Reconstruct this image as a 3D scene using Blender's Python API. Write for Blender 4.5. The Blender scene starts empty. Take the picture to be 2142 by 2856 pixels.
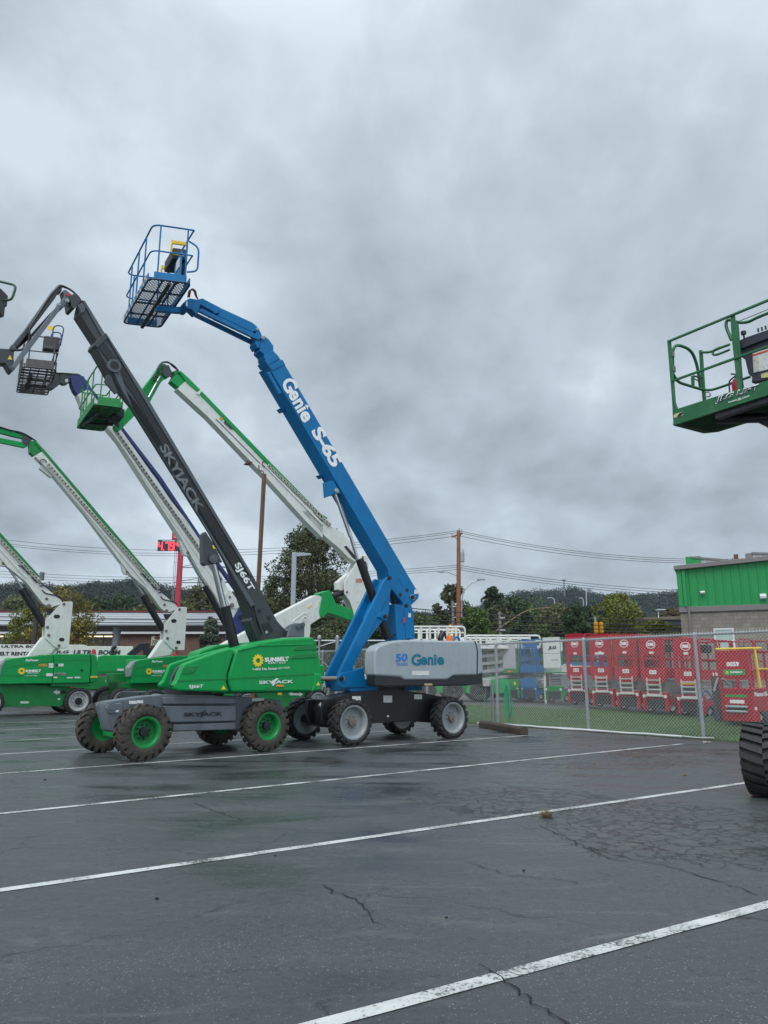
import bpy, bmesh, math, random
import numpy as np
from mathutils import Vector, Matrix
random.seed(4); RNG = np.random.default_rng(7)
# ---------------------------------------------------------------- camera, sky, sun, exposure
F, CX, CY, YH, H = 2050., 1071., 1428., 1885., 1.5
TH = math.atan((YH-CY)/F); CT, ST = math.cos(TH), math.sin(TH)
scene = bpy.context.scene; COL = scene.collection
cam = bpy.data.objects.new('camera', bpy.data.cameras.new('camera')); COL.objects.link(cam)
cam.location = (0, 0, H); cam.rotation_euler = (math.pi/2+TH, 0, 0)
cam.data.sensor_fit = 'VERTICAL'; cam.data.sensor_height = 36; cam.data.lens = F/2856*36
cam.data.clip_start = .1; cam.data.clip_end = 5000
scene.camera = cam
scene.view_settings.view_transform = 'Standard'; scene.view_settings.look = 'None'
scene.view_settings.exposure = .42; scene.view_settings.gamma = 1
SUN_EL, SUN_AZ = math.radians(52), math.radians(200)
sl = bpy.data.lights.new('sun', 'SUN'); sl.energy = 1.3; sl.angle = math.radians(35); sl.color = (1, .97, .92)
sun = bpy.data.objects.new('sun', sl); COL.objects.link(sun)
sun.rotation_euler = (math.pi/2-SUN_EL, 0, math.radians(180)-SUN_AZ)
world = bpy.data.worlds.new('World'); scene.world = world; world.use_nodes = True
def nd(nt, t, **kw):
    n = nt.nodes.new(t)
    for k, v in kw.items():
        if k.startswith('i_'): n.inputs[k[2:].replace('_', ' ')].default_value = v
        else: setattr(n, k, v)
    return n
def ramp(nt, src, stops, interp='LINEAR'):
    r = nd(nt, 'ShaderNodeValToRGB'); cr = r.color_ramp; cr.interpolation = interp
    while len(cr.elements) < len(stops): cr.elements.new(.5)
    for e, (p, c) in zip(cr.elements, stops):
        e.position = p; e.color = (*c, 1) if isinstance(c, tuple) else (c, c, c, 1)
    nt.links.new(src, r.inputs[0]); return r.outputs[0]
def mth(nt, op, a, b=None, c=None, clamp=False):
    m = nd(nt, 'ShaderNodeMath', operation=op, use_clamp=clamp)
    for i, v in enumerate((a, b, c)):
        if v is None: continue
        if isinstance(v, (int, float)): m.inputs[i].default_value = v
        else: nt.links.new(v, m.inputs[i])
    return m.outputs[0]
def mixc(nt, fac, a, b, bt='MIX'):
    m = nd(nt, 'ShaderNodeMix', data_type='RGBA', blend_type=bt)
    for i, v in ((0, fac), (6, a), (7, b)):
        if isinstance(v, (int, float)): m.inputs[i].default_value = v
        elif isinstance(v, tuple): m.inputs[i].default_value = (*v, 1)
        else: nt.links.new(v, m.inputs[i])
    return m.outputs[2]
def make_world():
    nt = world.node_tree; nt.nodes.clear(); L = nt.links.new
    out = nd(nt, 'ShaderNodeOutputWorld')
    sky = nd(nt, 'ShaderNodeTexSky', sky_type='NISHITA'); sky.sun_disc = False
    sky.sun_elevation = SUN_EL; sky.sun_rotation = SUN_AZ
    bg1 = nd(nt, 'ShaderNodeBackground'); bg1.inputs[1].default_value = .06; L(sky.outputs[0], bg1.inputs[0])
    tc = nd(nt, 'ShaderNodeTexCoord'); sp = nd(nt, 'ShaderNodeSeparateXYZ'); L(tc.outputs['Generated'], sp.inputs[0])
    z = mth(nt, 'MAXIMUM', sp.outputs[2], 0.)
    inv = mth(nt, 'DIVIDE', 1., mth(nt, 'ADD', z, .38))
    cb = nd(nt, 'ShaderNodeCombineXYZ')
    L(mth(nt, 'MULTIPLY', sp.outputs[0], inv), cb.inputs[0]); L(mth(nt, 'MULTIPLY', sp.outputs[1], inv), cb.inputs[1])
    def noise(sc, det, rough, dist, off, stretch=1.):
        mp = nd(nt, 'ShaderNodeMapping'); mp.inputs['Location'].default_value = off; mp.inputs['Scale'].default_value = (stretch, 1, 1)
        L(cb.outputs[0], mp.inputs[0])
        n = nd(nt, 'ShaderNodeTexNoise', i_Scale=sc, i_Detail=det, i_Roughness=rough, i_Distortion=dist); L(mp.outputs[0], n.inputs['Vector'])
        return n.outputs['Fac']
    big = noise(1.3, 3, .5, .2, (3.1, 1.7, 0), 1.15)
    mid = noise(3.1, 7, .5, .25, (7.3, 4.2, 2), 1.3)
    fine = noise(8., 9, .62, .3, (1.3, 9.2, 5), 1.35)
    s = mth(nt, 'ADD', mth(nt, 'MULTIPLY', big, .48), mth(nt, 'ADD', mth(nt, 'MULTIPLY', mid, .39), mth(nt, 'MULTIPLY', fine, .13)))
    # the deck is heavier at mid height: elevation profile of the cloud layer
    prof = ramp(nt, z, [(0., .90), (.10, .80), (.22, .62), (.34, .58), (.5, .74), (.66, .84), (1., .85)])
    tone = mth(nt, 'ADD', mth(nt, 'MULTIPLY', mth(nt, 'SUBTRACT', s, .5), 2.75), prof)
    col = ramp(nt, tone, [(.0, (.160, .185, .214)), (.3, (.228, .268, .305)), (.55, (.318, .374, .424)), (.8, (.420, .494, .552)), (1., (.54, .62, .68))])
    # overcast sky is brightest overhead and behind the photographer
    zen = ramp(nt, z, [(.0, 1.), (.70, 1.), (.9, 1.8), (1., 2.1)])
    back = ramp(nt, mth(nt, 'MULTIPLY_ADD', sp.outputs[1], .5, .5), [(0., 1.7), (.35, 1.5), (.6, 1.), (1., 1.)])
    col = mixc(nt, 1., col, zen, 'MULTIPLY'); col = mixc(nt, 1., col, back, 'MULTIPLY')
    bg2 = nd(nt, 'ShaderNodeBackground'); L(col, bg2.inputs[0]); bg2.inputs[1].default_value = 1.0
    mx = nd(nt, 'ShaderNodeMixShader'); mx.inputs[0].default_value = .93
    L(bg1.outputs[0], mx.inputs[1]); L(bg2.outputs[0], mx.inputs[2]); L(mx.outputs[0], out.inputs[0])
make_world()
# ---------------------------------------------------------------- pixel -> world helpers
def ray(px, py):
    x = (px-CX)/F; u = -(py-CY)/F
    return Vector((x, CT-ST*u, ST+CT*u))
def gnd(px, py, z=0.):
    r = ray(px, py); t = (z-H)/r.z; return Vector((r.x*t, r.y*t, z))
def at(px, py, Y):
    r = ray(px, py); t = Y/r.y; return Vector((r.x*t, Y, H+r.z*t))
ZM = {'1': (200, 1650, 2.37), '2': (800, 1550, 2.765), '3': (0, 1650, 3.318), '4': (0, 1150, 3.318), '5': (300, 600, 3.318),
      '6': (0, 750, 3.95), '7': (650, 900, 3.016), '8': (1800, 800, 4.851), 'a': (700, 1400, 3.318), 'b': (350, 1100, 3.402),
      'c': (1850, 1530, 5.682), 'd': (0, 1550, 5.53), 'e': (430, 1450, 8.846), 'f': (400, 1000, 3.318), 'g': (380, 980, 4.366),
      'h': (700, 1430, 5.53), 'i': (1150, 1450, 3.016), 'j': (860, 1750, 6.9125), 'k': (1750, 1740, 4.232), 'l': (1450, 1740, 4.74),
      'm': (1150, 1650, 4.74), 'F': (0, 0, 1.)}
def q(k, *n):
    ox, oy, s = ZM[k]; return [(ox+n[i]/s, oy+n[i+1]/s) for i in range(0, len(n), 2)]
class Fr:
    """vertical working plane of a machine: origin on the ground, angle of its long axis"""
    def __init__(s, O, ang, zo=0.):
        s.O = Vector((O[0], O[1], 0)); s.a = math.radians(ang); s.zo = zo; s.sh = Vector((0, 0, 0))
        s.d = Vector((math.cos(s.a), math.sin(s.a), 0)); s.n = Vector((-math.sin(s.a), math.cos(s.a), 0))
    def L(s, p, off):
        r = ray(*p); o = Vector((0, 0, H)); P = s.O+s.n*off
        t = (P-o).dot(s.n)/r.dot(s.n); w = o+r*t
        return Vector(((w-s.O).dot(s.d), off, w.z-s.zo))+s.sh
    def W(s, w):
        w = Vector(w); return Vector(((w-s.O).dot(s.d), (w-s.O).dot(s.n), w.z-s.zo))
# ---------------------------------------------------------------- materials
MATS = {}
def mat(name, rgb, rough=.5, var=.12, sc=3., metal=0., bump=0., bsc=40., spec=.5, dirt=None, dirt_amt=.3, emit=None, coat=0., trans=0.):
    if name in MATS: return MATS[name]
    m = bpy.data.materials.new(name); m.use_nodes = True; nt = m.node_tree; L = nt.links.new
    b = nt.nodes['Principled BSDF']; b.inputs['Metallic'].default_value = metal
    b.inputs['Specular IOR Level'].default_value = spec; b.inputs['Coat Weight'].default_value = coat
    tc = nd(nt, 'ShaderNodeTexCoord')
    n = nd(nt, 'ShaderNodeTexNoise', i_Scale=sc, i_Detail=6., i_Roughness=.6); L(tc.outputs['Object'], n.inputs['Vector'])
    lo = tuple(c*(1-var) for c in rgb); hi = tuple(min(1, c*(1+var)) for c in rgb)
    col = mixc(nt, ramp(nt, n.outputs[0], [(.3, 0.), (.7, 1.)]), lo, hi)
    if dirt:
        n2 = nd(nt, 'ShaderNodeTexNoise', i_Scale=sc*.7, i_Detail=9., i_Roughness=.75, i_Distortion=.6); L(tc.outputs['Object'], n2.inputs['Vector'])
        f = mth(nt, 'MULTIPLY', ramp(nt, n2.outputs[0], [(.52, 0.), (.72, 1.)]), dirt_amt)
        col = mixc(nt, f, col, dirt)
        mp = nd(nt, 'ShaderNodeMapping'); mp.inputs['Scale'].default_value = (9, 9, .8); L(tc.outputs['Object'], mp.inputs[0])
        n4 = nd(nt, 'ShaderNodeTexNoise', i_Scale=1.3, i_Detail=7., i_Roughness=.7); L(mp.outputs[0], n4.inputs['Vector'])
        col = mixc(nt, ramp(nt, n4.outputs[0], [(.48, 0.), (.72, .32)]), col, tuple(x*.5+.012 for x in rgb))
    L(col, b.inputs['Base Color'])
    L(ramp(nt, n.outputs[0], [(.3, max(0, rough-.08)), (.7, min(1, rough+.1))]), b.inputs['Roughness'])
    if bump:
        n3 = nd(nt, 'ShaderNodeTexNoise', i_Scale=bsc, i_Detail=4.); L(tc.outputs['Object'], n3.inputs['Vector'])
        bp = nd(nt, 'ShaderNodeBump', i_Strength=bump, i_Distance=.02); L(n3.outputs[0], bp.inputs['Height']); L(bp.outputs[0], b.inputs['Normal'])
    if emit: b.inputs['Emission Color'].default_value = (*emit[0], 1); b.inputs['Emission Strength'].default_value = emit[1]
    MATS[name] = m; return m
GREEN = mat('green_paint', (.003, .30, .068), .38, .08, 2., dirt=(.06, .16, .08), dirt_amt=.25, spec=.3)
GREEN2 = mat('green_steel_paint', (.004, .215, .045), .42, .12, 3., dirt=(.05, .07, .04), dirt_amt=.45)
WHITE = mat('white_paint', (.70, .71, .67), .4, .05, 2., dirt=(.30, .27, .22), dirt_amt=.30)
BLUE = mat('blue_paint', (.001, .155, .385), .42, .07, 2., dirt=(.01, .08, .22), dirt_amt=.35, spec=.3)
BLUED = mat('violet_blue_paint', (.022, .035, .16), .5, .15, 2., dirt=(.2, .2, .25), dirt_amt=.3)
HGREY = mat('light_grey_plastic', (.33, .375, .40), .38, .05, 1.6, dirt=(.22, .23, .22), dirt_amt=.3)
SGREY = mat('grey_steel_paint', (.125, .145, .17), .42, .12, 2.5, dirt=(.05, .045, .04), dirt_amt=.4)
DGREY = mat('dark_grey_paint', (.042, .05, .056), .38, .12, 2.5, dirt=(.12, .12, .11), dirt_amt=.2)
DGREY2 = mat('mid_grey_paint', (.085, .10, .115), .4, .1, 2.5, dirt=(.03, .03, .03), dirt_amt=.3)
BLACK = mat('black_paint', (.010, .011, .013), .4, .3, 3., dirt=(.06, .055, .05), dirt_amt=.35)
BLKP = mat('black_plastic', (.02, .022, .025), .5, .2, 4.)
CHROME = mat('chrome_rod', (.55, .56, .58), .16, .05, 3., metal=1.)
STEEL = mat('galvanised_steel', (.33, .35, .37), .42, .15, 6., metal=.55, dirt=(.2, .2, .2), dirt_amt=.3)
PIN = mat('pin_steel', (.20, .17, .15), .5, .3, 20., metal=.4)
RUBBER = mat('tyre_rubber', (.020, .021, .022), .68, .3, 5., bump=.3, bsc=60, dirt=(.07, .065, .058), dirt_amt=.5)
RUBDUST = mat('dusty_tyre_rubber', (.048, .042, .034), .75, .35, 4., bump=.3, bsc=60, dirt=(.13, .105, .075), dirt_amt=.75)
RIMG = mat('grey_rim_paint', (.26, .285, .295), .4, .1, 5., dirt=(.14, .13, .12), dirt_amt=.4)
RIMW = mat('worn_white_rim', (.42, .43, .43), .5, .2, 6., dirt=(.10, .09, .08), dirt_amt=.6)
YEL = mat('yellow_paint', (.75, .50, .02), .4, .1, 5.)
YELS = mat('yellow_sticker', (.85, .62, .03), .4, .05, 5.)
ORG = mat('orange_plastic', (.85, .16, .02), .35, .05, 5.)
RED = mat('red_paint', (.36, .007, .022), .42, .08, 2., dirt=(.16, .02, .02), dirt_amt=.35, spec=.3)
RED2 = mat('deep_red_paint', (.28, .008, .016), .45, .1, 2.)
DECW = mat('white_lettering', (.82, .83, .82), .45, .03, 8.)
DECK = mat('black_lettering', (.018, .018, .022), .45, .1, 8.)
DECN = mat('navy_lettering', (.03, .035, .06), .45, .1, 8.)
DECB = mat('blue_lettering', (.01, .17, .55), .45, .05, 8.)
DECT = mat('teal_lettering', (.0, .155, .24), .45, .08, 8.)
DECG = mat('ghost_lettering', (.105, .13, .13), .5, .05, 8.)
PAPER = mat('paper_label', (.72, .72, .70), .5, .1, 30., dirt=(.2, .2, .22), dirt_amt=.8)
GLASS = mat('dark_window_glass', (.03, .04, .045), .08, .2, 2., spec=.8)
BROWNB = mat('weathered_basket_steel', (.055, .055, .055), .6, .35, 3., dirt=(.2, .18, .15), dirt_amt=.5)
ALU = mat('scissor_arm_steel', (.30, .31, .31), .5, .15, 4., dirt=(.1, .1, .1), dirt_amt=.4)
# ---------------------------------------------------------------- mesh builder
def link(o, parent=None):
    COL.objects.link(o)
    if parent is not None: o.parent = parent
    return o
class MB:
    def __init__(s): s.v = []; s.f = []
    def add(s, vs, fs):
        b = len(s.v); s.v += [Vector(v) for v in vs]; s.f += [tuple(b+i for i in f) for f in fs]; return s
    def prism(s, pts, vec):
        n = len(pts); vec = Vector(vec); P = [Vector(p) for p in pts]
        return s.add(P+[p+vec for p in P], [tuple(range(n)), tuple(range(2*n-1, n-1, -1))]+[(i, i+n, (i+1) % n+n, (i+1) % n) for i in range(n)])
    def box(s, a, b):
        (x0, y0, z0), (x1, y1, z1) = a, b
        return s.prism([(x0, y0, z0), (x1, y0, z0), (x1, y0, z1), (x0, y0, z1)], (0, y1-y0, 0))
    def obox(s, c, ax, ay, az):   # centre + half axes
        c = Vector(c); ax = Vector(ax); ay = Vector(ay); az = Vector(az)
        return s.prism([c-ax-ay-az, c+ax-ay-az, c+ax-ay+az, c-ax-ay+az], ay*2)
    def bar(s, p, r_, w, h, up=(0, 0, 1)):
        p = Vector(p); r_ = Vector(r_); t = (r_-p).normalized(); sd = t.cross(Vector(up))
        if sd.length < 1e-3: sd = t.cross(Vector((1, 0, 0)))
        sd.normalize(); u = sd.cross(t)
        return s.prism([p-sd*w/2-u*h/2, p+sd*w/2-u*h/2, p+sd*w/2+u*h/2, p-sd*w/2+u*h/2], r_-p)
    def tube(s, pts, r, n=8, closed=False, r1=None):
        P = [Vector(p) for p in pts]; N = len(P); rings = []; prev = None
        for i in range(N):
            if closed: t = (P[(i+1) % N]-P[i-1])
            else: t = (P[min(i+1, N-1)]-P[max(i-1, 0)])
            t.normalize()
            if prev is None:
                a = t.cross(Vector((0, 0, 1)))
                if a.length < .1: a = t.cross(Vector((1, 0, 0)))
            else:
                a = prev-t*prev.dot(t)
            a.normalize(); prev = a; b = t.cross(a)
            rr = r if r1 is None else r+(r1-r)*i/(N-1)
            rings.append([P[i]+(a*math.cos(2*math.pi*k/n)+b*math.sin(2*math.pi*k/n))*rr for k in range(n)])
        vs = [v for rg in rings for v in rg]; fs = []
        M = N if closed else N-1
        for i in range(M):
            for k in range(n):
                j = (i+1) % N; fs.append((i*n+k, i*n+(k+1) % n, j*n+(k+1) % n, j*n+k))
        if not closed: fs += [tuple(range(n))[::-1], tuple((N-1)*n+k for k in range(n))]
        return s.add(vs, fs)
    def lathe(s, prof, c, ax, n=32):
        """prof: list of (radius, axial)"""
        c = Vector(c); ax = Vector(ax).normalized(); a = ax.cross(Vector((0, 0, 1)))
        if a.length < .1: a = ax.cross(Vector((1, 0, 0)))
        a.normalize(); b = ax.cross(a); m = len(prof); vs = []; fs = []
        for k in range(n):
            d = a*math.cos(2*math.pi*k/n)+b*math.sin(2*math.pi*k/n)
            vs += [c+d*r+ax*h for r, h in prof]
        for k in range(n):
            j = (k+1) % n
            for i in range(m-1): fs.append((k*m+i, k*m+i+1, j*m+i+1, j*m+i))
        return s.add(vs, fs)
    def build(s, name, m, parent=None, bevel=0, seg=2, smooth=False):
        me = bpy.data.meshes.new(name); me.from_pydata([tuple(v) for v in s.v], [], s.f); me.validate()
        bm = bmesh.new(); bm.from_mesh(me); bmesh.ops.recalc_face_normals(bm, faces=bm.faces); bm.to_mesh(me); bm.free()
        me.materials.append(m); o = link(bpy.data.objects.new(name, me), parent)
        if smooth or bevel: me.polygons.foreach_set('use_smooth', [True]*len(me.polygons))
        if bevel:
            md = o.modifiers.new('bevel', 'BEVEL'); md.width = bevel; md.segments = seg; md.limit_method = 'ANGLE'
            md.angle_limit = math.radians(35); md.harden_normals = True
        elif smooth: 
            try: me.set_sharp_from_angle(angle=math.radians(42))
            except Exception: pass
        return o
def rnd(pts, r=.12, n=4, closed=False):
    """round the corners of a polyline"""
    P = [Vector(p) for p in pts]; out = []; N = len(P)
    for i, p in enumerate(P):
        if not closed and i in (0, N-1): out.append(p); continue
        a = P[i-1]; b = P[(i+1) % N]; da = (a-p); db = (b-p); ra = min(r, da.length*.45); rb = min(r, db.length*.45)
        p0 = p+da.normalized()*ra; p1 = p+db.normalized()*rb
        for k in range(n+1):
            t = k/n; out.append(p0*(1-t)**2+p*2*t*(1-t)+p1*t*t)
    return out
def thing(name, label, cat, loc=(0, 0, 0), ang=0., group=None):
    o = bpy.data.objects.new(name, None); o.empty_display_size = .3; link(o)
    o.location = (loc[0], loc[1], loc[2] if len(loc) > 2 else 0); o.rotation_euler = (0, 0, math.radians(ang))
    o['label'] = label; o['category'] = cat
    if group: o['group'] = group
    return o
def struct(o, kind='structure'):
    o['kind'] = kind; return o
def tag(o, label, cat, group=None):
    o['label'] = label; o['category'] = cat
    if group: o['group'] = group
    return o
def copy_tree(o, parent=None):
    c = o.copy(); COL.objects.link(c); c.parent = parent
    for ch in o.children: copy_tree(ch, c)
    return c
def plate(fr, pts, off, dep, name, m, parent, bevel=.008, mb=None, seg=2, ref=None):
    """side profile given on the machine's plane, real thickness dep"""
    own = mb is None; mb = mb or MB()
    L_ = [fr.L(p, off if ref is None else ref) for p in pts]
    for v in L_: v.y = off
    mb.prism(L_, (0, dep, 0))
    return mb.build(name, m, parent, bevel, seg) if own else mb
def rodp(fr, p0, p1, off, r, name, m, parent, n=16, mb=None):
    own = mb is None; mb = mb or MB(); mb.tube([fr.L(p0, off), fr.L(p1, off)], r, n)
    return mb.build(name, m, parent, smooth=True) if own else mb
def pins(fr, pts, off, r, parent, m=None, dep=.03, name='pin'):
    for p in pts:
        c = fr.L(p, off); MB().lathe([(0, -dep), (r*.55, -dep), (r*.6, -dep*.6), (r, -dep*.6), (r, .02), (0, .02)], c, (0, 1, 0), 14).build(name, m or PIN, parent, smooth=True)
# text -------------------------------------------------------------
def text_mesh(s, bold=0., spacing=1.):
    c = bpy.data.curves.new('txt', 'FONT'); c.body = s; c.offset = bold; c.space_character = spacing; c.resolution_u = 3; c.size = 1
    o = bpy.data.objects.new('txt', c); COL.objects.link(o); bpy.context.view_layer.update()
    me = bpy.data.meshes.new_from_object(o.evaluated_get(bpy.context.evaluated_depsgraph_get()))
    bpy.data.objects.remove(o); bpy.data.curves.remove(c)
    v = np.zeros(len(me.vertices)*3); me.vertices.foreach_get('co', v); v = v.reshape(-1, 3)
    mn = v.min(0); mx = v.max(0); v = (v-mn)/np.maximum(mx-mn, 1e-6)
    return me, v
def text3(s, BL, BR, TL, m, parent, name='lettering', bold=0., spacing=1., lift=None):
    """lettering laid on the parallelogram BL-BR-TL (local coordinates)"""
    me, v = text_mesh(s, bold, spacing); BL, BR, TL = Vector(BL), Vector(BR), Vector(TL); U = BR-BL; V = TL-BL
    nrm = U.cross(V).normalized()*(.004 if lift is None else lift)
    w = np.array(BL+nrm)+np.outer(v[:, 0], np.array(U))+np.outer(v[:, 1], np.array(V))
    me.vertices.foreach_set('co', w.ravel()); me.update(); me.materials.clear(); me.materials.append(m); me.name = name
    return link(bpy.data.objects.new(name, me), parent)
def text(fr, s, pts, off, m, parent, name='lettering', bold=0., spacing=1.):
    p = [fr.L(x, off) for x in pts]; return text3(s, p[0], p[1], p[2], m, parent, name, bold, spacing)
def sunlogo(c, r, parent, ax=(1, 0, 0), up=(0, 0, 1), m=None, name='sun_emblem'):
    c = Vector(c); ax = Vector(ax); up = Vector(up); nr = ax.cross(up)*.005; mb = MB(); N = 48; vs = []; fs = []
    for k in range(N):
        t = 2*math.pi*k/N; ph = (k % 4)/4; ro = r*(1.0 if ph == 0 else .92 if ph == .25 else .8 if ph == .5 else .72)
        for rr in (r*.34, ro): vs.append(c+nr+ax*math.cos(t)*rr+up*math.sin(t)*rr)
    for k in range(N): j = (k+1) % N; fs.append((2*k, 2*k+1, 2*j+1, 2*j))
    return mb.add(vs, fs).build(name, m or YELS, parent)
def label(fr, k, x0, y0, x1, y1, off, m, parent, name='warning_label'):
    pts = q(k, x0, y1, x1, y1, x1, y0, x0, y0); return plate(fr, pts, off, .004, name, m, parent, 0)
# wheels ------------------------------------------------------------
def wheel_proto(R, W, tm, rm, rimr, dish, hubr, hubm, nl=20, lug=.045):
    root = None; mb = MB(); c = (0, 0, 0); ax = (0, 1, 0); h = W/2
    mb.lathe([(rimr, -h*.82), (rimr+.03, -h*.95), ((R+rimr)/2, -h*1.03), (R-lug-.03, -h*.97), (R-lug, -h*.72), (R-lug, h*.72), (R-lug-.03, h*.97), ((R+rimr)/2, h*1.03), (rimr+.03, h*.95), (rimr, h*.82)], c, ax, 48)
    for k in range(nl):                 # chevron lugs, wrapping over the shoulder
        for sgn in (-1, 1):
            t = 2*math.pi*(k+(0 if sgn < 0 else .5))/nl
            def P(th, y, r): return Vector((math.cos(th)*r, y, math.sin(th)*r))
            dt = .28*2*math.pi/nl; sk = .9*2*math.pi/nl*.7
            rows = [(0.0, R, 0), (h*.55, R*.998, sk*.5), (h*.93, R*.985, sk), (h*1.05, R-lug*1.9, sk*1.05)]
            vs = []
            for (y, r, s_) in rows:
                for (tt, rr) in ((-dt, r), (dt, r), (dt, max(r-lug*1.6, rimr+.045)), (-dt, max(r-lug*1.6, rimr+.045))):
                    vs.append(P(t+tt+s_, sgn*y, rr))
            fs = [(0, 1, 2, 3), (12, 15, 14, 13)]
            for i in range(3):
                for j in range(4): fs.append((i*4+j, i*4+(j+1) % 4, (i+1)*4+(j+1) % 4, (i+1)*4+j))
            mb.add(vs, fs)
    w = mb.build('wheel', tm, None, smooth=True)
    rb = MB().lathe([(rimr+.012, -h*.84), (rimr+.012, -h*.92), (rimr-.025, -h*.90), (rimr-.04, -h*.80), (rimr-.055, -h*.62), (rimr-.06, -h*.9+dish), (rimr*.55, -h*.9+dish+.015), (hubr, -h*.9+dish-.01), (0, -h*.9+dish-.01)], c, ax, 40)
    rb.lathe([(rimr+.012, h*.84), (rimr-.05, h*.6), (hubr*1.1, -h*.9+dish+.03), (0, -h*.9+dish+.03)], c, ax, 24)
    rb.build('rim', rm, w, smooth=True)
    hb = MB().lathe([(hubr, -h*.9+dish), (hubr, -h*.95+dish-.05), (hubr*.92, -h*.95+dish-.07), (hubr*.5, -h*.95+dish-.075), (0, -h*.95+dish-.075)], c, ax, 20)
    for k in range(8):
        t = 2*math.pi*(k+.3)/8; r = hubr*1.45; p = Vector((math.cos(t)*r, -h*.9+dish-.035, math.sin(t)*r)); hb.tube([p, p+Vector((0, .05, 0))], .016, 6)
    hb.build('hub', hubm, w, smooth=True)
    return w
PROTO = {}; USED = set()
def wheel(kind, root, x, y, z, far=False, turn=0.):
    w = PROTO[kind]
    if kind in USED: o = copy_tree(w, root)
    else: o = w; o.parent = root; USED.add(kind)
    o.location = (x, y, z); o.rotation_euler = (0, 0, (math.pi if far else 0)+math.radians(turn))
    return o
PROTO['sj'] = wheel_proto(.5, .36, RUBDUST, GREEN2, .27, .15, .085, BLACK, 20, .05)
PROTO['gen'] = wheel_proto(.5, .36, RUBBER, RIMG, .36, .13, .085, PIN, 18, .045)
PROTO['jlg'] = wheel_proto(.52, .36, RUBBER, RIMW, .37, .07, .14, BLACK, 20, .03)
PROTO['big'] = wheel_proto(.46, .54, RUBBER, RIMG, .26, .12, .09, BLACK, 22, .045)
PROTO['dark'] = wheel_proto(.46, .3, RUBBER, BLKP, .24, .08, .08, BLACK, 18, .04)
PROTO['small'] = wheel_proto(.16, .1, RUBBER, RIMW, .09, .02, .03, PIN, 12, .004)
PROTO['car'] = wheel_proto(.37, .24, RUBBER, RIMW, .22, .04, .06, BLKP, 30, .012)
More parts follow.
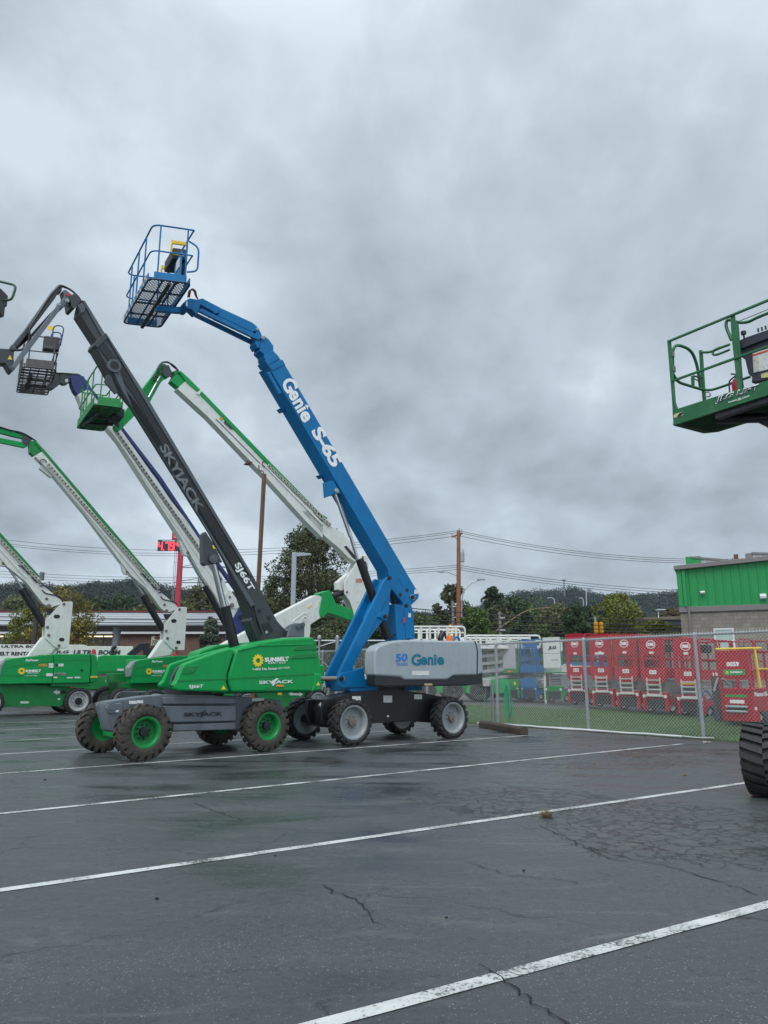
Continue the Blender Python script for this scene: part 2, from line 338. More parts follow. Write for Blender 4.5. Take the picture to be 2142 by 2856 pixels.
# ================================================================ GROUND
def m_asphalt():
    m = bpy.data.materials.new('wet_asphalt'); m.use_nodes = True; nt = m.node_tree; L = nt.links.new; b = nt.nodes['Principled BSDF']
    tc = nd(nt, 'ShaderNodeTexCoord'); v = tc.outputs['Object']
    def noise(sc, det=6., rough=.6, dist=0., mp=None):
        n = nd(nt, 'ShaderNodeTexNoise', i_Scale=sc, i_Detail=det, i_Roughness=rough, i_Distortion=dist); L(mp or v, n.inputs['Vector']); return n.outputs[0]
    mp = nd(nt, 'ShaderNodeMapping'); mp.inputs['Rotation'].default_value = (0, 0, math.radians(-38)); mp.inputs['Scale'].default_value = (.5, 1.6, 1); L(v, mp.inputs[0])
    patch = noise(.55, 5, .55, .4); streak = noise(.8, 7, .6, .6, mp.outputs[0]); grain = noise(90, 3, .7); mid = noise(7, 6, .65)
    base = mixc(nt, ramp(nt, streak, [(.35, 0.), (.68, 1.)]), (.025, .028, .030), (.076, .083, .087))
    base = mixc(nt, ramp(nt, patch, [(.38, .0), (.62, .55)]), base, (.094, .102, .108))
    base = mixc(nt, ramp(nt, grain, [(.3, .35), (.7, 0.)]), base, (.012, .012, .013))
    # worn pale aggregate
    vo = nd(nt, 'ShaderNodeTexVoronoi', i_Scale=55.); L(v, vo.inputs['Vector'])
    vc = nd(nt, 'ShaderNodeSeparateColor'); L(vo.outputs['Color'], vc.inputs[0])
    ag = mth(nt, 'MULTIPLY', ramp(nt, vo.outputs['Distance'], [(.14, 1.), (.3, 0.)]), ramp(nt, vc.outputs[0], [(.55, 0.), (.62, 1.)]))
    ag = mth(nt, 'MULTIPLY', ag, ramp(nt, mth(nt, 'ADD', mid, mth(nt, 'MULTIPLY', streak, .9)), [(.78, .03), (.98, .95)]))
    base = mixc(nt, ag, base, (.22, .225, .205))
    clot = noise(17, 5, .8); base = mixc(nt, ramp(nt, clot, [(.34, .5), (.48, 0.)]), base, (.009, .0095, .0105))
    scf = noise(1.9, 9, .75, 1.2, mp.outputs[0]); base = mixc(nt, ramp(nt, scf, [(.55, 0.), (.70, .55)]), base, (.125, .13, .125))
    # alligator cracks in one broken area, wandering cracks elsewhere
    dv = nd(nt, 'ShaderNodeTexNoise', i_Scale=1.6, i_Detail=8., i_Roughness=.65); L(v, dv.inputs['Vector'])
    dd = nd(nt, 'ShaderNodeVectorMath', operation='SCALE'); dd.inputs['Scale'].default_value = .75; L(dv.outputs['Color'], dd.inputs[0])
    va = nd(nt, 'ShaderNodeVectorMath', operation='ADD'); L(v, va.inputs[0]); L(dd.outputs[0], va.inputs[1])
    def crack(sc, w):
        c = nd(nt, 'ShaderNodeTexVoronoi', feature='DISTANCE_TO_EDGE', i_Scale=sc); L(va.outputs[0], c.inputs['Vector']); return ramp(nt, c.outputs['Distance'], [(0., 1.), (w, 0.)])
    sp = nd(nt, 'ShaderNodeSeparateXYZ'); L(v, sp.inputs[0])
    def blob(x, y, rx, ry):
        a = mth(nt, 'DIVIDE', mth(nt, 'SUBTRACT', sp.outputs[0], x), rx); c = mth(nt, 'DIVIDE', mth(nt, 'SUBTRACT', sp.outputs[1], y), ry)
        d = mth(nt, 'ADD', mth(nt, 'MULTIPLY', a, a), mth(nt, 'MULTIPLY', c, c))
        return ramp(nt, mth(nt, 'ADD', d, mth(nt, 'MULTIPLY', patch, .8)), [(.9, 1.), (1.5, 0.)])
    bl = mth(nt, 'MAXIMUM', blob(3.0, 7.9, 1.9, 2.3), blob(1.6, 9.6, 1.8, 1.6)); bl = mth(nt, 'MAXIMUM', bl, mth(nt, 'MULTIPLY', blob(3.6, 14., 3.4, 1.6), .6))
    cr = mth(nt, 'MULTIPLY', crack(5.2, .075), bl)
    far = mth(nt, 'MULTIPLY', mth(nt, 'MULTIPLY', crack(.5, .007), ramp(nt, patch, [(.50, 0.), (.56, 1.)])), .6)
    cr = mth(nt, 'MAXIMUM', cr, far)
    dust = mth(nt, 'MULTIPLY', mth(nt, 'MULTIPLY', bl, ramp(nt, mid, [(.5, 0.), (.75, 1.)])), .5)
    base = mixc(nt, dust, base, (.115, .105, .085))
    base = mixc(nt, mth(nt, 'MULTIPLY', cr, .9), base, (.004, .004, .004))
    L(base, b.inputs['Base Color'])
    wet = ramp(nt, mth(nt, 'ADD', mth(nt, 'MULTIPLY', streak, .6), mth(nt, 'MULTIPLY', patch, .4)), [(.40, .14), (.48, .34), (.60, .62)])
    L(mth(nt, 'MULTIPLY_ADD', mth(nt, 'SUBTRACT', grain, .5), .18, wet), b.inputs['Roughness'])
    b.inputs['Specular IOR Level'].default_value = .42
    hgt = mth(nt, 'SUBTRACT', mth(nt, 'ADD', mth(nt, 'MULTIPLY', grain, .35), mth(nt, 'MULTIPLY', mid, .3)), mth(nt, 'MULTIPLY', cr, 1.2))
    bp = nd(nt, 'ShaderNodeBump', i_Strength=.42, i_Distance=.012); L(hgt, bp.inputs['Height']); L(bp.outputs[0], b.inputs['Normal'])
    return m
def m_line():
    m = bpy.data.materials.new('worn_road_paint'); m.use_nodes = True; nt = m.node_tree; L = nt.links.new; b = nt.nodes['Principled BSDF']
    tc = nd(nt, 'ShaderNodeTexCoord'); v = tc.outputs['Object']
    n = nd(nt, 'ShaderNodeTexNoise', i_Scale=38., i_Detail=8., i_Roughness=.75); L(v, n.inputs['Vector'])
    n2 = nd(nt, 'ShaderNodeTexNoise', i_Scale=2.5, i_Detail=5.); L(v, n2.inputs['Vector'])
    f = ramp(nt, mth(nt, 'ADD', mth(nt, 'MULTIPLY', n.outputs[0], .65), mth(nt, 'MULTIPLY', n2.outputs[0], .35)), [(.42, 0.), (.50, 1.)])
    c = mixc(nt, ramp(nt, n2.outputs[0], [(.3, 0.), (.7, 1.)]), (.40, .41, .39), (.60, .61, .59))
    L(mixc(nt, f, (.04, .042, .043), c), b.inputs['Base Color']); b.inputs['Roughness'].default_value = .5
    return m
def m_grass():
    m = mat('lawn_soil', (.036, .078, .022), .9, .4, 6.); return m
FA = Vector((3.58, 23.9, 0)); FB = Vector((7.74, 18.57, 0)); FD = (FB-FA).normalized(); FN = Vector((-FD.y, FD.x, 0))   # fence line, FN points behind it
def fz(dist): return 0. if dist < 0 else min(.11*dist, .42)
def fpos(s, dist, z=0.):   # s metres along the fence from the first post, dist behind it
    p = FA+FD*s+FN*dist; return Vector((p.x, p.y, z))
g = MB().add([(-900, -60, 0), (900, -60, 0), (900, 2500, 0), (-900, 2500, 0)], [(0, 1, 2, 3)]).build('ground', m_asphalt()); struct(g)
LM = m_line(); mb = MB()
def stripe(a, b, w=.1, za=.004):
    a = Vector(a[:2]).to_3d(); b = Vector(b[:2]).to_3d(); d = (b-a).normalized(); n = Vector((-d.y, d.x, 0))*w/2; N = 24
    vs = []
    for i in range(N+1):
        p = a.lerp(b, i/N)+n*random.uniform(-.06, .06); vs += [p-n+Vector((0, 0, za)), p+n+Vector((0, 0, za))]
    mb.add(vs, [(2*i, 2*i+2, 2*i+3, 2*i+1) for i in range(N)])
for (p0, p1, ext) in (((0, 2158), (1490, 2050), 3), ((0, 2270), (1904, 2075), 2), ((0, 2484), (2066, 2186), 2), ((904, 2856), (2142, 2524), 2.5),
                      ((0, 2104), (250, 2089), 6), ((0, 2068), (245, 2054), 8), ((0, 2037), (245, 2026), 9), ((0, 2017), (245, 2009), 9)):
    a, b = gnd(*p0), gnd(*p1); d = (b-a).normalized()
    far = 1. if p0[1] > 2110 or p0[0] > 100 else 9.
    bb = b if far == 1. else b+d*far
    if p0[1] == 2484: bb = b+d*1.2
    if p0[0] == 904: bb = b+d*2.
    stripe(a-d*ext, bb)
lm = mb.build('parking_lines', LM); struct(lm)
mbc = MB(); random.seed(21)
for path, w in ((((1345, 2690), (1392, 2722), (1430, 2743), (1462, 2776), (1500, 2800), (1560, 2838), (1620, 2875)), .009), (((905, 2468), (930, 2488), (992, 2508), (1020, 2530), (1044, 2566), (1088, 2592)), .008),
                (((1640, 2360), (1760, 2395), (1900, 2425), (2040, 2470), (2142, 2500)), .010), (((1500, 2300), (1600, 2345), (1700, 2392), (1780, 2410)), .008), (((1370, 2180), (1480, 2205), (1600, 2215), (1740, 2235)), .010),
                (((330, 2105), (370, 2122), (420, 2135), (440, 2150)), .012), (((540, 2240), (640, 2275), (690, 2290)), .010), (((1300, 2400), (1420, 2440), (1560, 2450), (1640, 2470)), .007)):
    P_ = [gnd(*p, z=.0055) for p in path]; pts = []
    for a_, b_ in zip(P_, P_[1:]):
        n_ = max(3, int((b_-a_).length/.07))
        for k in range(n_): pts.append(a_.lerp(b_, k/n_)+Vector((random.uniform(-.018, .018), random.uniform(-.03, .03), 0)))
    vs = []
    for k, p in enumerate(pts):
        d = (pts[min(k+1, len(pts)-1)]-pts[max(k-1, 0)]).normalized(); n_ = Vector((-d.y, d.x, 0))*w*random.uniform(.15, .75); vs += [p-n_, p+n_]
    mbc.add(vs, [(2*k, 2*k+2, 2*k+3, 2*k+1) for k in range(len(pts)-1)])
struct(mbc.build('pavement_cracks', mat('crack_black', (.006, .006, .006), .9, .2, 5.))); random.seed(4)
# lawn strip behind the fence rising to the rental yard
gm = m_grass(); mb = MB(); S0, S1 = -30, 16; n1 = 46
prof = [(-.12, .004), (.3, .02), (1.2, .11), (2.4, .26), (3.6, .38)]
vs = [fpos(S0+(S1-S0)*i/n1, dd, zz+random.uniform(-.01, .01)*(1 if dd > 0 else 0)) for i in range(n1+1) for dd, zz in prof]
K = len(prof); mb.add(vs, [(i*K+j, (i+1)*K+j, (i+1)*K+j+1, i*K+j+1) for i in range(n1) for j in range(K-1)])
lawn = mb.build('lawn', gm); struct(lawn)
yard = MB().add([fpos(-34, 3.55, .375), fpos(22, 3.55, .375), fpos(22, 30, .40), fpos(-34, 30, .42)], [(0, 1, 2, 3)]).build('yard_pavement', mat('yard_gravel', (.075, .073, .07), .8, .3, 2., bump=.4)); struct(yard)
def np_mesh(name, verts, nper, m, parent=None):
    n = len(verts)//nper; me = bpy.data.meshes.new(name); me.vertices.add(len(verts)); me.vertices.foreach_set('co', np.ascontiguousarray(verts, dtype=np.float32).ravel())
    me.loops.add(n*nper); me.polygons.add(n); me.loops.foreach_set('vertex_index', np.arange(n*nper, dtype=np.int32))
    me.polygons.foreach_set('loop_start', np.arange(0, n*nper, nper, dtype=np.int32)); me.update(calc_edges=True); me.materials.append(m)
    return link(bpy.data.objects.new(name, me), parent)
def leaf_mat(name, rgb, var=.45, sc=.8, alt=None):
    if name in MATS: return MATS[name]
    m = bpy.data.materials.new(name); m.use_nodes = True; nt = m.node_tree; L = nt.links.new; b = nt.nodes['Principled BSDF']
    tc = nd(nt, 'ShaderNodeTexCoord'); n = nd(nt, 'ShaderNodeTexNoise', i_Scale=sc, i_Detail=3.); L(tc.outputs['Object'], n.inputs['Vector'])
    n2 = nd(nt, 'ShaderNodeTexNoise', i_Scale=sc*9, i_Detail=2.); L(tc.outputs['Object'], n2.inputs['Vector'])
    lo = tuple(c*(1-var) for c in rgb); hi = tuple(c*(1+var) for c in rgb)
    c = mixc(nt, ramp(nt, n.outputs[0], [(.35, 0.), (.65, 1.)]), lo, hi)
    c = mixc(nt, ramp(nt, n2.outputs[0], [(.45, 0.), (.7, .6)]), c, alt or tuple(x*1.3 for x in rgb))
    L(c, b.inputs['Base Color']); b.inputs['Roughness'].default_value = .6
    b.inputs['Specular IOR Level'].default_value = .3
    MATS[name] = m; return m
# grass blades
nb = 42000; s_ = RNG.uniform(-24, 9.5, nb); d_ = RNG.uniform(0, 3.65, nb); hh = RNG.uniform(.03, .085, nb)*(1+(d_ < .25)*.9)
zz = np.interp(d_, [p[0] for p in prof], [p[1] for p in prof]); fa = np.array(FA); fd = np.array(FD); fn = np.array(FN)
P = fa+s_[:, None]*fd+d_[:, None]*fn; P[:, 2] = zz-.01
an = RNG.uniform(0, 6.28, nb); w = np.stack([np.cos(an), np.sin(an), np.zeros(nb)], 1)*RNG.uniform(.005, .012, nb)[:, None]
lean = RNG.normal(0, .025, (nb, 3)); lean[:, 2] = hh
V = np.stack([P-w, P+w, P+lean], 1).reshape(-1, 3)
gr = np_mesh('grass', V, 3, leaf_mat('grass_blades', (.080, .150, .042), .45, .6, (.13, .18, .06))); struct(gr, 'stuff')
gr['label'] = 'short mown grass behind the chain link fence'; gr['category'] = 'grass'
# dead leaves and grit along the fence foot
nb = 1500; s_ = RNG.uniform(-6, 7.5, nb); d_ = RNG.normal(-.25, .16, nb); P = fa+s_[:, None]*fd+d_[:, None]*fn; P[:, 2] = .008
a = RNG.normal(0, 1, (nb, 3)); a /= np.linalg.norm(a, axis=1)[:, None]; b = np.cross(a, RNG.normal(0, 1, (nb, 3))); sz = RNG.uniform(.008, .03, nb)[:, None]
a[:, 2] *= .3; b[:, 2] *= .3; V = np.stack([P-a*sz, P+b*sz*.5, P+a*sz, P-b*sz*.5], 1).reshape(-1, 3); V[:, 2] = np.maximum(V[:, 2], .006)
lt = np_mesh('leaf_litter', V, 4, mat('dead_leaf_litter', (.13, .085, .045), .8, .6, 14., dirt=(.5, .48, .42), dirt_amt=.8)); struct(lt, 'stuff')
# ---------------------------------------------------------------- trees
BARK = mat('bark', (.11, .095, .08), .85, .3, 6., bump=.5)
BARKP = mat('pale_bark', (.24, .22, .19), .85, .3, 6., bump=.5)
def clump_leaves(cs, rs, per, size):
    cs = np.array(cs); rs = np.array(rs); n = len(cs); idx = np.repeat(np.arange(n), per); N = len(idx)
    d = RNG.normal(0, 1, (N, 3)); d /= np.linalg.norm(d, axis=1)[:, None]; rad = RNG.uniform(.35, 1, N)**.5
    P = cs[idx]+d*(rad*rs[idx])[:, None]*np.array([1, 1, .8])
    a = RNG.normal(0, 1, (N, 3)); a /= np.linalg.norm(a, axis=1)[:, None]; c = np.cross(a, RNG.normal(0, 1, (N, 3))); c /= np.linalg.norm(c, axis=1)[:, None]+1e-6
    s = size*RNG.uniform(.6, 1.3, N)[:, None]
    return np.stack([P-a*s, P-c*s*.55, P+a*s, P+c*s*.55], 1).reshape(-1, 3)
def tree(name, label, x, y, z0, h, cr, base, lm, shape='round', ncl=70, per=115, leaf=.08, bark=None, group=None, clr=.23, lobes=None, cat='tree', skew=0.):
    t = thing(name, label, cat, (x, y, z0), 0, group); cs = []; rs = []
    ch = h-base
    for _ in range(ncl):
        u = random.random(); a = random.uniform(0, 6.283)
        if shape == 'cone': R = cr*(1-u)**.8*1.05+.1
        elif shape == 'tall': R = cr*math.sin(math.pi*min(1, .18+u*.80))**.6*random.choice((1, 1, .8, .65))
        else: R = cr*math.sqrt(max(.03, 1-(2*u-1)**2*.93))
        rr = R*math.sqrt(random.uniform(.15, 1))*(.82+.18*math.sin(3*a+u*9))
        r_ = cr*clr*random.uniform(.6, 1.3)
        cs.append((math.cos(a)*rr+skew*u, math.sin(a)*rr, base+u*ch*.97)); rs.append(r_)
    np_mesh('crown', clump_leaves(cs, rs, per, leaf), 4, lm, t)
    mb = MB(); n = 7; tr = max(.05, h*.018)
    pts = [Vector((skew*i/n*.6+random.uniform(-.03, .03)*h*.3*(i > 0), random.uniform(-.03, .03)*h*.3*(i > 0), h*.86*i/n)) for i in range(n+1)]
    mb.tube(pts, tr, 8, r1=tr*.2)
    for k in range(0, min(ncl, 22)):
        c = Vector(cs[k]); i = min(n-1, max(1, int((c.z*.62)/(h*.86)*n))); p = pts[i]; mb.tube([p, (p+c)/2+Vector((0, 0, .05*h)), c], tr*.32, 5, r1=tr*.06)
    mb.build('trunk', bark or BARK, t, smooth=True); return t
LD = leaf_mat('dark_leaves', (.068, .080, .034), .5, .6, (.075, .085, .030)); LD2 = leaf_mat('deep_green_leaves', (0.039, 0.070, 0.028), .5, .7, (.045, .075, .028))
LM_ = leaf_mat('mid_green_leaves', (0.070, 0.119, 0.031), .45, .7, (.085, .12, .03)); LY = leaf_mat('yellowing_leaves', (.17, .14, .022), .45, .7, (.10, .11, .02))
LYG = leaf_mat('yellow_green_leaves', (0.132, 0.154, 0.028), .35, .8, (.20, .17, .03)); LF = leaf_mat('silvery_conifer_leaves', (0.072, 0.094, 0.066), .4, .8, (.12, .14, .10))
def px_tree(name, label, pcx, ptop, Y, width_px, pbase, lm, **kw):
    top = at(pcx, ptop, Y); b = at(pcx, pbase, Y); cr = width_px/2/F*Y
    z0 = kw.pop('z0', 0.); return tree(name, label, b.x, Y, z0, top.z-z0, cr, max(.2, b.z-z0), lm, **kw)
px_tree('sycamore_tree', 'tall dark broadleaf tree with gaps, behind the grey parking lot lamp', 862, 1468, 55, 300, 1790, LD, shape='tall', ncl=210, per=150, leaf=.10, bark=BARKP, clr=.19)
px_tree('broadleaf_tree', 'smaller dark tree filling in left of the tall sycamore', 770, 1600, 58, 130, 1830, LD2, ncl=50, per=115, leaf=.10)
BU = 'dark bushes behind the boom lifts'
for i, (cx, tp, w_, Y, lb) in enumerate(((728, 1655, 110, 46, 'dark bush rising between the dark grey boom and the lamp pole'), (845, 1690, 150, 44, 'broad dark bush at the foot of the tall sycamore'), (940, 1740, 140, 43, 'low dark bush with yellow leaves seen behind the blue lower arm'), (1000, 1700, 110, 50, 'dark bush behind the white upright of the articulated lift'), (880, 1765, 170, 41, 'low dark shrub mass just above the chain link gate'), (1062, 1750, 90, 48, 'dark shrub between the blue arms'))):
    px_tree('bush', lb, cx, tp, Y, w_, 1880, LD2 if i % 2 else LD, ncl=60, per=125, leaf=.075, group=BU, clr=.33, cat='bush')
px_tree('roadside_tree', 'yellowing tree behind the upright of the leftmost lift', 165, 1640, 46, 190, 1860, LY, ncl=60, per=115, leaf=.08, clr=.26)
px_tree('roadside_tree', 'green and yellow tree at the left edge in front of the canopy', 60, 1700, 48, 120, 1870, LYG, ncl=40, per=115, leaf=.08, clr=.3)
px_tree('conifer_tree', 'small silvery conifer in front of the gas station canopy', 583, 1722, 44, 84, 1850, LF, shape='cone', ncl=60, per=125, leaf=.07, clr=.22)
px_tree('broadleaf_tree', 'dark rounded tree behind the utility pole', 1262, 1635, 80, 118, 1790, LD, ncl=70, per=50, leaf=.22, clr=.22)
px_tree('broadleaf_tree', 'round topped tree rising above the treeline right of the utility pole', 1372, 1640, 110, 62, 1700, LD2, ncl=34, per=50, leaf=.28, clr=.3)
px_tree('roadside_tree', 'leafy green tree standing just right of the utility pole foot', 1328, 1700, 46, 110, 1800, LM_, ncl=60, per=125, leaf=.075, clr=.25)
px_tree('roadside_tree', 'dark dense tree left of the yellow traffic signal', 1610, 1690, 52, 92, 1790, LD2, ncl=60, per=115, leaf=.08, clr=.25)
px_tree('roadside_tree', 'yellow green tree right of the yellow traffic signal', 1725, 1662, 58, 150, 1780, LYG, ncl=70, per=115, leaf=.09, clr=.24)
px_tree('roadside_tree', 'small yellow green tree beside the dark bridge', 1830, 1735, 54, 110, 1790, LYG, ncl=40, per=115, leaf=.085, clr=.28)
# mid distance woods, individual crowns
LO = leaf_mat('olive_leaves', (0.090, 0.108, 0.042), .4, .2, (.10, .095, .035)); LB = leaf_mat('far_wood_leaves', (.024, .038, .030), .4, .05, (.034, .050, .034)); LBR = leaf_mat('russet_leaves', (.10, .075, .030), .4, .2)
mids0 = [(1440, 1668, 118, 150), (1560, 1690, 112, 150), (1390, 1690, 108, 130), (1650, 1694, 120, 120), (1340, 1712, 135, 100), (1500, 1708, 128, 105), (1625, 1712, 140, 95), (1700, 1715, 125, 100), (1780, 1712, 135, 110), (1850, 1718, 130, 100), (1190, 1742, 90, 80), (1110, 1735, 100, 80), (120, 1690, 110, 110), (380, 1690, 110, 100), (500, 1685, 115, 110)]
for i, (cx, tp, Y, w_) in enumerate(mids0):
    px_tree('distant_tree', ('broad crown filling the middle of the right treeline', 'broad crown between the lamp arm and the dark dense tree', 'broad crown left of the brown lamp arm', 'broad crown above the leftmost red lift', 'crown filling the treeline behind the leafy roadside tree', 'low crown right of the brown curved lamp arm', 'crown low in the line behind the dark dense tree', 'crown between the dense tree and the yellow green tree', 'crown behind the yellow green tree', 'crown at the left end of the dark bridge', 'low crown behind the blue tower', 'low crown left of the blue tower', 'crown behind the leftmost white riser', 'crown right of the first white boom', 'crown under the price sign')[i], cx, tp, Y, w_, 1860, (LD2, LO, LD)[i % 3], ncl=120, per=75, leaf=.24*Y/120, clr=.23, group='trees in the middle distance')
mids = [(20, 1670, 150, 150), (255, 1668, 130, 120), (330, 1662, 125, 130), (430, 1672, 130, 125), (560, 1640, 110, 130), (640, 1655, 120, 110), (690, 1680, 100, 90),
        (1160, 1715, 120, 90), (1420, 1690, 130, 120), (1470, 1672, 120, 125), (1540, 1700, 120, 110), (1590, 1705, 130, 110), (1660, 1700, 140, 110), (1560, 1725, 90, 90), (1880, 1700, 150, 110), (1215, 1720, 110, 70), (1455, 1735, 80, 60), (1520, 1745, 75, 60)]
desc = ['far olive crown at the left edge below the hill', 'far olive crown right of the yellowing tree', 'far olive crown left of the second white boom', 'far crown behind the second white boom', 'rounded olive crown under the steel pylon', 'olive crown seen between the cylinders of the violet blue lift', 'olive crown just left of the dark bushes',
        'low crown behind the blue tower of the blue lift', 'olive crown below the round topped tree', 'pale olive crown at the foot of the right hill', 'crown in the middle of the right treeline', 'crown behind the dark dense roadside tree', 'crown behind the yellow traffic signal', 'small crown above the white scissor lifts', 'crown beside the green building', 'low crown behind the utility pole foot', 'small dark tree above the blue scissor lift', 'small dark tree above the white panelled lift']
for (cx, tp, Y, w_), lb in zip(mids, desc):
    px_tree('distant_tree', lb, cx, tp, Y, w_*1.35, 1860, random.choice((LO, LO, LD2, LD2, LM_, LBR)), ncl=120, per=75, leaf=.24*Y/120, clr=.23, group='trees in the middle distance')
# ---------------------------------------------------------------- wooded hills
def hill(name, Y, sky, depth, lb):
    """terrain ridge whose skyline follows (px, py) pairs at distance Y, with its wood"""
    xs = [at(p[0], 1885, Y).x for p in sky]; zs = [at(p[0], p[1], Y).z for p in sky]
    X = np.linspace(xs[0], xs[-1], 90); Z = np.interp(X, xs, zs)*.9; mb = MB(); nr = 9; vs = []
    for i, x in enumerate(X):
        for j in range(nr):
            v = j/(nr-1); y = Y-depth*.6+v*depth*1.6; k = min(1, v/.375) if v < .375 else 1-.35*(v-.375)/.625
            vs.append((x, y, Z[i]*(k**.7)-1))
    mb.add(vs, [(i*nr+j, (i+1)*nr+j, (i+1)*nr+j+1, i*nr+j+1) for i in range(89) for j in range(nr-1)])
    o = struct(mb.build('hills', mat('hill_soil', (.022, .034, .024), .9, .4, .05), smooth=True))
    nt_ = 3600; x = RNG.uniform(xs[0], xs[-1], nt_); v = RNG.uniform(0, 1, nt_)**.6*.42; v[:700] = .36
    k = np.minimum(1, v/.375)**.7; z = np.interp(x, xs, zs)*.9*k-1+RNG.uniform(-.5, 2, nt_)*Y/300; y = Y-depth*.6+v*depth*1.6
    V = clump_leaves(np.stack([x, y, z+2.5*Y/400], 1), RNG.uniform(2.6, 5.2, nt_)*Y/400, 80, .45*Y/400)
    w_ = np_mesh('forest', V, 4, LB); struct(w_, 'stuff'); w_['label'] = lb; w_['category'] = 'forest'
hill('hills', 420, [(-700, 1650), (-100, 1640), (0, 1628), (60, 1622), (130, 1638), (200, 1632), (290, 1622), (360, 1616), (420, 1634), (480, 1640), (560, 1650), (700, 1668), (900, 1700), (1150, 1722), (1300, 1730)], 200, 'dark wooded ridge behind the gas station')
hill('hills', 620, [(1000, 1730), (1200, 1722), (1340, 1705), (1400, 1672), (1450, 1660), (1500, 1655), (1560, 1652), (1600, 1644), (1640, 1650), (1680, 1664), (1740, 1662), (1800, 1668), (1860, 1662), (1910, 1656), (2000, 1650), (2300, 1640), (2900, 1650)], 260, 'blue dark wooded hill on the right')
# ================================================================ BUILDINGS
def m_block(name, c1, c2, mortar, sx, sy, bump=.3, stain=None):
    m = bpy.data.materials.new(name); m.use_nodes = True; nt = m.node_tree; L = nt.links.new; b = nt.nodes['Principled BSDF']
    tc = nd(nt, 'ShaderNodeTexCoord'); sp = nd(nt, 'ShaderNodeSeparateXYZ'); L(tc.outputs['Object'], sp.inputs[0]); cb = nd(nt, 'ShaderNodeCombineXYZ')
    L(mth(nt, 'ADD', sp.outputs[0], sp.outputs[1]), cb.inputs[0]); L(sp.outputs[2], cb.inputs[1])
    br = nd(nt, 'ShaderNodeTexBrick'); L(cb.outputs[0], br.inputs['Vector']); br.inputs['Scale'].default_value = 1; br.inputs['Brick Width'].default_value = sx; br.inputs['Row Height'].default_value = sy
    br.inputs['Mortar Size'].default_value = .01; br.inputs['Color1'].default_value = (*c1, 1); br.inputs['Color2'].default_value = (*c2, 1); br.inputs['Mortar'].default_value = (*mortar, 1)
    n = nd(nt, 'ShaderNodeTexNoise', i_Scale=1.2, i_Detail=7.); L(tc.outputs['Object'], n.inputs['Vector'])
    c = mixc(nt, ramp(nt, n.outputs[0], [(.4, 0.), (.75, .6)]), br.outputs['Color'], tuple(x*.55 for x in c1))
    L(c, b.inputs['Base Color']); b.inputs['Roughness'].default_value = .85
    bp = nd(nt, 'ShaderNodeBump', i_Strength=bump, i_Distance=.02); L(br.outputs['Fac'], bp.inputs['Height']); bp.invert = True; L(bp.outputs[0], b.inputs['Normal']); return m
BRICK = m_block('red_brick', (.20, .075, .055), (.15, .06, .045), (.22, .19, .17), .22, .075)
CBLK = m_block('brown_block', (.25, .225, .19), (.19, .17, .145), (.13, .115, .10), .4, .2, .5)
GSHEET = mat('green_wall_sheet', (.004, .235, .055), .45, .05, .6); GTRIM = mat('taupe_trim', (.17, .155, .15), .5, .08, 1.)
WSHEET = mat('white_ribbed_sheet', (.62, .63, .63), .5, .05, 1.); ROOFD = mat('dark_shingle', (.055, .055, .06), .85, .2, 4.)
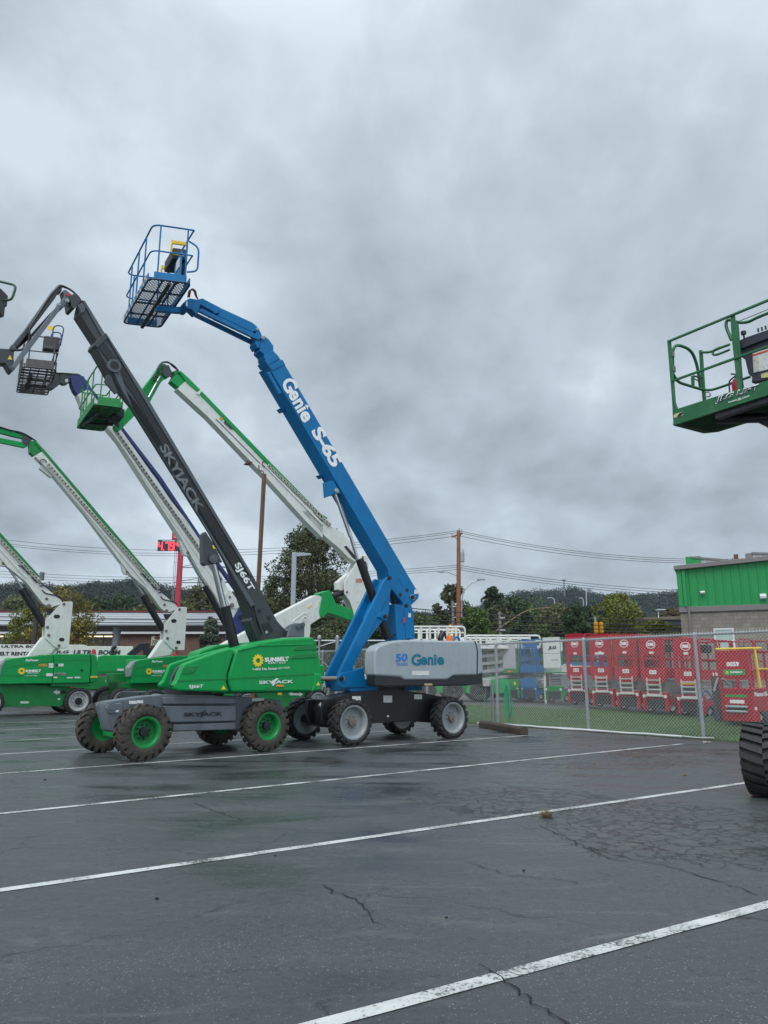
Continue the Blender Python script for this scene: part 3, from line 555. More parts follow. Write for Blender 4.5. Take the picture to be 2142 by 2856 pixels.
# green building ---------------------------------------------------
def green_building():
    Y = 40.; C = at(1935, 1885, Y); fr = Fr((C.x, C.y), -24)      # front wall runs right, slightly nearer
    t = thing('commercial_building', 'green ribbed metal building over a brown block wall at the right edge', 'building', (C.x, C.y), -24)
    P = lambda *n: [fr.L(p, 0) for p in q('c', *n)]
    z0, z1 = P(490, 1005)[0].z, P(470, 920)[0].z; zt = P(480, 320)[0].z; zr = zt+1.2; Ln = 14.; D = 16.
    xl = -.40
    MB().box((xl, 0, 0), (Ln, D, z0)).build('block_wall', CBLK, t)
    MB().box((xl-.04, -.10, z0), (Ln, D, z1)).build('trim_band', GTRIM, t, .01)
    mb = MB().prism([(xl, 0, z1), (Ln, 0, z1), (Ln, 0, zt+Ln*.055), (xl, 0, zt-.05)], (0, D, 0))
    x = .15
    while x < Ln: mb.prism([(x, 0, z1), (x+.05, -.035, z1), (x+.10, -.035, z1), (x+.15, 0, z1)], (0, 0, zt-z1+x*.055)); x += .42
    mb.build('metal_wall', GSHEET, t)
    MB().box((xl-.02, -.12, z1), (xl+.22, -.0, zt-.05)).box((-.16, -.16, z1), (.02, -.005, zt)).build('corner_trim', GSHEET, t, .01)
    MB().tube([(.05, -.16, 0), (.05, -.16, z1)], .07, 8).build('downpipe', GTRIM, t, smooth=True)
    e0 = zt-.05; MB().prism([(xl-.12, -.3, e0), (xl-.12, -.3, e0+.24), (Ln, -.3, e0+.24+(Ln)*.055), (Ln, -.3, e0+Ln*.055)], (0, .3, 0)).build('gutter', GTRIM, t, .02)
    mb = MB().prism([(xl-.12, 0, e0+.12), (Ln, 0, e0+.12+Ln*.055), (Ln, D, e0+.12+Ln*.055), (xl-.12, D, e0+.12)], (0, 0, .08)); mb.build('roof', GTRIM, t)
    # raised clerestory boxes on the roof
    def saw(x0, x1, y, h0, h1, zb, cap, nm):
        mb = MB(); mb.prism([(x0, y, zb), (x1, y, zb+.1), (x1, y, zb+h1), (x0, y, zb+h0)], (0, .3, 0)); x = x0+.1
        while x < x1-.05: mb.box((x, y-.05, zb), (x+.08, y, zb+h0+(h1-h0)*(x-x0)/(x1-x0)-.03)); x += .3
        o = mb.build(nm, WSHEET, t); MB().bar((x0, y+.1, zb+h0), (x1, y+.1, zb+h1), .5, .10).build('parapet_cap', GTRIM, o)
        return o
    y = 3.
    a = lambda *n: [fr.L(p, y) for p in q('c', *n)]
    p = a(430, 140, 1030, 190, 350, 135, 350, 265, 1300, 80, 1659, 110, 1030, 205)
    saw(p[0].x, p[1].x, y, p[0].z-e0-.2, p[1].z-e0-.2, e0+.2, True, 'roof_upstand')
    MB().box((p[2].x, y-.1, e0), (p[0].x+.55, y+3, p[2].z)).build('end_panel', GSHEET, t, .01)
    saw(p[4].x+.3, p[5].x+2, y, p[4].z-e0-.9, p[5].z-e0-1.0, e0+.9, True, 'roof_upstand')
    MB().box((p[4].x, y-.1, e0), (p[4].x+.35, y+.4, p[4].z)).build('end_panel', GTRIM, t, .01)
    c = a(1160, 90, 1160, 200, 1100, 180, 1310, 165); MB().box((c[1].x-.12, y, c[1].z-1), (c[1].x+.12, y+.25, c[0].z)).build('roof_post', mat('rust_brown', (.13, .055, .035), .8, .3, 5.), t)
    MB().tube([c[2], c[3]], .05, 6).tube([c[2]+Vector((0, 0, .1)), c[2]+Vector((0, 0, -.3))], .03, 6).build('roof_rail', MATS['rust_brown'], t)
    # window, camera, lamp
    w = [fr.L(p, 0) for p in q('c', 820, 1290, 1090, 1290)]
    wx0, wx1 = w[0].x, w[1].x; wz = w[0].z; f = MB()
    for (xa, xb, za, zb) in ((wx0-.08, wx0, wz-2.6, wz+.08), (wx1, wx1+.08, wz-2.6, wz+.08), (wx0, wx1, wz, wz+.08), (wx0, wx1, wz-.62, wz-.54), (wx0, wx1, wz-2.6, wz-2.52)): f.box((xa, -.06, za), (xb, .02, zb))
    wd = f.build('window', WSHEET, t); MB().box((wx0, -.03, wz-2.6), (wx1, -.01, wz)).build('pane', mat('frosted_pane', (.33, .42, .40), .15, .05, 2.), wd)
    c = fr.L(q('c', 615, 695)[0], 0); cm = MB().tube([c+Vector((.12, -.16, 0)), c+Vector((-.10, -.22, -.03))], .075, 10).box((c.x+.0, -.2, c.z-.1), (c.x+.1, -.0, c.z+.06)).build('security_camera', WHITE, t, smooth=True)
    MB().tube([c+Vector((-.10, -.22, -.03)), c+Vector((-.115, -.223, -.03))], .05, 10).build('lens', BLACK, cm)
    c = fr.L(q('c', 1580, 760)[0], 0); MB().prism([(c.x-.15, -.0, c.z-.15), (c.x-.15, -.22, c.z-.12), (c.x-.15, -.25, c.z+.0), (c.x-.15, -.1, c.z+.14), (c.x-.15, 0, c.z+.15)], (.3, 0, 0)).build('wall_lamp', WSHEET, t, .015)
green_building()
# gas station -------------------------------------------------------
def gas_station():
    Y = 70.; a = at(-260, 1741, Y); b = at(622, 1741, Y); zt = at(300, 1708, Y).z; zb = a.z
    t = thing('gas_station_canopy', 'long silver gas station canopy with a dark red top edge behind the lifts', 'canopy', (0, Y))
    rel = lambda x, y, z: (x, y-Y, z)
    SIL = mat('silver_fascia', (.60, .63, .66), .35, .05, .4); DR = mat('dark_red_fascia', (.16, .012, .02), .5, .1, .5)
    mb = MB(); n = 6
    for i in range(n): zz = zb+(zt-zb)*i/n; mb.box(rel(a.x, Y, zz), rel(b.x, Y+9, zz+(zt-zb)/n*.8)); mb.box(rel(a.x+.05, Y+.05, zz), rel(b.x-.05, Y+8.9, zz+(zt-zb)/n))
    mb.build('fascia', SIL, t)
    MB().box(rel(a.x-.05, Y-.05, zt), rel(b.x+.05, Y+9.1, zt+.16)).build('top_edge', DR, t)
    MB().box(rel(a.x+.02, Y-.03, zb-.12), rel(b.x, Y+9, zb-.001)).build('soffit', mat('canopy_soffit', (.2, .2, .21), .6, .1, 1.), t)
    for px in (326, -60, 600):
        c = at(px, 1760, Y+2); MB().tube([rel(c.x, Y+2, 0), rel(c.x, Y+2, zb)], .38, 14).build('column', mat('grey_column', (.30, .31, .32), .5, .1, 2.), t, smooth=True)
    Y2 = 84.; s = thing('store_building', 'low brick store with a dark shingle roof and lit windows under the canopy', 'building', (0, Y2)); rel = lambda x, y, z: (x, y-Y2, z)
    x0 = at(-420, 1800, Y2).x; x1 = at(760, 1800, Y2).x; ze = at(300, 1764, Y2).z; zr = at(300, 1738, Y2+3).z
    MB().box(rel(x0, Y2, 0), rel(x1, Y2+10, ze-.1)).build('brick_wall', BRICK, s)
    MB().prism([rel(x0-.4, Y2-.5, ze+.03), rel(x0-.4, Y2+4, zr+1.2), rel(x0-.4, Y2+11, ze+.03)], (x1-x0+.8, 0, 0)).build('roof', ROOFD, s)
    MB().box(rel(x0-.4, Y2-.55, ze-.18), rel(x1+.4, Y2-.02, ze+.02)).build('eave_trim', WSHEET, s)
    LIT = mat('lit_window_strip', (.9, .8, .6), .5, emit=((1, .80, .5), 1.6)); INT = mat('store_interior', (.045, .04, .035), .6, .6, 1.6, dirt=(.4, .34, .2), dirt_amt=.7)
    for (xa, xb) in ((228, 318), (-30, 30)):
        p = at(xa, 1773, Y2-.05); r_ = at(xb, 1803, Y2-.05); w = MB()
        for k in range(4): xx = p.x+(r_.x-p.x)*k/3; w.box(rel(xx-.06, Y2-.1, r_.z), rel(xx+.06, Y2-.04, p.z))
        w = w.build('window', BLKP, s); MB().box(rel(p.x, Y2-.03, r_.z-.3), rel(r_.x, Y2-.01, p.z)).build('pane', INT, w)
        MB().box(rel(p.x, Y2-.08, p.z-.14), rel(r_.x, Y2-.04, p.z-.02)).build('light_strip', LIT, w)
    p = at(423, 1774, Y2-.2); r_ = at(456, 1800, Y2-.2)
    sg = MB().box(rel(p.x, Y2-.25, r_.z), rel(r_.x, Y2-.1, p.z)).build('banner', mat('cream_banner', (.55, .52, .42), .6, .1, 2.), s)
    for i, tx in enumerate(('FREE CH', 'BREAD W', 'LARGE')):
        z = r_.z+(p.z-r_.z)*(.40-.17*i); text3(tx, rel(p.x+.1, Y2-.26, z), rel(r_.x-.1, Y2-.26, z), rel(p.x+.1, Y2-.26, z+.17), DECK, sg, bold=.02)
    lg = MB().lathe([(0, 0), (.36, 0), (.36, .02), (0, .02)], rel((p.x+r_.x)/2, Y2-.28, r_.z+(p.z-r_.z)*.8), (0, 1, 0), 20)
    for v in lg.v: v.z = r_.z+(p.z-r_.z)*.8+(v.z-(r_.z+(p.z-r_.z)*.8))*.5
    lg.build('emblem', mat('brown_emblem', (.12, .03, .02), .6, .1, 3.), sg)
gas_station()
def bridge():
    Y = 95.; a = at(1795, 1722, Y); b = at(2250, 1700, Y-6); t = thing('road_bridge', 'dark steel girder road bridge with a rust coloured parapet beside the green building', 'bridge', (a.x, a.y))
    d = Vector((b.x-a.x, b.y-a.y, 0)); zb = at(1850, 1746, Y).z
    MB().prism([(0, 0, a.z-.4), (0, 0, a.z), d+Vector((0, 0, a.z+.3)), d+Vector((0, 0, a.z-.1))], (0, 8, 0)).build('parapet', mat('rusty_concrete', (.16, .12, .09), .8, .3, .6), t)
    MB().prism([(0, .5, zb), (0, .5, a.z-.4), d+Vector((0, .5, a.z-.1)), d+Vector((0, .5, zb))], (0, .4, 0)).build('girder', mat('girder_blue', (.05, .06, .08), .6, .1, 1.), t)
    for k in (.25, .75): c = d*k; MB().box((c.x-.6, 2, -a.z*0), (c.x+.6, 6, zb)).build('pier', mat('pier_concrete', (.2, .19, .18), .8, .1, 1.), t)
bridge()
# ================================================================ POLES, SIGNS, WIRES
WOOD = mat('pole_wood', (.25, .095, .040), .75, .3, 3., dirt=(.10, .06, .04), dirt_amt=.6, bump=.4)
LAMPG = mat('lamp_grey', (.32, .35, .39), .45, .08, 3.)
def utility_pole():
    Y = 60.; b = at(1275, 1745, Y); tp = at(1279, 1483, Y); t = thing('utility_pole', 'brown wooden utility pole with a crossarm, a grey transformer and a street light arm', 'utility pole', (b.x, Y))
    R = lambda px, py, y=Y: at(px, py, y)-Vector((b.x, Y, 0))
    MB().tube([(0, 0, 0), R(1279, 1480)], .23, 12, r1=.15).build('pole', WOOD, t, smooth=True)
    a, c = R(1260, 1498), R(1290, 1487); MB().bar(a, c, .12, .14).tube([R(1265, 1494), R(1276, 1506)], .03, 5).tube([R(1287, 1490), R(1276, 1506)], .03, 5).build('crossarm', WOOD, t)
    mb = MB()
    for p in ((1261, 1494), (1276, 1486), (1288, 1484), (1281, 1480)): mb.tube([R(*p), R(*p)+Vector((0, 0, .22))], .05, 6)
    mb.build('insulator', STEEL, t)
    c0, c1 = R(1289, 1567), R(1289, 1541); tr = MB().tube([c0, c1], .19, 16).build('transformer', mat('transformer_grey', (.30, .33, .34), .4, .05, 3.), t, smooth=True)
    MB().tube([c1, c1+Vector((.06, 0, .3))], .035, 6).tube([c1+Vector((.1, 0, 0)), c1+Vector((.14, 0, .22))], .03, 6).tube([c0, c0+Vector((0, 0, -.5)), c0+Vector((-.3, 0, -.7))], .015, 4).build('bushing', STEEL, tr)
    MB().tube([R(1276, 1606), R(1262, 1601), R(1248, 1595), R(1230, 1594)], .035, 6).build('lamp_arm', STEEL, t, smooth=True)
    MB().obox(R(1229, 1594.5), (.28, 0, -.02), (0, .12, 0), (.0, 0, .06)).build('lamp_head', LAMPG, t, .02)
utility_pole()
def street_lamp(lb, Y, base, pts, head, r=.06, m=LAMPG, tip=(.35, .12, .07), group='street lamps above the treeline'):
    b = at(*base, Y); t = thing('street_lamp', lb, 'street lamp', (b.x, Y), 0, group); R = lambda p: at(*p, Y)-Vector((b.x, Y, 0))
    MB().tube([(0, 0, 0)]+rnd([R(p) for p in [base]+pts], .8), r, 8, r1=r*.6).build('pole', m, t, smooth=True)
    c = R(head); MB().obox(c, (tip[0], 0, 0), (0, tip[1], 0), (0, 0, tip[2])).build('lamp_head', m, t, .03)
street_lamp('street lamp curving right from behind the wooden utility pole', 66, (1288, 1720), [(1288, 1660), (1300, 1640), (1318, 1624), (1340, 1617)], (1342, 1616), .06, STEEL)
street_lamp('small street lamp on a straight pole in front of the right hill', 130, (1548, 1700), [(1547, 1675), (1543, 1668), (1532, 1667)], (1532, 1668), .12)
street_lamp('tall street lamp pole rising above the right hill', 130, (1636, 1700), [(1635, 1648), (1640, 1643), (1652, 1642)], (1652, 1642), .12)
street_lamp('street lamp left of the tall one over the hill', 130, (1628, 1700), [(1627, 1672), (1624, 1668), (1619, 1667)], (1619, 1668), .12)
street_lamp('brown curved lamp arm leaning left to right above the white scissor lifts', 70, (1380, 1762), [(1400, 1748), (1450, 1712), (1480, 1699), (1525, 1695)], (1528, 1695), .06, mat('tan_pole', (.22, .15, .09), .6, .2, 3.), tip=(.25, .1, .06))
def square_lamp():
    Y = 36.; b = at(817, 1700, Y); tp = at(824, 1541, Y); t = thing('parking_lot_lamp', 'grey square parking lot lamp pole with a flat arm in front of the tall sycamore', 'lamp post', (b.x, Y))
    h = tp.z; MB().box((-.11, -.11, 0), (.11, .11, h)).build('pole', LAMPG, t, .02)
    e = at(868, 1548, Y)-Vector((b.x, Y, 0)); MB().prism([(.11, -.13, h-.22), (e.x, -.13, e.z-.02), (e.x, -.13, e.z+.06), (e.x*.5, -.13, h-.02), (.11, -.13, h-.03)], (0, .26, 0)).build('lamp_arm', LAMPG, t, .01)
square_lamp()
street_lamp('white topped lamp pole beside the dark bridge', 60, (1838, 1760), [(1836, 1702)], (1842, 1701), .06, WHITE, tip=(.35, .2, .04))
def rusty_pole():
    Y = 24.; b = at(712, 1700, Y); tp = at(737, 1322, Y); t = thing('steel_pole', 'tall rusty steel pole with a hook at its top rising behind the grey boom', 'pole', (b.x, Y))
    RU = mat('rusty_steel', (.14, .075, .050), .75, .35, 3., dirt=(.2, .17, .15), dirt_amt=.5)
    top = tp-Vector((b.x, Y, 0)); u = (top-Vector((0, 0, 0))).normalized()
    MB().bar((0, 0, 0), top, .13, .13).bar((-.0, -.08, 0), top+Vector((0, -.08, 0)), .04, .04).build('shaft', RU, t, .01)
    h0 = at(723, 1310, Y)-Vector((b.x, Y, 0)); MB().tube(rnd([top+Vector((0, 0, -.05)), top+Vector((-.05, 0, .12)), h0+Vector((0, 0, -.05)), h0+Vector((-.02, 0, .16))], .08), .025, 6).build('hook', RU, t, smooth=True)
rusty_pole()
def price_sign():
    Y = 64.; b = at(495, 1690, Y); t = thing('gas_price_sign', 'gas price sign on a red pole with red digits 4.79 under a red board', 'sign', (b.x, Y)); R = lambda p, dy=0: at(*p, Y)-Vector((b.x, Y-dy, 0))
    PR = mat('sign_red', (.42, .02, .045), .45, .08, 1.)
    c = R((500, 1490)); MB().box((-.2, -.2, 0), (.2, .2, c.z)).build('pole', PR, t, .01)
    mb = MB(); 
    for xx in (-.5, -.36): mb.tube([(xx, -.05, 3), (xx, -.05, c.z-.4)], .025, 5)
    for k in range(8): zz = 4+k*1.2; mb.tube([(-.5, -.05, zz), (-.2, -.05, zz)], .02, 4)
    mb.build('conduit', STEEL, t)
    p = q('e', 120, 505, 650, 530, 650, 795, 100, 775); bx0, bx1 = R(p[0]).x, R(p[1]).x; z1, z0 = R(p[0]).z, R(p[3]).z
    pn = MB().box((bx0, -.32, z0), (bx1, -.1, z1)).build('price_panel', BLKP, t, .02)
    LED = mat('red_led', (.8, .02, .02), .5, emit=((1, .03, .05), 3.)); y = -.325; W_ = bx1-bx0; Hh = z1-z0
    def seg(dx, s, h, w, th, mbb):
        S = {'a': ((0, h), (w, h)), 'b': ((w, h), (w, h/2)), 'c': ((w, h/2), (w, 0)), 'd': ((0, 0), (w, 0)), 'e': ((0, 0), (0, h/2)), 'f': ((0, h/2), (0, h)), 'g': ((0, h/2), (w, h/2))}
        for ch in s:
            (xa, za), (xb, zb) = S[ch]; mbb.box((dx[0]+min(xa, xb)-th/2, y-.012, dx[1]+min(za, zb)-th/2), (dx[0]+max(xa, xb)+th/2, y, dx[1]+max(za, zb)+th/2))
    m_ = MB(); h = Hh*.62; w = W_*.15; zb_ = z0+Hh*.10; th = W_*.045
    seg((bx0+W_*.06, zb_), 'fgbc', h, w, th, m_); m_.box((bx0+W_*.265, y-.012, zb_-th/2), (bx0+W_*.265+th, y, zb_+th/2))
    seg((bx0+W_*.38, zb_), 'abc', h, w, th, m_); seg((bx0+W_*.60, zb_), 'abcdfg', h, w, th, m_); seg((bx0+W_*.85, zb_+h*.5), 'abcfg', h*.42, w*.55, th*.5, m_)
    m_.build('price_digits', LED, pn)
    text3('UNLEADED', (bx0+W_*.2, y, z1-Hh*.16), (bx0+W_*.8, y, z1-Hh*.16), (bx0+W_*.2, y, z1-Hh*.04), DECW, pn, bold=.02)
    g_ = MB().box((bx1+.02, -.30, z0), (bx1+.55, -.1, z1-.2)).build('price_panel', BLKP, t); MB().box((bx1+.08, -.315, z0+.1), (bx1+.42, -.302, z0+.7)).build('price_digits', mat('green_led', (.02, .8, .1), .5, emit=((.05, 1, .1), 2.5)), g_)
    p = q('e', 465, 240, 455, 480, 760, 500); a_, b_ = R(p[0]), R(p[2]); bd = MB().box((a_.x, -.25, b_.z), (b_.x+.6, .1, a_.z+.1)).build('sign_board', PR, t, .04)
    mb = MB()
    for k in range(4): mb.box((a_.x+.2, -.256, b_.z+.2+k*.1), (a_.x+1.1, -.25, b_.z+.23+k*.1))
    mb.build('small_print', DECW, bd)
price_sign()
def pylon():
    Y = 240.; b = at(560, 1700, Y); t = thing('transmission_tower', 'distant steel lattice transmission tower between the booms on the ridge', 'pylon', (b.x, Y)); zt = at(568, 1560, Y).z; zc = at(560, 1625, Y).z; mb = MB()
    for sx in (-1, 1):
        for sy in (-1, 1): mb.bar((sx*3, sy*3, 0), (sx*.8, sy*.8, zt-3), .3, .3)
    z = 4; k = 0
    while z < zt-4:
        w0 = 3-2.2*z/zt; w1 = 3-2.2*(z+4)/zt
        for sy in (-1, 1): mb.bar((-w0, sy*w0, z), (w1, sy*w1, z+4), .16, .16); mb.bar((w0, sy*w0, z), (-w1, sy*w1, z+4), .16, .16)
        z += 4
    for zz, w in ((zc, 9.5), (zc+5, 8), (zc+10, 6)): mb.bar((-w, 0, zz), (w, 0, zz), .3, .3); mb.bar((-w, 0, zz), (0, 0, zz+1.8), .2, .2); mb.bar((w, 0, zz), (0, 0, zz+1.8), .2, .2)
    mb.build('lattice', mat('pylon_steel', (.16, .18, .2), .6, .1, 1.), t)
pylon()
def radio_mast():
    Y = 600.; b = at(1574, 1648, Y); tp = at(1574, 1618, Y); t = thing('radio_mast', 'thin mast with a flat top on the crest of the right hill', 'mast', (b.x, Y))
    MB().tube([(0, 0, b.z-10), (0, 0, tp.z)], .55, 6).tube([(-1.6, 0, tp.z), (1.6, 0, tp.z)], .7, 6).build('mast_column', mat('pylon_steel', (.16, .18, .2)), t)
radio_mast()
WIREM = mat('wire_black', (.02, .02, .022), .6, .1, 5.)
def wire(lb, p0, Y0, p1, Y1, sag, r=.02, grp='overhead power lines', ext0=0, ext1=0):
    a, b = at(*p0, Y0), at(*p1, Y1); N = 24; pts = []
    for i in range(N+1): u = i/N; v = a.lerp(b, u); v.z -= sag*4*u*(1-u); pts.append(v)
    tag(MB().tube(pts, r, 4).build('power_line', WIREM), lb, 'wire', grp)
for i, (y0, y1, yl) in enumerate(((1480, 1556, 1500), (1485, 1562, 1511), (1494, 1566, 1516))):
    n = ('topmost', 'second highest', 'third highest')[i]
    wire(n+' wire running right from the utility pole crossarm', (1279, y0), 60, (2142, y1), 60, .9, .018)
    wire(n+' wire of the upper set crossing the left sky to the utility pole', (-40, yl-2), 72, (1279, y0), 60, 1.5, .018)
for i, (y0, y1, yl) in enumerate(((1576, 1652, 1590), (1582, 1660, 1598), (1588, 1668, 1606))):
    n = ('upper', 'middle', 'lower')[i]
    wire(n+' wire of the lower set running right from the utility pole', (1279, y0), 60, (2142, y1), 60, .6, .017)
    wire(n+' wire of the lower set crossing the left sky above the ridge', (-40, yl), 75, (1279, y0), 60, .9, .017)
for i, (y0, y1) in enumerate(((1694, 1728), (1707, 1742), (1722, 1752), (1733, 1761), (1743, 1768))):
    wire(('first', 'second', 'third', 'fourth', 'fifth')[i]+' from the top of the thick black cables crossing the right treeline', (1120, y0), 56, (1960, y1), 52, .3, .035, 'thick black cables crossing the right treeline')
for i, (y0, y1) in enumerate(((1704, 1708), (1722, 1727), (1732, 1737))):
    wire(('upper', 'middle', 'lower')[i]+' black cable crossing in front of the canopy', (-40, y0-3), 60, (640, y1), 60, .1, .035, 'black cables in front of the canopy')
def grey_pole(px, top, bot, Y, lb):
    b = at(px, bot, Y); tp = at(px, top, Y); t = thing('utility_pole', lb, 'utility pole', (b.x, Y), 0, 'short grey poles in the trees'); MB().tube([(0, 0, 0), (0, 0, tp.z)], .14, 10, r1=.11).build('pole', mat('grey_wood', (.20, .19, .17), .8, .2, 3.), t, smooth=True)
    mb = MB()
    for k in range(5): mb.tube([(0, -.12, tp.z-.5-k*.9), (.35, -.2, tp.z-.5-k*.9)], .04, 6)
    mb.build('bracket', STEEL, t)
grey_pole(1396, 1706, 1770, 56, 'grey pole with cable brackets right of the leafy roadside tree'); grey_pole(1264, 1676, 1750, 62, 'grey pole just left of the wooden utility pole')
def traffic_signal():
    Y = 50.; b = at(1665, 1760, Y); t = thing('traffic_signal', 'yellow traffic signal heads above the red lifts', 'traffic signal', (b.x, Y)); y0 = at(1665, 1757, Y).z
    MB().tube([(0, .2, 0), (0, .2, y0+.9)], .08, 8).build('pole', STEEL, t, smooth=True)
    for dx in (-.05, .30):
        mb = MB()
        for k in range(3): mb.box((dx-.11, -.1, y0-.2+k*.25), (dx+.11, .1, y0-.2+k*.25+.23)); mb.tube([(dx, -.09, y0-.09+k*.25), (dx, -.26, y0-.11+k*.25)], .09, 12)
        s = mb.build('signal_head', mat('signal_yellow', (.65, .30, .02), .45, .1, 3.), t)
    return t
traffic_signal()
def warning_sign():
    Y = 46.; c = at(1256, 1757, Y); t = thing('warning_sign', 'yellow diamond road sign with a black arrow behind the white rails', 'road sign', (c.x, Y)); MB().tube([(0, 0.03, 0), (0, .03, c.z)], .035, 6).build('post', STEEL, t)
    r = .36; bd = MB().prism([(0, -.03, c.z-r), (r, -.03, c.z), (0, -.03, c.z+r), (-r, -.03, c.z)], (0, .04, 0)).build('board', mat('sign_yellow', (.80, .42, .02), .5, .05, 3.), t)
    MB().prism([(-.04, -.036, c.z-.2), (.04, -.036, c.z-.2), (.04, -.036, c.z+.05), (.1, -.036, c.z+.05), (0, -.036, c.z+.2), (-.1, -.036, c.z+.05), (-.04, -.036, c.z+.05)], (0, .005, 0)).build('arrow', DECK, bd)
warning_sign()
def left_signal():
    Y = 44.; c = at(121, 1608, Y); t = thing('signal_pole', 'dark pole with a grey drum at its top behind the leftmost white boom', 'pole', (at(104, 1700, Y).x, Y)); x = c.x-t.location.x
    MB().tube([(0, 0, 0), (0, 0, at(104, 1715, Y).z), (x*.5, 0, c.z-.4)], .2, 8, r1=.1).build('pole', mat('dark_brown_pole', (.05, .04, .035), .8, .2, 3.), t, smooth=True)
    MB().tube([(x, -.2, c.z-.25), (x, -.2, c.z+.22)], .14, 12).build('drum', mat('drum_grey', (.12, .13, .14)), t, smooth=True)
left_signal()
# ================================================================ FENCE
def chainlink(fr_pos, s0, s1, zf, h, pitch, r, name='chain_mesh', parent=None, dist=0.):
    """fr_pos(s, dist, z) ; zigzag wires, triangular section"""
    N = int((s1-s0)/pitch); nk = int(h/pitch); V = []; 
    k = np.arange(nk+1); z = zf+k*pitch
    P0 = np.array(fr_pos(0, dist, 0)); D = np.array(fr_pos(1, dist, 0))-P0; Nn = np.array([-D[1], D[0], 0])
    sec = [(r, 0), (-r*.5, r*.87), (-r*.5, -r*.87)]
    out = []
    for i in range(N):
        s = s0+(i+(k+i) % 2)*pitch; w = np.where(k % 2 == 0, -1, 1)*r*1.1
        C = P0+np.outer(s, D)+np.outer(w, Nn); C[:, 2] = z
        for a in range(3):
            b = (a+1) % 3
            pa = C+sec[a][0]*D+sec[a][1]*Nn; pb = C+sec[b][0]*D+sec[b][1]*Nn
            out.append(np.stack([pa[:-1], pb[:-1], pb[1:], pa[1:]], 1).reshape(-1, 3))
    return np.concatenate(out)
FWIRE = mat('fence_wire', (.50, .52, .52), .45, .1, 5., metal=.2)
def fence():
    o = fpos(0, 0); t = thing('chain_link_fence', 'long chain link fence with round grey posts along the edge of the parking lot', 'fence', (o.x, o.y)); HT = 2.5
    rel = lambda s, d, z=0.: fpos(s, d, z)-Vector((o.x, o.y, 0))
    s2 = (gnd(1636, 2040)-FA).length; s3 = (gnd(1963, 2062)-FA).length; stp = s3-s2
    ps = [-stp*4, -stp*3, -stp*2, -stp, 0, s2, s3, s3+stp, s3+2*stp]
    for s in ps:
        pm = MB()
        for z in (.35, .8, 1.3, 1.75, 2.2): pm.lathe([(.047, -.015), (.056, -.015), (.056, .015), (.047, .015)], rel(s, 0, z), (0, 0, 1), 12)
        pm.tube([rel(s, .0, 0), rel(s, 0, HT-.02)], .045, 12).lathe([(.055, 0), (.055, .05), (.03, .09), (0, .1)], rel(s, 0, HT-.03), (0, 0, 1), 12).build('post', STEEL, t, smooth=True)
    MB().tube([rel(ps[0], 0, HT), rel(ps[-1], 0, HT)], .032, 10).build('top_rail', STEEL, t, smooth=True)
    V = chainlink(lambda s, d, z: fpos(s, d, z)-Vector((o.x, o.y, 0)), ps[0], ps[-1], .03, HT+.03, .046, .0024, dist=-.055)
    tips = []; s = ps[0]; o3 = np.array((o.x, o.y, 0))     # twisted wire tips above the rail
    while s < ps[-1]:
        p0 = np.array(fpos(s, -.055, HT-.02))-o3; p1 = np.array(fpos(s+.012, -.055, HT+.085))-o3; w = np.array(FD)*.006; tips.append(np.stack([p0-w, p0+w, p1+w*.5, p1-w*.5])); s += .078
    np_mesh('chain_mesh', np.concatenate([V]+tips), 4, FWIRE, t)
fence()
def gate():
    Y = 37.; a = at(850, 1787, Y); b = at(1020, 1787, Y); t = thing('fence_gate', 'taller chain link gate with diagonal braces seen between the green hood and the blue arm', 'gate', (a.x, Y)); z = a.z; L_ = b.x-a.x
    MB().tube([(-3, 0, z), (L_+2, 0, z)], .045, 8).tube([(-3, 0, .2), (L_+2, 0, .2)], .04, 8).build('frame', STEEL, t, smooth=True)
    x = at(941, 1780, Y).x-a.x
    for xx in (x, at(891, 1780, Y).x-a.x, -3., L_+2): MB().tube([(xx, -.05, 0), (xx, -.05, z+.1)], .09 if xx == x else .05, 12).lathe([(.1, 0), (.11, .08), (.07, .17), (0, .2)], (xx, -.05, z+.08), (0, 0, 1), 12).build('post', STEEL, t, smooth=True)
    MB().tube([(x-1.7, -.02, z-.05), (x-.1, -.02, z-1.6)], .03, 6).tube([(x-.1, -.02, z-.05), (x-1.9, -.02, z-.6)], .03, 6).build('brace', STEEL, t, smooth=True)
    V = chainlink(lambda s, d, zz: Vector((s, d, zz)), -3, L_+2, .2, z-.2, .06, .004); np_mesh('chain_mesh', V, 4, STEEL, t)
gate()
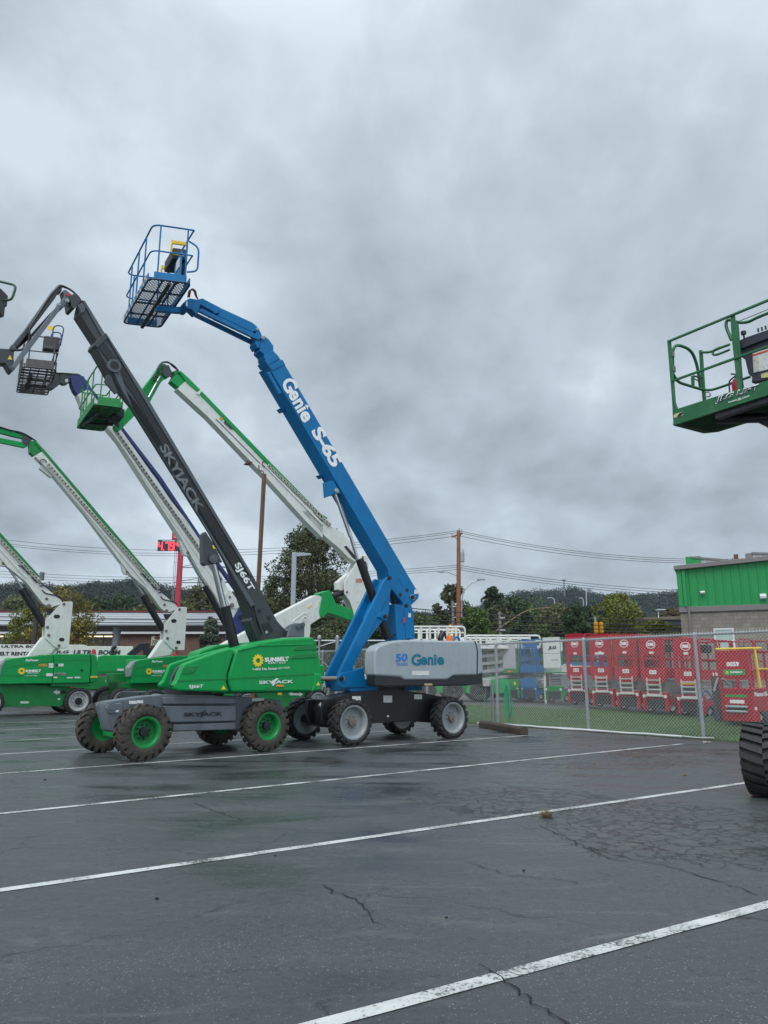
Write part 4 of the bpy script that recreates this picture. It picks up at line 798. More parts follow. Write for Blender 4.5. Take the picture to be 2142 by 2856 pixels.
# pale pipe along the fence foot, wheel stop, cords -------------------
def wob(s0, s1, d, n, az, ad, z=.03):
    return [fpos(s0+(s1-s0)*i/n, d+random.uniform(-ad, ad), z+random.uniform(0, az)) for i in range(n+1)]
for k, (d, c_, lb) in enumerate(((-.20, (.60, .61, .60), 'white hose lying along the foot of the fence'), (-.12, (.42, .44, .45), 'thin grey hose lying just behind the white one at the fence foot'))):
    tag(MB().tube(rnd(wob(-.7+k, 6.3+k*.8, d, 14, .03, .03), .2, 3), .026-.006*k, 7).build('hose', mat('hose_%s' % ('white', 'grey')[k], c_, .5, .1, 4.), smooth=True), lb, 'hose')
def wheel_stop():
    a, b = gnd(1300, 2022), gnd(1450, 2050); a.z = b.z = 0; d = (b-a).normalized(); a = b-d*3.; n = Vector((-d.y, d.x, 0)); M = mat('dark_timber', (.060, .045, .032), .9, .35, 3., bump=.6, dirt=(.13, .10, .07), dirt_amt=.5)
    t = MB(); w, h = .24, .20
    t.prism([a-n*0, a+n*w, a+n*w+Vector((0, 0, h*.75)), a+n*w*.8+Vector((0, 0, h)), a+n*w*.2+Vector((0, 0, h)), a+Vector((0, 0, h*.75))], b-a)
    tag(t.build('wheel_stop', M, bevel=.015), 'dark timber wheel stop lying at the fence foot beside the grey machine', 'wheel stop')
wheel_stop()
def conduit_and_hose():
    s = gnd(1390, 2022); f = lambda ds, d, z: fpos(ds, d, z)
    t = thing('electrical_conduit', 'grey conduit and outlet box fixed to the fence post by the green hose', 'conduit', fpos(-.22, -.15)); o = Vector(t.location)
    MB().tube([f(-.12, -.1, 0)-o, f(-.10, -.1, 1.25)-o], .03, 8).tube([f(-.22, -.1, 0)-o, f(-.18, -.1, 1.15)-o], .02, 8).build('pipe', STEEL, t, smooth=True)
    c = f(-.30, -.14, 1.28)-o; MB().obox(c, FD*.14, FN*.06, Vector((0, 0, .11))).build('outlet_box', mat('outlet_grey', (.42, .41, .38), .5, .2, 6.), t, .02)
    HG = mat('green_hose', (.06, .33, .20), .45, .1, 4.); t = thing('garden_hose', 'green hose hanging in loops on the fence beside the first post', 'hose', f(.55, -.1, 0)); o = Vector(t.location); mb = MB()
    for k in range(6):
        a = .025+.014*k; top = 1.35-.02*k; bot = .25+.1*random.random(); pts = []
        for i in range(25):
            u = 2*math.pi*i/24; zz = (top+bot)/2+(top-bot)/2*math.cos(u); pts.append(f(.55+a*math.sin(u)*(1.3-.3*math.cos(u))+random.uniform(-.01, .01), -.10-.012*k, zz)-o)
        mb.tube(pts[:-1], .011, 6, closed=True)
    mb.tube([f(.6, -.1, 1.2)-o, f(.75, -.12, .5)-o, f(.6, -.12, .02)-o], .011, 6)
    mb.build('coil', HG, t, smooth=True)
    tag(MB().tube(rnd([f(-.35, -.13, 1.2), f(-.45, -.14, .7), f(-.5, -.16, .03)], .2), .010, 6).build('extension_cord', HG, smooth=True), 'single green cord hanging from the outlet box to the ground', 'cord')
conduit_and_hose()
def yard_posts():
    def zt(px, py, z=.3): return gnd(px, py, z)
    p = zt(1536, 1965, .33); t = thing('timber_post', 'dark timber post with looped grey conduit behind the fence left of the red lifts', 'post', (p.x, p.y, .2)); W = mat('old_timber', (.075, .055, .042), .9, .3, 4., bump=.5)
    MB().tube([(0, 0, -.1), (0, 0, 1.55)], .13, 12).build('post_shaft', W, t, smooth=True); MB().tube(rnd([(-.22, -.16, .0), (-.22, -.16, 1.5), (.12, -.17, 1.6), (.2, -.16, 1.0)], .1), .03, 7).build('conduit', STEEL, t, smooth=True)
    MB().tube([(-.24, -.2, .0), (-.24, -.2, 1.3)], .045, 8).build('white_sleeve', WHITE, t, smooth=True)
    p = zt(2010, 2010, .3); t = thing('timber_post', 'dark timber post with a blue cable and bent grey conduit between the red lifts', 'post', (p.x, p.y, .2))
    MB().tube([(0, 0, -.1), (0, 0, 1.3)], .15, 12).build('post_shaft', W, t, smooth=True); MB().tube(rnd([(-.18, -.18, .9), (-.05, -.18, 1.25), (.15, -.18, 1.2), (.38, -.2, .85), (.5, -.2, .8)], .08), .03, 7).build('conduit', STEEL, t, smooth=True)
    mb = MB()
    for k in range(3): mb.tube(rnd([(-.6-.04*k, -.15, .1), (-.55-.05*k, -.16, .7), (-.40, -.16, .98-.03*k), (-.22, -.16, .7), (-.15+.02*k, -.17, .1)], .2), .016, 6)
    mb.tube(rnd([(-.6, -.15, .1), (-.7, -.3, .08), (-.5, -.4, .1), (-.4, -.3, .3)], .1), .016, 6).build('cable', mat('cable_blue', (.03, .09, .16), .5, .1, 3.), t, smooth=True)
yard_posts()
# weeds and stones ---------------------------------------------------
def weed(px, py, r, h, n, c, lb):
    p = gnd(px, py); an = RNG.uniform(0, 6.28, n); rr = RNG.uniform(0, 1, n)**.5*r; B = np.stack([np.cos(an)*rr, np.sin(an)*rr, np.zeros(n)], 1)
    B = B*.45; T_ = B*RNG.uniform(1.2, 4.2, (n, 1))+RNG.normal(0, r*.25, (n, 3)); T_[:, 2] = RNG.uniform(.1, 1, n)**1.5*h*(1-.3*rr/r); w = np.stack([np.ones(n), np.zeros(n), np.zeros(n)], 1)*.0022
    V = np.stack([B-w, B+w, T_], 1).reshape(-1, 3); o = np_mesh('weed', V, 3, c); o.location = (p.x, p.y, .003); tag(o, lb, 'weed')
STRAW = leaf_mat('straw_weed', (.23, .175, .10), .3, 6., (.15, .13, .07))
weed(1525, 2278, .085, .12, 420, STRAW, 'largest straw coloured weed tuft growing on the white line'); weed(1910, 2163, .06, .04, 110, STRAW, 'small dry weed in the lot left of the big tyre')
weed(1780, 2110, .07, .035, 100, STRAW, 'flat dry weed patch near the end of the second line'); weed(1645, 2080, .06, .03, 80, STRAW, 'faint dry weed nearest the fence'); weed(1658, 2132, .02, .09, 24, STRAW, 'single thin upright weed stalk in the cracked asphalt')
ST_ = mat('lot_stone', (.28, .26, .23), .8, .3, 20.); DKS = mat('dark_clod', (.012, .012, .012), .8, .3, 20.)
for i, (px, py, r, m_, lb) in enumerate(((1966, 2073, .05, ST_, 'pale stone at the foot of the right fence post'), (1978, 2072, .035, ST_, 'smaller pale stone beside the stone at the right fence post'), (1461, 2429, .011, DKS, 'small black clod on the asphalt lower right'), (438, 2508, .014, DKS, 'black clod on the asphalt lower left'), (768, 2387, .010, DKS, 'black clod next to the third line'), (1245, 2560, .010, DKS, 'flat dark scrap on the asphalt bottom middle'), (125, 2176, .02, DKS, 'dark clod just past the line at the left edge'), (380, 2197, .012, DKS, 'dark clod between the lines in front of the dusty tyres'))):
    p = gnd(px, py); bm = bmesh.new(); bmesh.ops.create_icosphere(bm, subdivisions=2, radius=r)
    for v in bm.verts: v.co *= random.uniform(.75, 1.15); v.co.z *= .6
    me = bpy.data.meshes.new('stone'); bm.to_mesh(me); bm.free(); me.materials.append(m_); o = link(bpy.data.objects.new('stone', me)); o.location = (p.x, p.y, r*.4); tag(o, lb, 'stone')
# ================================================================ BOOM LIFTS
def grid_floor(root, c0, u, v, name, m, pitch, r, diag=True, fr_r=.022, ribs=(3, 4)):
    """open mesh floor: perimeter frame, ribs and expanded metal"""
    mb = MB(); cs = [c0, c0+u, c0+u+v, c0+v]
    mb.tube(rnd(cs, .12, 4, True), fr_r, 8, closed=True)
    for i in range(1, ribs[0]): a = c0+u*i/ribs[0]; mb.bar(a, a+v, .03, .035)
    for i in range(1, ribs[1]): a = c0+v*i/ribs[1]; mb.bar(a, a+u, .03, .035)
    o = mb.build(name, m, root, smooth=True)
    U, V = u.length, v.length; eu, ev = u/U, v/V; mb = MB(); up = Vector((0, 0, .02))
    def seg(a, b): mb.add([a-w_, a+w_, b+w_, b-w_], [(0, 1, 2, 3)]); mb.add([a-zz_, a+zz_, b+zz_, b-zz_], [(0, 1, 2, 3)])
    zz_ = Vector((0, 0, r*1.6))
    if diag:
        for sg in (1, -1):
            s = -V*.6
            while s < U+V*.6:
                pts = []      # line x = s + sg*.6*t
                t0, t1 = 0., V
                for lim in (0., U):
                    if sg > 0: tt = (lim-s)/.6
                    else: tt = (s-lim)/.6
                    if lim == 0.: (t0, t1) = (max(t0, tt), t1) if sg > 0 else (t0, min(t1, tt))
                    else: (t0, t1) = (t0, min(t1, tt)) if sg > 0 else (max(t0, tt), t1)
                if t1 > t0+.02:
                    a = c0+up+eu*(s+sg*.6*t0)+ev*t0; b = c0+up+eu*(s+sg*.6*t1)+ev*t1; w_ = (eu*.86-ev*.5*sg)*r; seg(a, b)
                s += pitch
    else:
        s = pitch
        while s < V: w_ = ev*r; seg(c0+up+ev*s, c0+up+ev*s+u); s += pitch
        s = pitch*3
        while s < U: w_ = eu*r; seg(c0+up+eu*s, c0+up+eu*s+v); s += pitch*3
    mb.build('floor_mesh', m, o); return o
def basket(root, fr, A, B, D, z, m, floor_m=None, h=1.1, toe=.17, pitch=.05, r=.004, diag=True, rr=.019, ribs=(3, 4), toe_near=True, open_u=False):
    a, b, d = (fr.W(gnd(*p, z=z)) for p in (A, B, D)); u, v = b-a, d-a; U, V = u.length, v.length; eu, ev = u/U, v/V; Z = Vector((0, 0, 1))
    grid_floor(root, a, u, v, 'basket_floor', floor_m or m, pitch, r, diag, ribs=ribs)
    t = MB(); ins = .02
    for p0, p1 in ((a, a+u), (a+u, a+u+v), (a, a+v), (a+v, a+v+u)):
        dd = (p1-p0).normalized(); sd = dd.cross(Z)*.012
        p0 = p0+dd*.09; p1 = p1-dd*.09; t.prism([p0-sd, p1-sd, p1-sd+Z*toe, p0-sd+Z*toe], sd*2)
    t.build('toe_board', m, root, .004)
    g = MB(); c = [a+Z*h, a+u+Z*h, a+u+v+Z*h, a+v+Z*h]
    g.tube(rnd([c[1]-ev*0, c[0], c[3], c[2]], .16, 5), rr, 8); g.tube(rnd([c[1], c[1]+ev*V, c[2]], .1), rr, 8)
    cm = [p-Z*h*.48 for p in c]; g.tube(rnd([cm[1], cm[0], cm[3], cm[2]], .16, 5), rr*.9, 8); g.tube([cm[1], cm[2]], rr*.9, 8)
    g.build('guard_rail', m, root, smooth=True)
    for p in (a+eu*.16, a+eu*(U-.12), a+ev*.55, a+ev*V*.5, a+ev*(V-.5), a+v+eu*.16, a+v+eu*(U-.12), a+u+ev*.5, a+u+ev*(V-.5)):
        MB().tube([p+Z*.02, p+Z*h], rr*.95, 8).build('rail_post', m, root, smooth=True)
    return a, u, v
def boom_text_tri(fr, k, n, off, **kw): return q(k, *n)
def chassis_wheels(root, kind, wb, R, near=.2, far=2.15, turn=0):
    for x in (0, wb):
        wheel(kind, root, x, near, R, turn=turn if x == 0 else 0); wheel(kind, root, x, far, R, far=True, turn=turn if x == 0 else 0)
BLG = 'boom lifts parked in the lot'
def logo(fr, p3, off, m, par, caret=True):
    """the rounded five letter logo: big first letter, tall lower case, a caret over the i"""
    BL, BR, TL = (fr.L(p, off) for p in p3); U = BR-BL; V = TL-BL; nr = U.cross(V).normalized()*.005
    for ch, x0, x1, y0, h in (('G', 0, .285, -.06, 1.06), ('e', .275, .475, 0, .74), ('n', .49, .665, 0, .74), ('l', .69, .755, 0, .72), ('e', .775, 1., 0, .74)):
        a = BL+U*x0+V*y0; text3(ch, a, a+U*(x1-x0), a+V*h, m, par, bold=.035 if ch != 'l' else 0)
    MB().add([BL+U*.665+V*.78+nr, BL+U*.785+V*.78+nr, BL+U*.722+V*1.0+nr], [(0, 1, 2)]).build('lettering', m, par)
# ---------------------------------------------------------------- blue and grey lift
def blue_lift():
    O = gnd(990, 2081); fr = Fr((O.x, O.y), 38); t = thing('boom_lift', 'blue telescopic boom lift with a light grey hood reading 50 YEARS Genie and black chassis', 'boom lift', (O.x, O.y), 38, BLG)
    P = lambda k, n, off, dep, nm, m, par=t, bv=.008, ref=None: plate(fr, q(k, *n), off, dep, nm, m, par, bv, ref=ref)
    chassis_wheels(t, 'gen', 3.0, .5, .2, 2.15)
    # chassis
    P('2', (270, 1180, 290, 1110, 540, 1050, 620, 1040, 860, 1030, 1060, 1060, 1240, 1095, 1240, 1120, 1140, 1290, 900, 1270, 745, 1290, 700, 1290, 360, 1330, 290, 1290), .55, .5, 'chassis', BLACK)
    MB().box((1.0, .6, .42), (2.6, 1.85, .95)).build('chassis_box', BLACK, t, .02)
    P('2', (160, 1110, 300, 1090, 300, 1300, 180, 1290, 155, 1200), 1.02, .10, 'axle_plate', BLACK, bv=.02)
    P('2', (265, 1180, 285, 1110, 350, 1095, 370, 1300, 300, 1310, 268, 1290), .50, .05, 'axle_plate', BLACK, bv=.02)
    for x in (0, 3.0): MB().tube([(x, .3, .5), (x, 2.1, .5)], .11, 12).box((x-.12, .5, .35), (x+.12, 1.8, .68)).build('axle', BLACK, t, .02)
    for n in ((745, 1078, 812, 1132), (505, 1083, 570, 1117), (983, 1070, 1042, 1106), (283, 1240, 298, 1255), (773, 1230, 788, 1243)): label(fr, '2', *n, .545, PAPER, t)
    text(fr, '4x4', q('2', 243, 1165, 300, 1165, 246, 1128), .545, DECW, t, bold=.02)
    MB().lathe([(0, 0), (.62, 0), (.62, .3), (0, .3)], (1.6, 1.2, .98), (0, 0, 1), 32).build('turntable_bearing', BLACK, t, smooth=True)
    # hoods
    for off, dep, nm in ((.02, .42, 'hood'),):
        hd = P('2', (680, 770, 684, 725, 715, 693, 800, 662, 900, 649, 1200, 655, 1440, 657, 1490, 672, 1510, 725, 1520, 905, 1470, 922, 1290, 925, 1240, 958, 910, 960, 880, 937, 682, 926, 676, 830), off, dep, nm, HGREY, bv=.055, ref=.02)
        hd.modifiers['bevel'].segments = 4
        P('2', (683, 915, 878, 930, 908, 952, 1242, 950, 1292, 918, 1514, 900, 1510, 985, 1400, 1000, 690, 1008, 683, 970), off+.03, dep-.06, 'hood_skirt', BLKP, bv=.03, ref=.05)
        if off < 1: main = hd
    MB().box((fr.L(q('2', 760, 800)[0], .4).x, .40, 1.25), (fr.L(q('2', 1400, 800)[0], .4).x, .75, 2.15)).box((fr.L(q('2', 1000, 800)[0], 1.5).x, .5, 1.25), (fr.L(q('2', 1400, 800)[0], .4).x, 1.9, 1.9)).build('engine_deck', HGREY, t, .03)
    plate(fr, q('2', 1450, 660, 1458, 662, 1475, 730, 1472, 915, 1464, 915, 1467, 730), .014, .02, 'seam', BLKP, main, 0)
    label(fr, '2', 1062, 985, 1122, 1000, .03, mat('tan_latch', (.5, .38, .18), .5), t, 'latch')
    text(fr, '50', q('2', 838, 818, 930, 812, 840, 758), .016, DECB, main, bold=.03)
    text(fr, 'YEARS', q('2', 840, 850, 931, 846, 840, 826), .016, DECB, main, bold=.008)
    logo(fr, q('2', 960, 843, 1212, 841, 960, 757), .016, DECT, main)
    label(fr, '2', 967, 888, 1098, 921, .014, PAPER, main)
    # turntable plates and tub
    P('2', (395, 940, 420, 905, 520, 885, 592, 862, 612, 1012, 420, 1018, 400, 1000), .72, .06, 'turntable_plate', BLUE, bv=.01)
    P('2', (305, 935, 335, 905, 590, 862, 612, 1012, 310, 1018, 303, 980), 1.62, .06, 'turntable_plate', BLUE, bv=.01)
    MB().box((fr.L(q('2', 480, 950)[0], .8).x, .74, 1.14), (2.6, 1.6, 1.42)).build('turntable', BLUE, t, .02)
    rodp(fr, *[(q('2', 425, 948)[0])]*2, .75, .05, 'x', PIN, t) if 0 else None
    a = fr.L(q('2', 423, 948)[0], .74); MB().tube([a+Vector((0, -.05, 0)), a+Vector((0, .98, 0))], .055, 14).build('pivot_pin', mat('brass_pin', (.35, .32, .26), .35, .1, 5., metal=.5), t, smooth=True)
    pins(fr, q('2', 423, 948, 760, 470, 793, 172, 922, 386, 971, 320), .70, .055, t, BLACK)
    # lower parallel arms (near and far)
    for off in (.82, 1.32):
        dx = 0
        P('2', (400, 915, 745, 205, 778, 162, 805, 175, 822, 235, 806, 262, 790, 300, 500, 882, 470, 935, 420, 985, 400, 965), off, .10, 'lift_arm', BLUE, bv=.012, ref=.82)
        P('2', (710, 455, 745, 360, 800, 270, 790, 430, 776, 492, 740, 500, 590, 700, 505, 850, 500, 800), off+.02, .06, 'arm_web', BLUE, bv=.01, ref=.84)
        P('2', (725, 430, 775, 435, 782, 480, 765, 500, 700, 470), off-.02, .14, 'arm_boss', BLUE, bv=.01, ref=.80)
    P('2', (770, 175, 805, 190, 760, 290, 700, 420, 660, 500, 640, 480, 700, 330), 1.0, .42, 'cross_web', BLUE)
    # upright tower at the back
    P('2', (835, 425, 832, 372, 898, 385, 902, 350, 925, 345, 960, 378, 975, 430, 990, 642, 850, 655), .95, .5, 'tower', BLUE, bv=.012)
    P('2', (905, 400, 960, 400, 978, 640, 920, 640), .93, .03, 'tower_cover', BLUE, bv=.01)
    label(fr, '2', 938, 443, 957, 475, .92, PAPER, t); label(fr, '2', 898, 478, 910, 520, .92, mat('red_label', (.6, .03, .03), .5), t)
    # cylinders
    rodp(fr, *q('7', 858, 1440, 985, 1800), 1.08, .042, 'cylinder_rod', CHROME, t)
    rodp(fr, *q('a', 910, 280, 985, 530), 1.08, .042, 'cylinder_rod', CHROME, t)
    rodp(fr, *q('a', 1003, 528, 1265, 1262), 1.08, .105, 'lift_cylinder', BLACK, t)
    rodp(fr, *q('7', 905, 1520, 1000, 1800), 1.2, .012, 'hose', CHROME, t)
    rodp(fr, *q('2', 812, 300, 858, 445), 1.15, .06, 'level_cylinder', BLACK, t)
    mb = MB()
    for k in range(3):
        pts = [fr.L(p, 1.02+.03*k) for p in q('2', 790+4*k, 640, 830, 600-6*k, 880, 590+3*k, 915, 600-8*k)]; mb.tube(rnd(pts, .1), .012, 6)
    for k in range(2): mb.tube(rnd([fr.L(p, .98+.03*k) for p in q('2', 600+5*k, 45, 620, 75, 618+4*k, 130, 625, 170)], .1), .010, 6)
    mb.build('hose', BLACK, t, smooth=True)
    # main boom
    pts = q('7', 300, 372, 432, 344)+q('a', 1555, 850, 1550, 892, 1470, 968, 1425, 960, 1290, 790, 1265, 625)
    boom = plate(fr, pts, .98, .48, 'boom', BLUE, t, .012)
    P('7', (297, 365, 415, 308, 440, 352, 332, 402), .965, .50, 'boom_collar', BLUE, boom)
    P('7', (262, 290, 366, 262, 428, 348, 322, 398), 1.02, .34, 'boom_section', BLUE, boom)
    P('7', (268, 318, 368, 262, 392, 298, 296, 362), 1.0, .38, 'boom_section', BLUE, boom)
    P('7', (255, 275, 340, 236, 368, 268, 280, 325), 1.03, .3, 'boom_section', BLUE, boom)
    P('7', (228, 235, 240, 160, 240, 112, 262, 108, 302, 140, 340, 195, 340, 238, 268, 272), 1.05, .34, 'boom_head', BLUE, boom, .01)
    P('7', (250, 455, 262, 438, 290, 430, 320, 440, 412, 588, 385, 622, 358, 610), 1.46, .03, 'cable_bracket', BLUE, boom, .01)
    P('7', (282, 415, 310, 412, 412, 588, 385, 600), .96, .03, 'cable_bracket', BLUE, boom, .01)
    c = [fr.L(p, 1.45) for p in q('7', 295, 487, 320, 530, 345, 568, 268, 455)]
    mb = MB()
    for p in c[:3]: mb.lathe([(0, -.03), (.055, -.03), (.055, .05), (0, .05)], p, (0, 1, 0), 14)
    mb.build('guide_hole', HGREY, boom)
    rodp(fr, *q('7', 400, 640, 860, 1440), 1.52, .05, 'cable_tube', HGREY, boom)
    P('7', (408, 712, 445, 700, 455, 735, 432, 742), 1.3, .26, 'tube_clamp', BLUE, boom); P('7', (740, 1275, 775, 1262, 790, 1290, 765, 1302), 1.3, .26, 'tube_clamp', BLUE, boom)
    P('7', (808, 1330, 848, 1330, 885, 1395, 912, 1438, 850, 1440, 818, 1458), 1.0, .3, 'cylinder_clevis', BLUE, boom, .01); pins(fr, q('7', 871, 1413), .985, .06, t, HGREY)
    # recessed handle and sight holes at the base
    P('2', (852, 175, 880, 155, 925, 205, 922, 230, 900, 242, 885, 230, 880, 200), .973, .012, 'inspection_cover', BLUE, boom, .004)
    for p, r_ in (((928, 265), .05), ((876, 302), .055)): MB().lathe([(0, 0), (r_, 0), (r_, .02), (0, .02)], fr.L(q('2', *p)[0], .972), (0, 1, 0), 14).build('sight_hole', BLACK, boom)
    label(fr, '2', 983, 262, 1010, 295, .97, PAPER, boom)
    pins(fr, q('2', 971, 320), .96, .07, t, HGREY)
    # lettering along the boom
    logo(fr, q('7', 402, 500, 592, 850, 500, 446), .972, DECW, boom)
    text(fr, 'S-65', q('7', 650, 915, 834, 1228, 744, 862), .972, DECW, boom, bold=.04, spacing=.92)
    pins(fr, q('7', 251, 127), 1.03, .05, t, HGREY); pins(fr, q('5', 1385, 1056), 1.08, .04, t, HGREY)
    # jib
    P('5', (842, 778, 878, 768, 1050, 858, 1050, 925, 1000, 905, 850, 822), 1.12, .22, 'jib', BLUE, bv=.012)
    P('5', (1046, 857, 1335, 990, 1385, 1028, 1395, 1062, 1340, 1080, 1020, 930), 1.09, .28, 'jib', BLUE, bv=.012)
    P('5', (1000, 872, 1052, 880, 1020, 912, 985, 905), 1.07, .32, 'jib_clevis', BLUE)
    P('5', (850, 862, 880, 866, 1420, 1122, 1408, 1156, 1380, 1148, 850, 892), 1.05, .07, 'jib_link', BLUE)
    P('5', (790, 908, 830, 905, 1365, 1165, 1362, 1197, 1335, 1190, 800, 928), 1.34, .07, 'jib_link', BLUE)
    P('5', (1372, 1040, 1400, 1050, 1428, 1108, 1420, 1222, 1392, 1230, 1368, 1190, 1378, 1120), 1.08, .3, 'jib_bracket', BLUE)
    P('5', (722, 790, 760, 768, 845, 782, 862, 800, 850, 862, 838, 905, 820, 912, 775, 868, 722, 850), 1.08, .24, 'jib_end', BLUE)
    P('5', (718, 795, 762, 770, 775, 800, 770, 872, 725, 862), 1.0, .4, 'rotator', BLUE, bv=.03); label(fr, '5', 724, 800, 742, 842, .99, PAPER, t)
    P('5', (450, 850, 480, 838, 780, 852, 735, 880, 672, 900, 455, 882), 1.2, .12, 'platform_mount', BLUE)
    mb = MB()
    for k in range(3): mb.tube(rnd([fr.L(p, 1.12+.05*k) for p in q('5', 742+8*k, 760, 752+10*k, 692-8*k, 800+8*k, 694, 812+6*k, 750, 838, 778)], .08), .014, 6)
    mb.build('hose', mat('red_hose', (.12, .02, .02), .6), t, smooth=True)
    rodp(fr, *q('5', 900, 830, 1010, 905), 1.2, .035, 'jib_rod', CHROME, t)
    # basket
    a, u, v = basket(t, fr, (416, 776), (532, 791), (344, 901), 9.65, BLUE, mat('dark_blue_floor_steel', (.006, .04, .10), .5, .2, 4.), h=1.27, toe=.17, pitch=.062, r=.0065, ribs=(3, 4))
    Z = Vector((0, 0, 1)); eu, ev = u.normalized(), v.normalized(); c = a+u*.86+v*.38
    con = MB().obox(c+Z*.98, eu*.16, ev*.34, Z*.14).obox(c+Z*.72+eu*.1, eu*.05, ev*.25, Z*.2).build('control_console', BLKP, t, .03)
    MB().obox(a+u*.82+v*.22+Z*.62, eu*.015, ev*.24, Z*.3).build('console_panel', BLUE, t); MB().obox(a+u*.80+v*.20+Z*.66, eu*.012, ev*.12, Z*.12).build('warning_label', PAPER, t)
    MB().tube(rnd([a+u+v*.15+Z*.45, a+u+v*.15+eu*.22+Z*.5, a+u+v*.15+eu*.22+Z*1.08, a+u+v*.15+Z*1.2], .12), .02, 8).build('side_guard', BLUE, t, smooth=True)
    for vv, zz in ((.22, 1.22), (.55, 1.0)):
        b_ = a+u*.62+v*vv; MB().tube(rnd([b_+Z*zz+eu*.32, b_+Z*zz, b_+Z*(zz-.28), b_+Z*(zz-.30)+eu*.28], .07), .022, 8, closed=False).obox(b_+Z*zz+eu*.16, eu*.17, ev*.02, Z*.04).build('alarm_bar', YEL, t, smooth=True)
    mb = MB(); mb.bar(a+u*.5-Z*.06, a+u*.5+v-Z*.06, .07, .05); mb.build('floor_beam', mat('dirty_beam', (.06, .055, .05), .7, .3, 4.), t)
    # hazard stripes on the short side of the toe board
    mb = MB(); n = v.length
    for k in range(9):
        s = .12+k*.26
        if s+.15 > n: break
        for w in range(2): o_ = a+ev*(s+.12*w)-eu*.016+Z*(.02+.085*w); mb.add([o_, o_+ev*.10, o_+ev*.10+Z*.07, o_+Z*.07], [(0, 1, 2, 3)])
    mb.build('hazard_tape', mat('hazard_cream', (.55, .50, .30), .6, .2, 8.), t)
    # small things on the hood
    p0 = fr.L(q('2', 1185, 665)[0], .9); MB().tube(rnd([p0, p0+Vector((.0, 0, .12)), p0+Vector((.1, -.02, .26))], .08), .075, 14).build('exhaust_pipe', BLACK, t, smooth=True)
    p0 = fr.L(q('2', 1255, 645)[0], 1.1); MB().lathe([(.09, -.05), (.09, .02), (.075, .10), (0, .12)], p0, (0, 0, 1), 14).build('beacon', ORG, t, smooth=True)
    p0 = fr.L(q('2', 1310, 655)[0], 1.3); MB().tube([p0+Vector((.1*math.cos(i*.52), 0, .1*math.sin(i*.52))) for i in range(7)], .03, 8).build('lifting_eye', BLUE, t, smooth=True)
blue_lift()
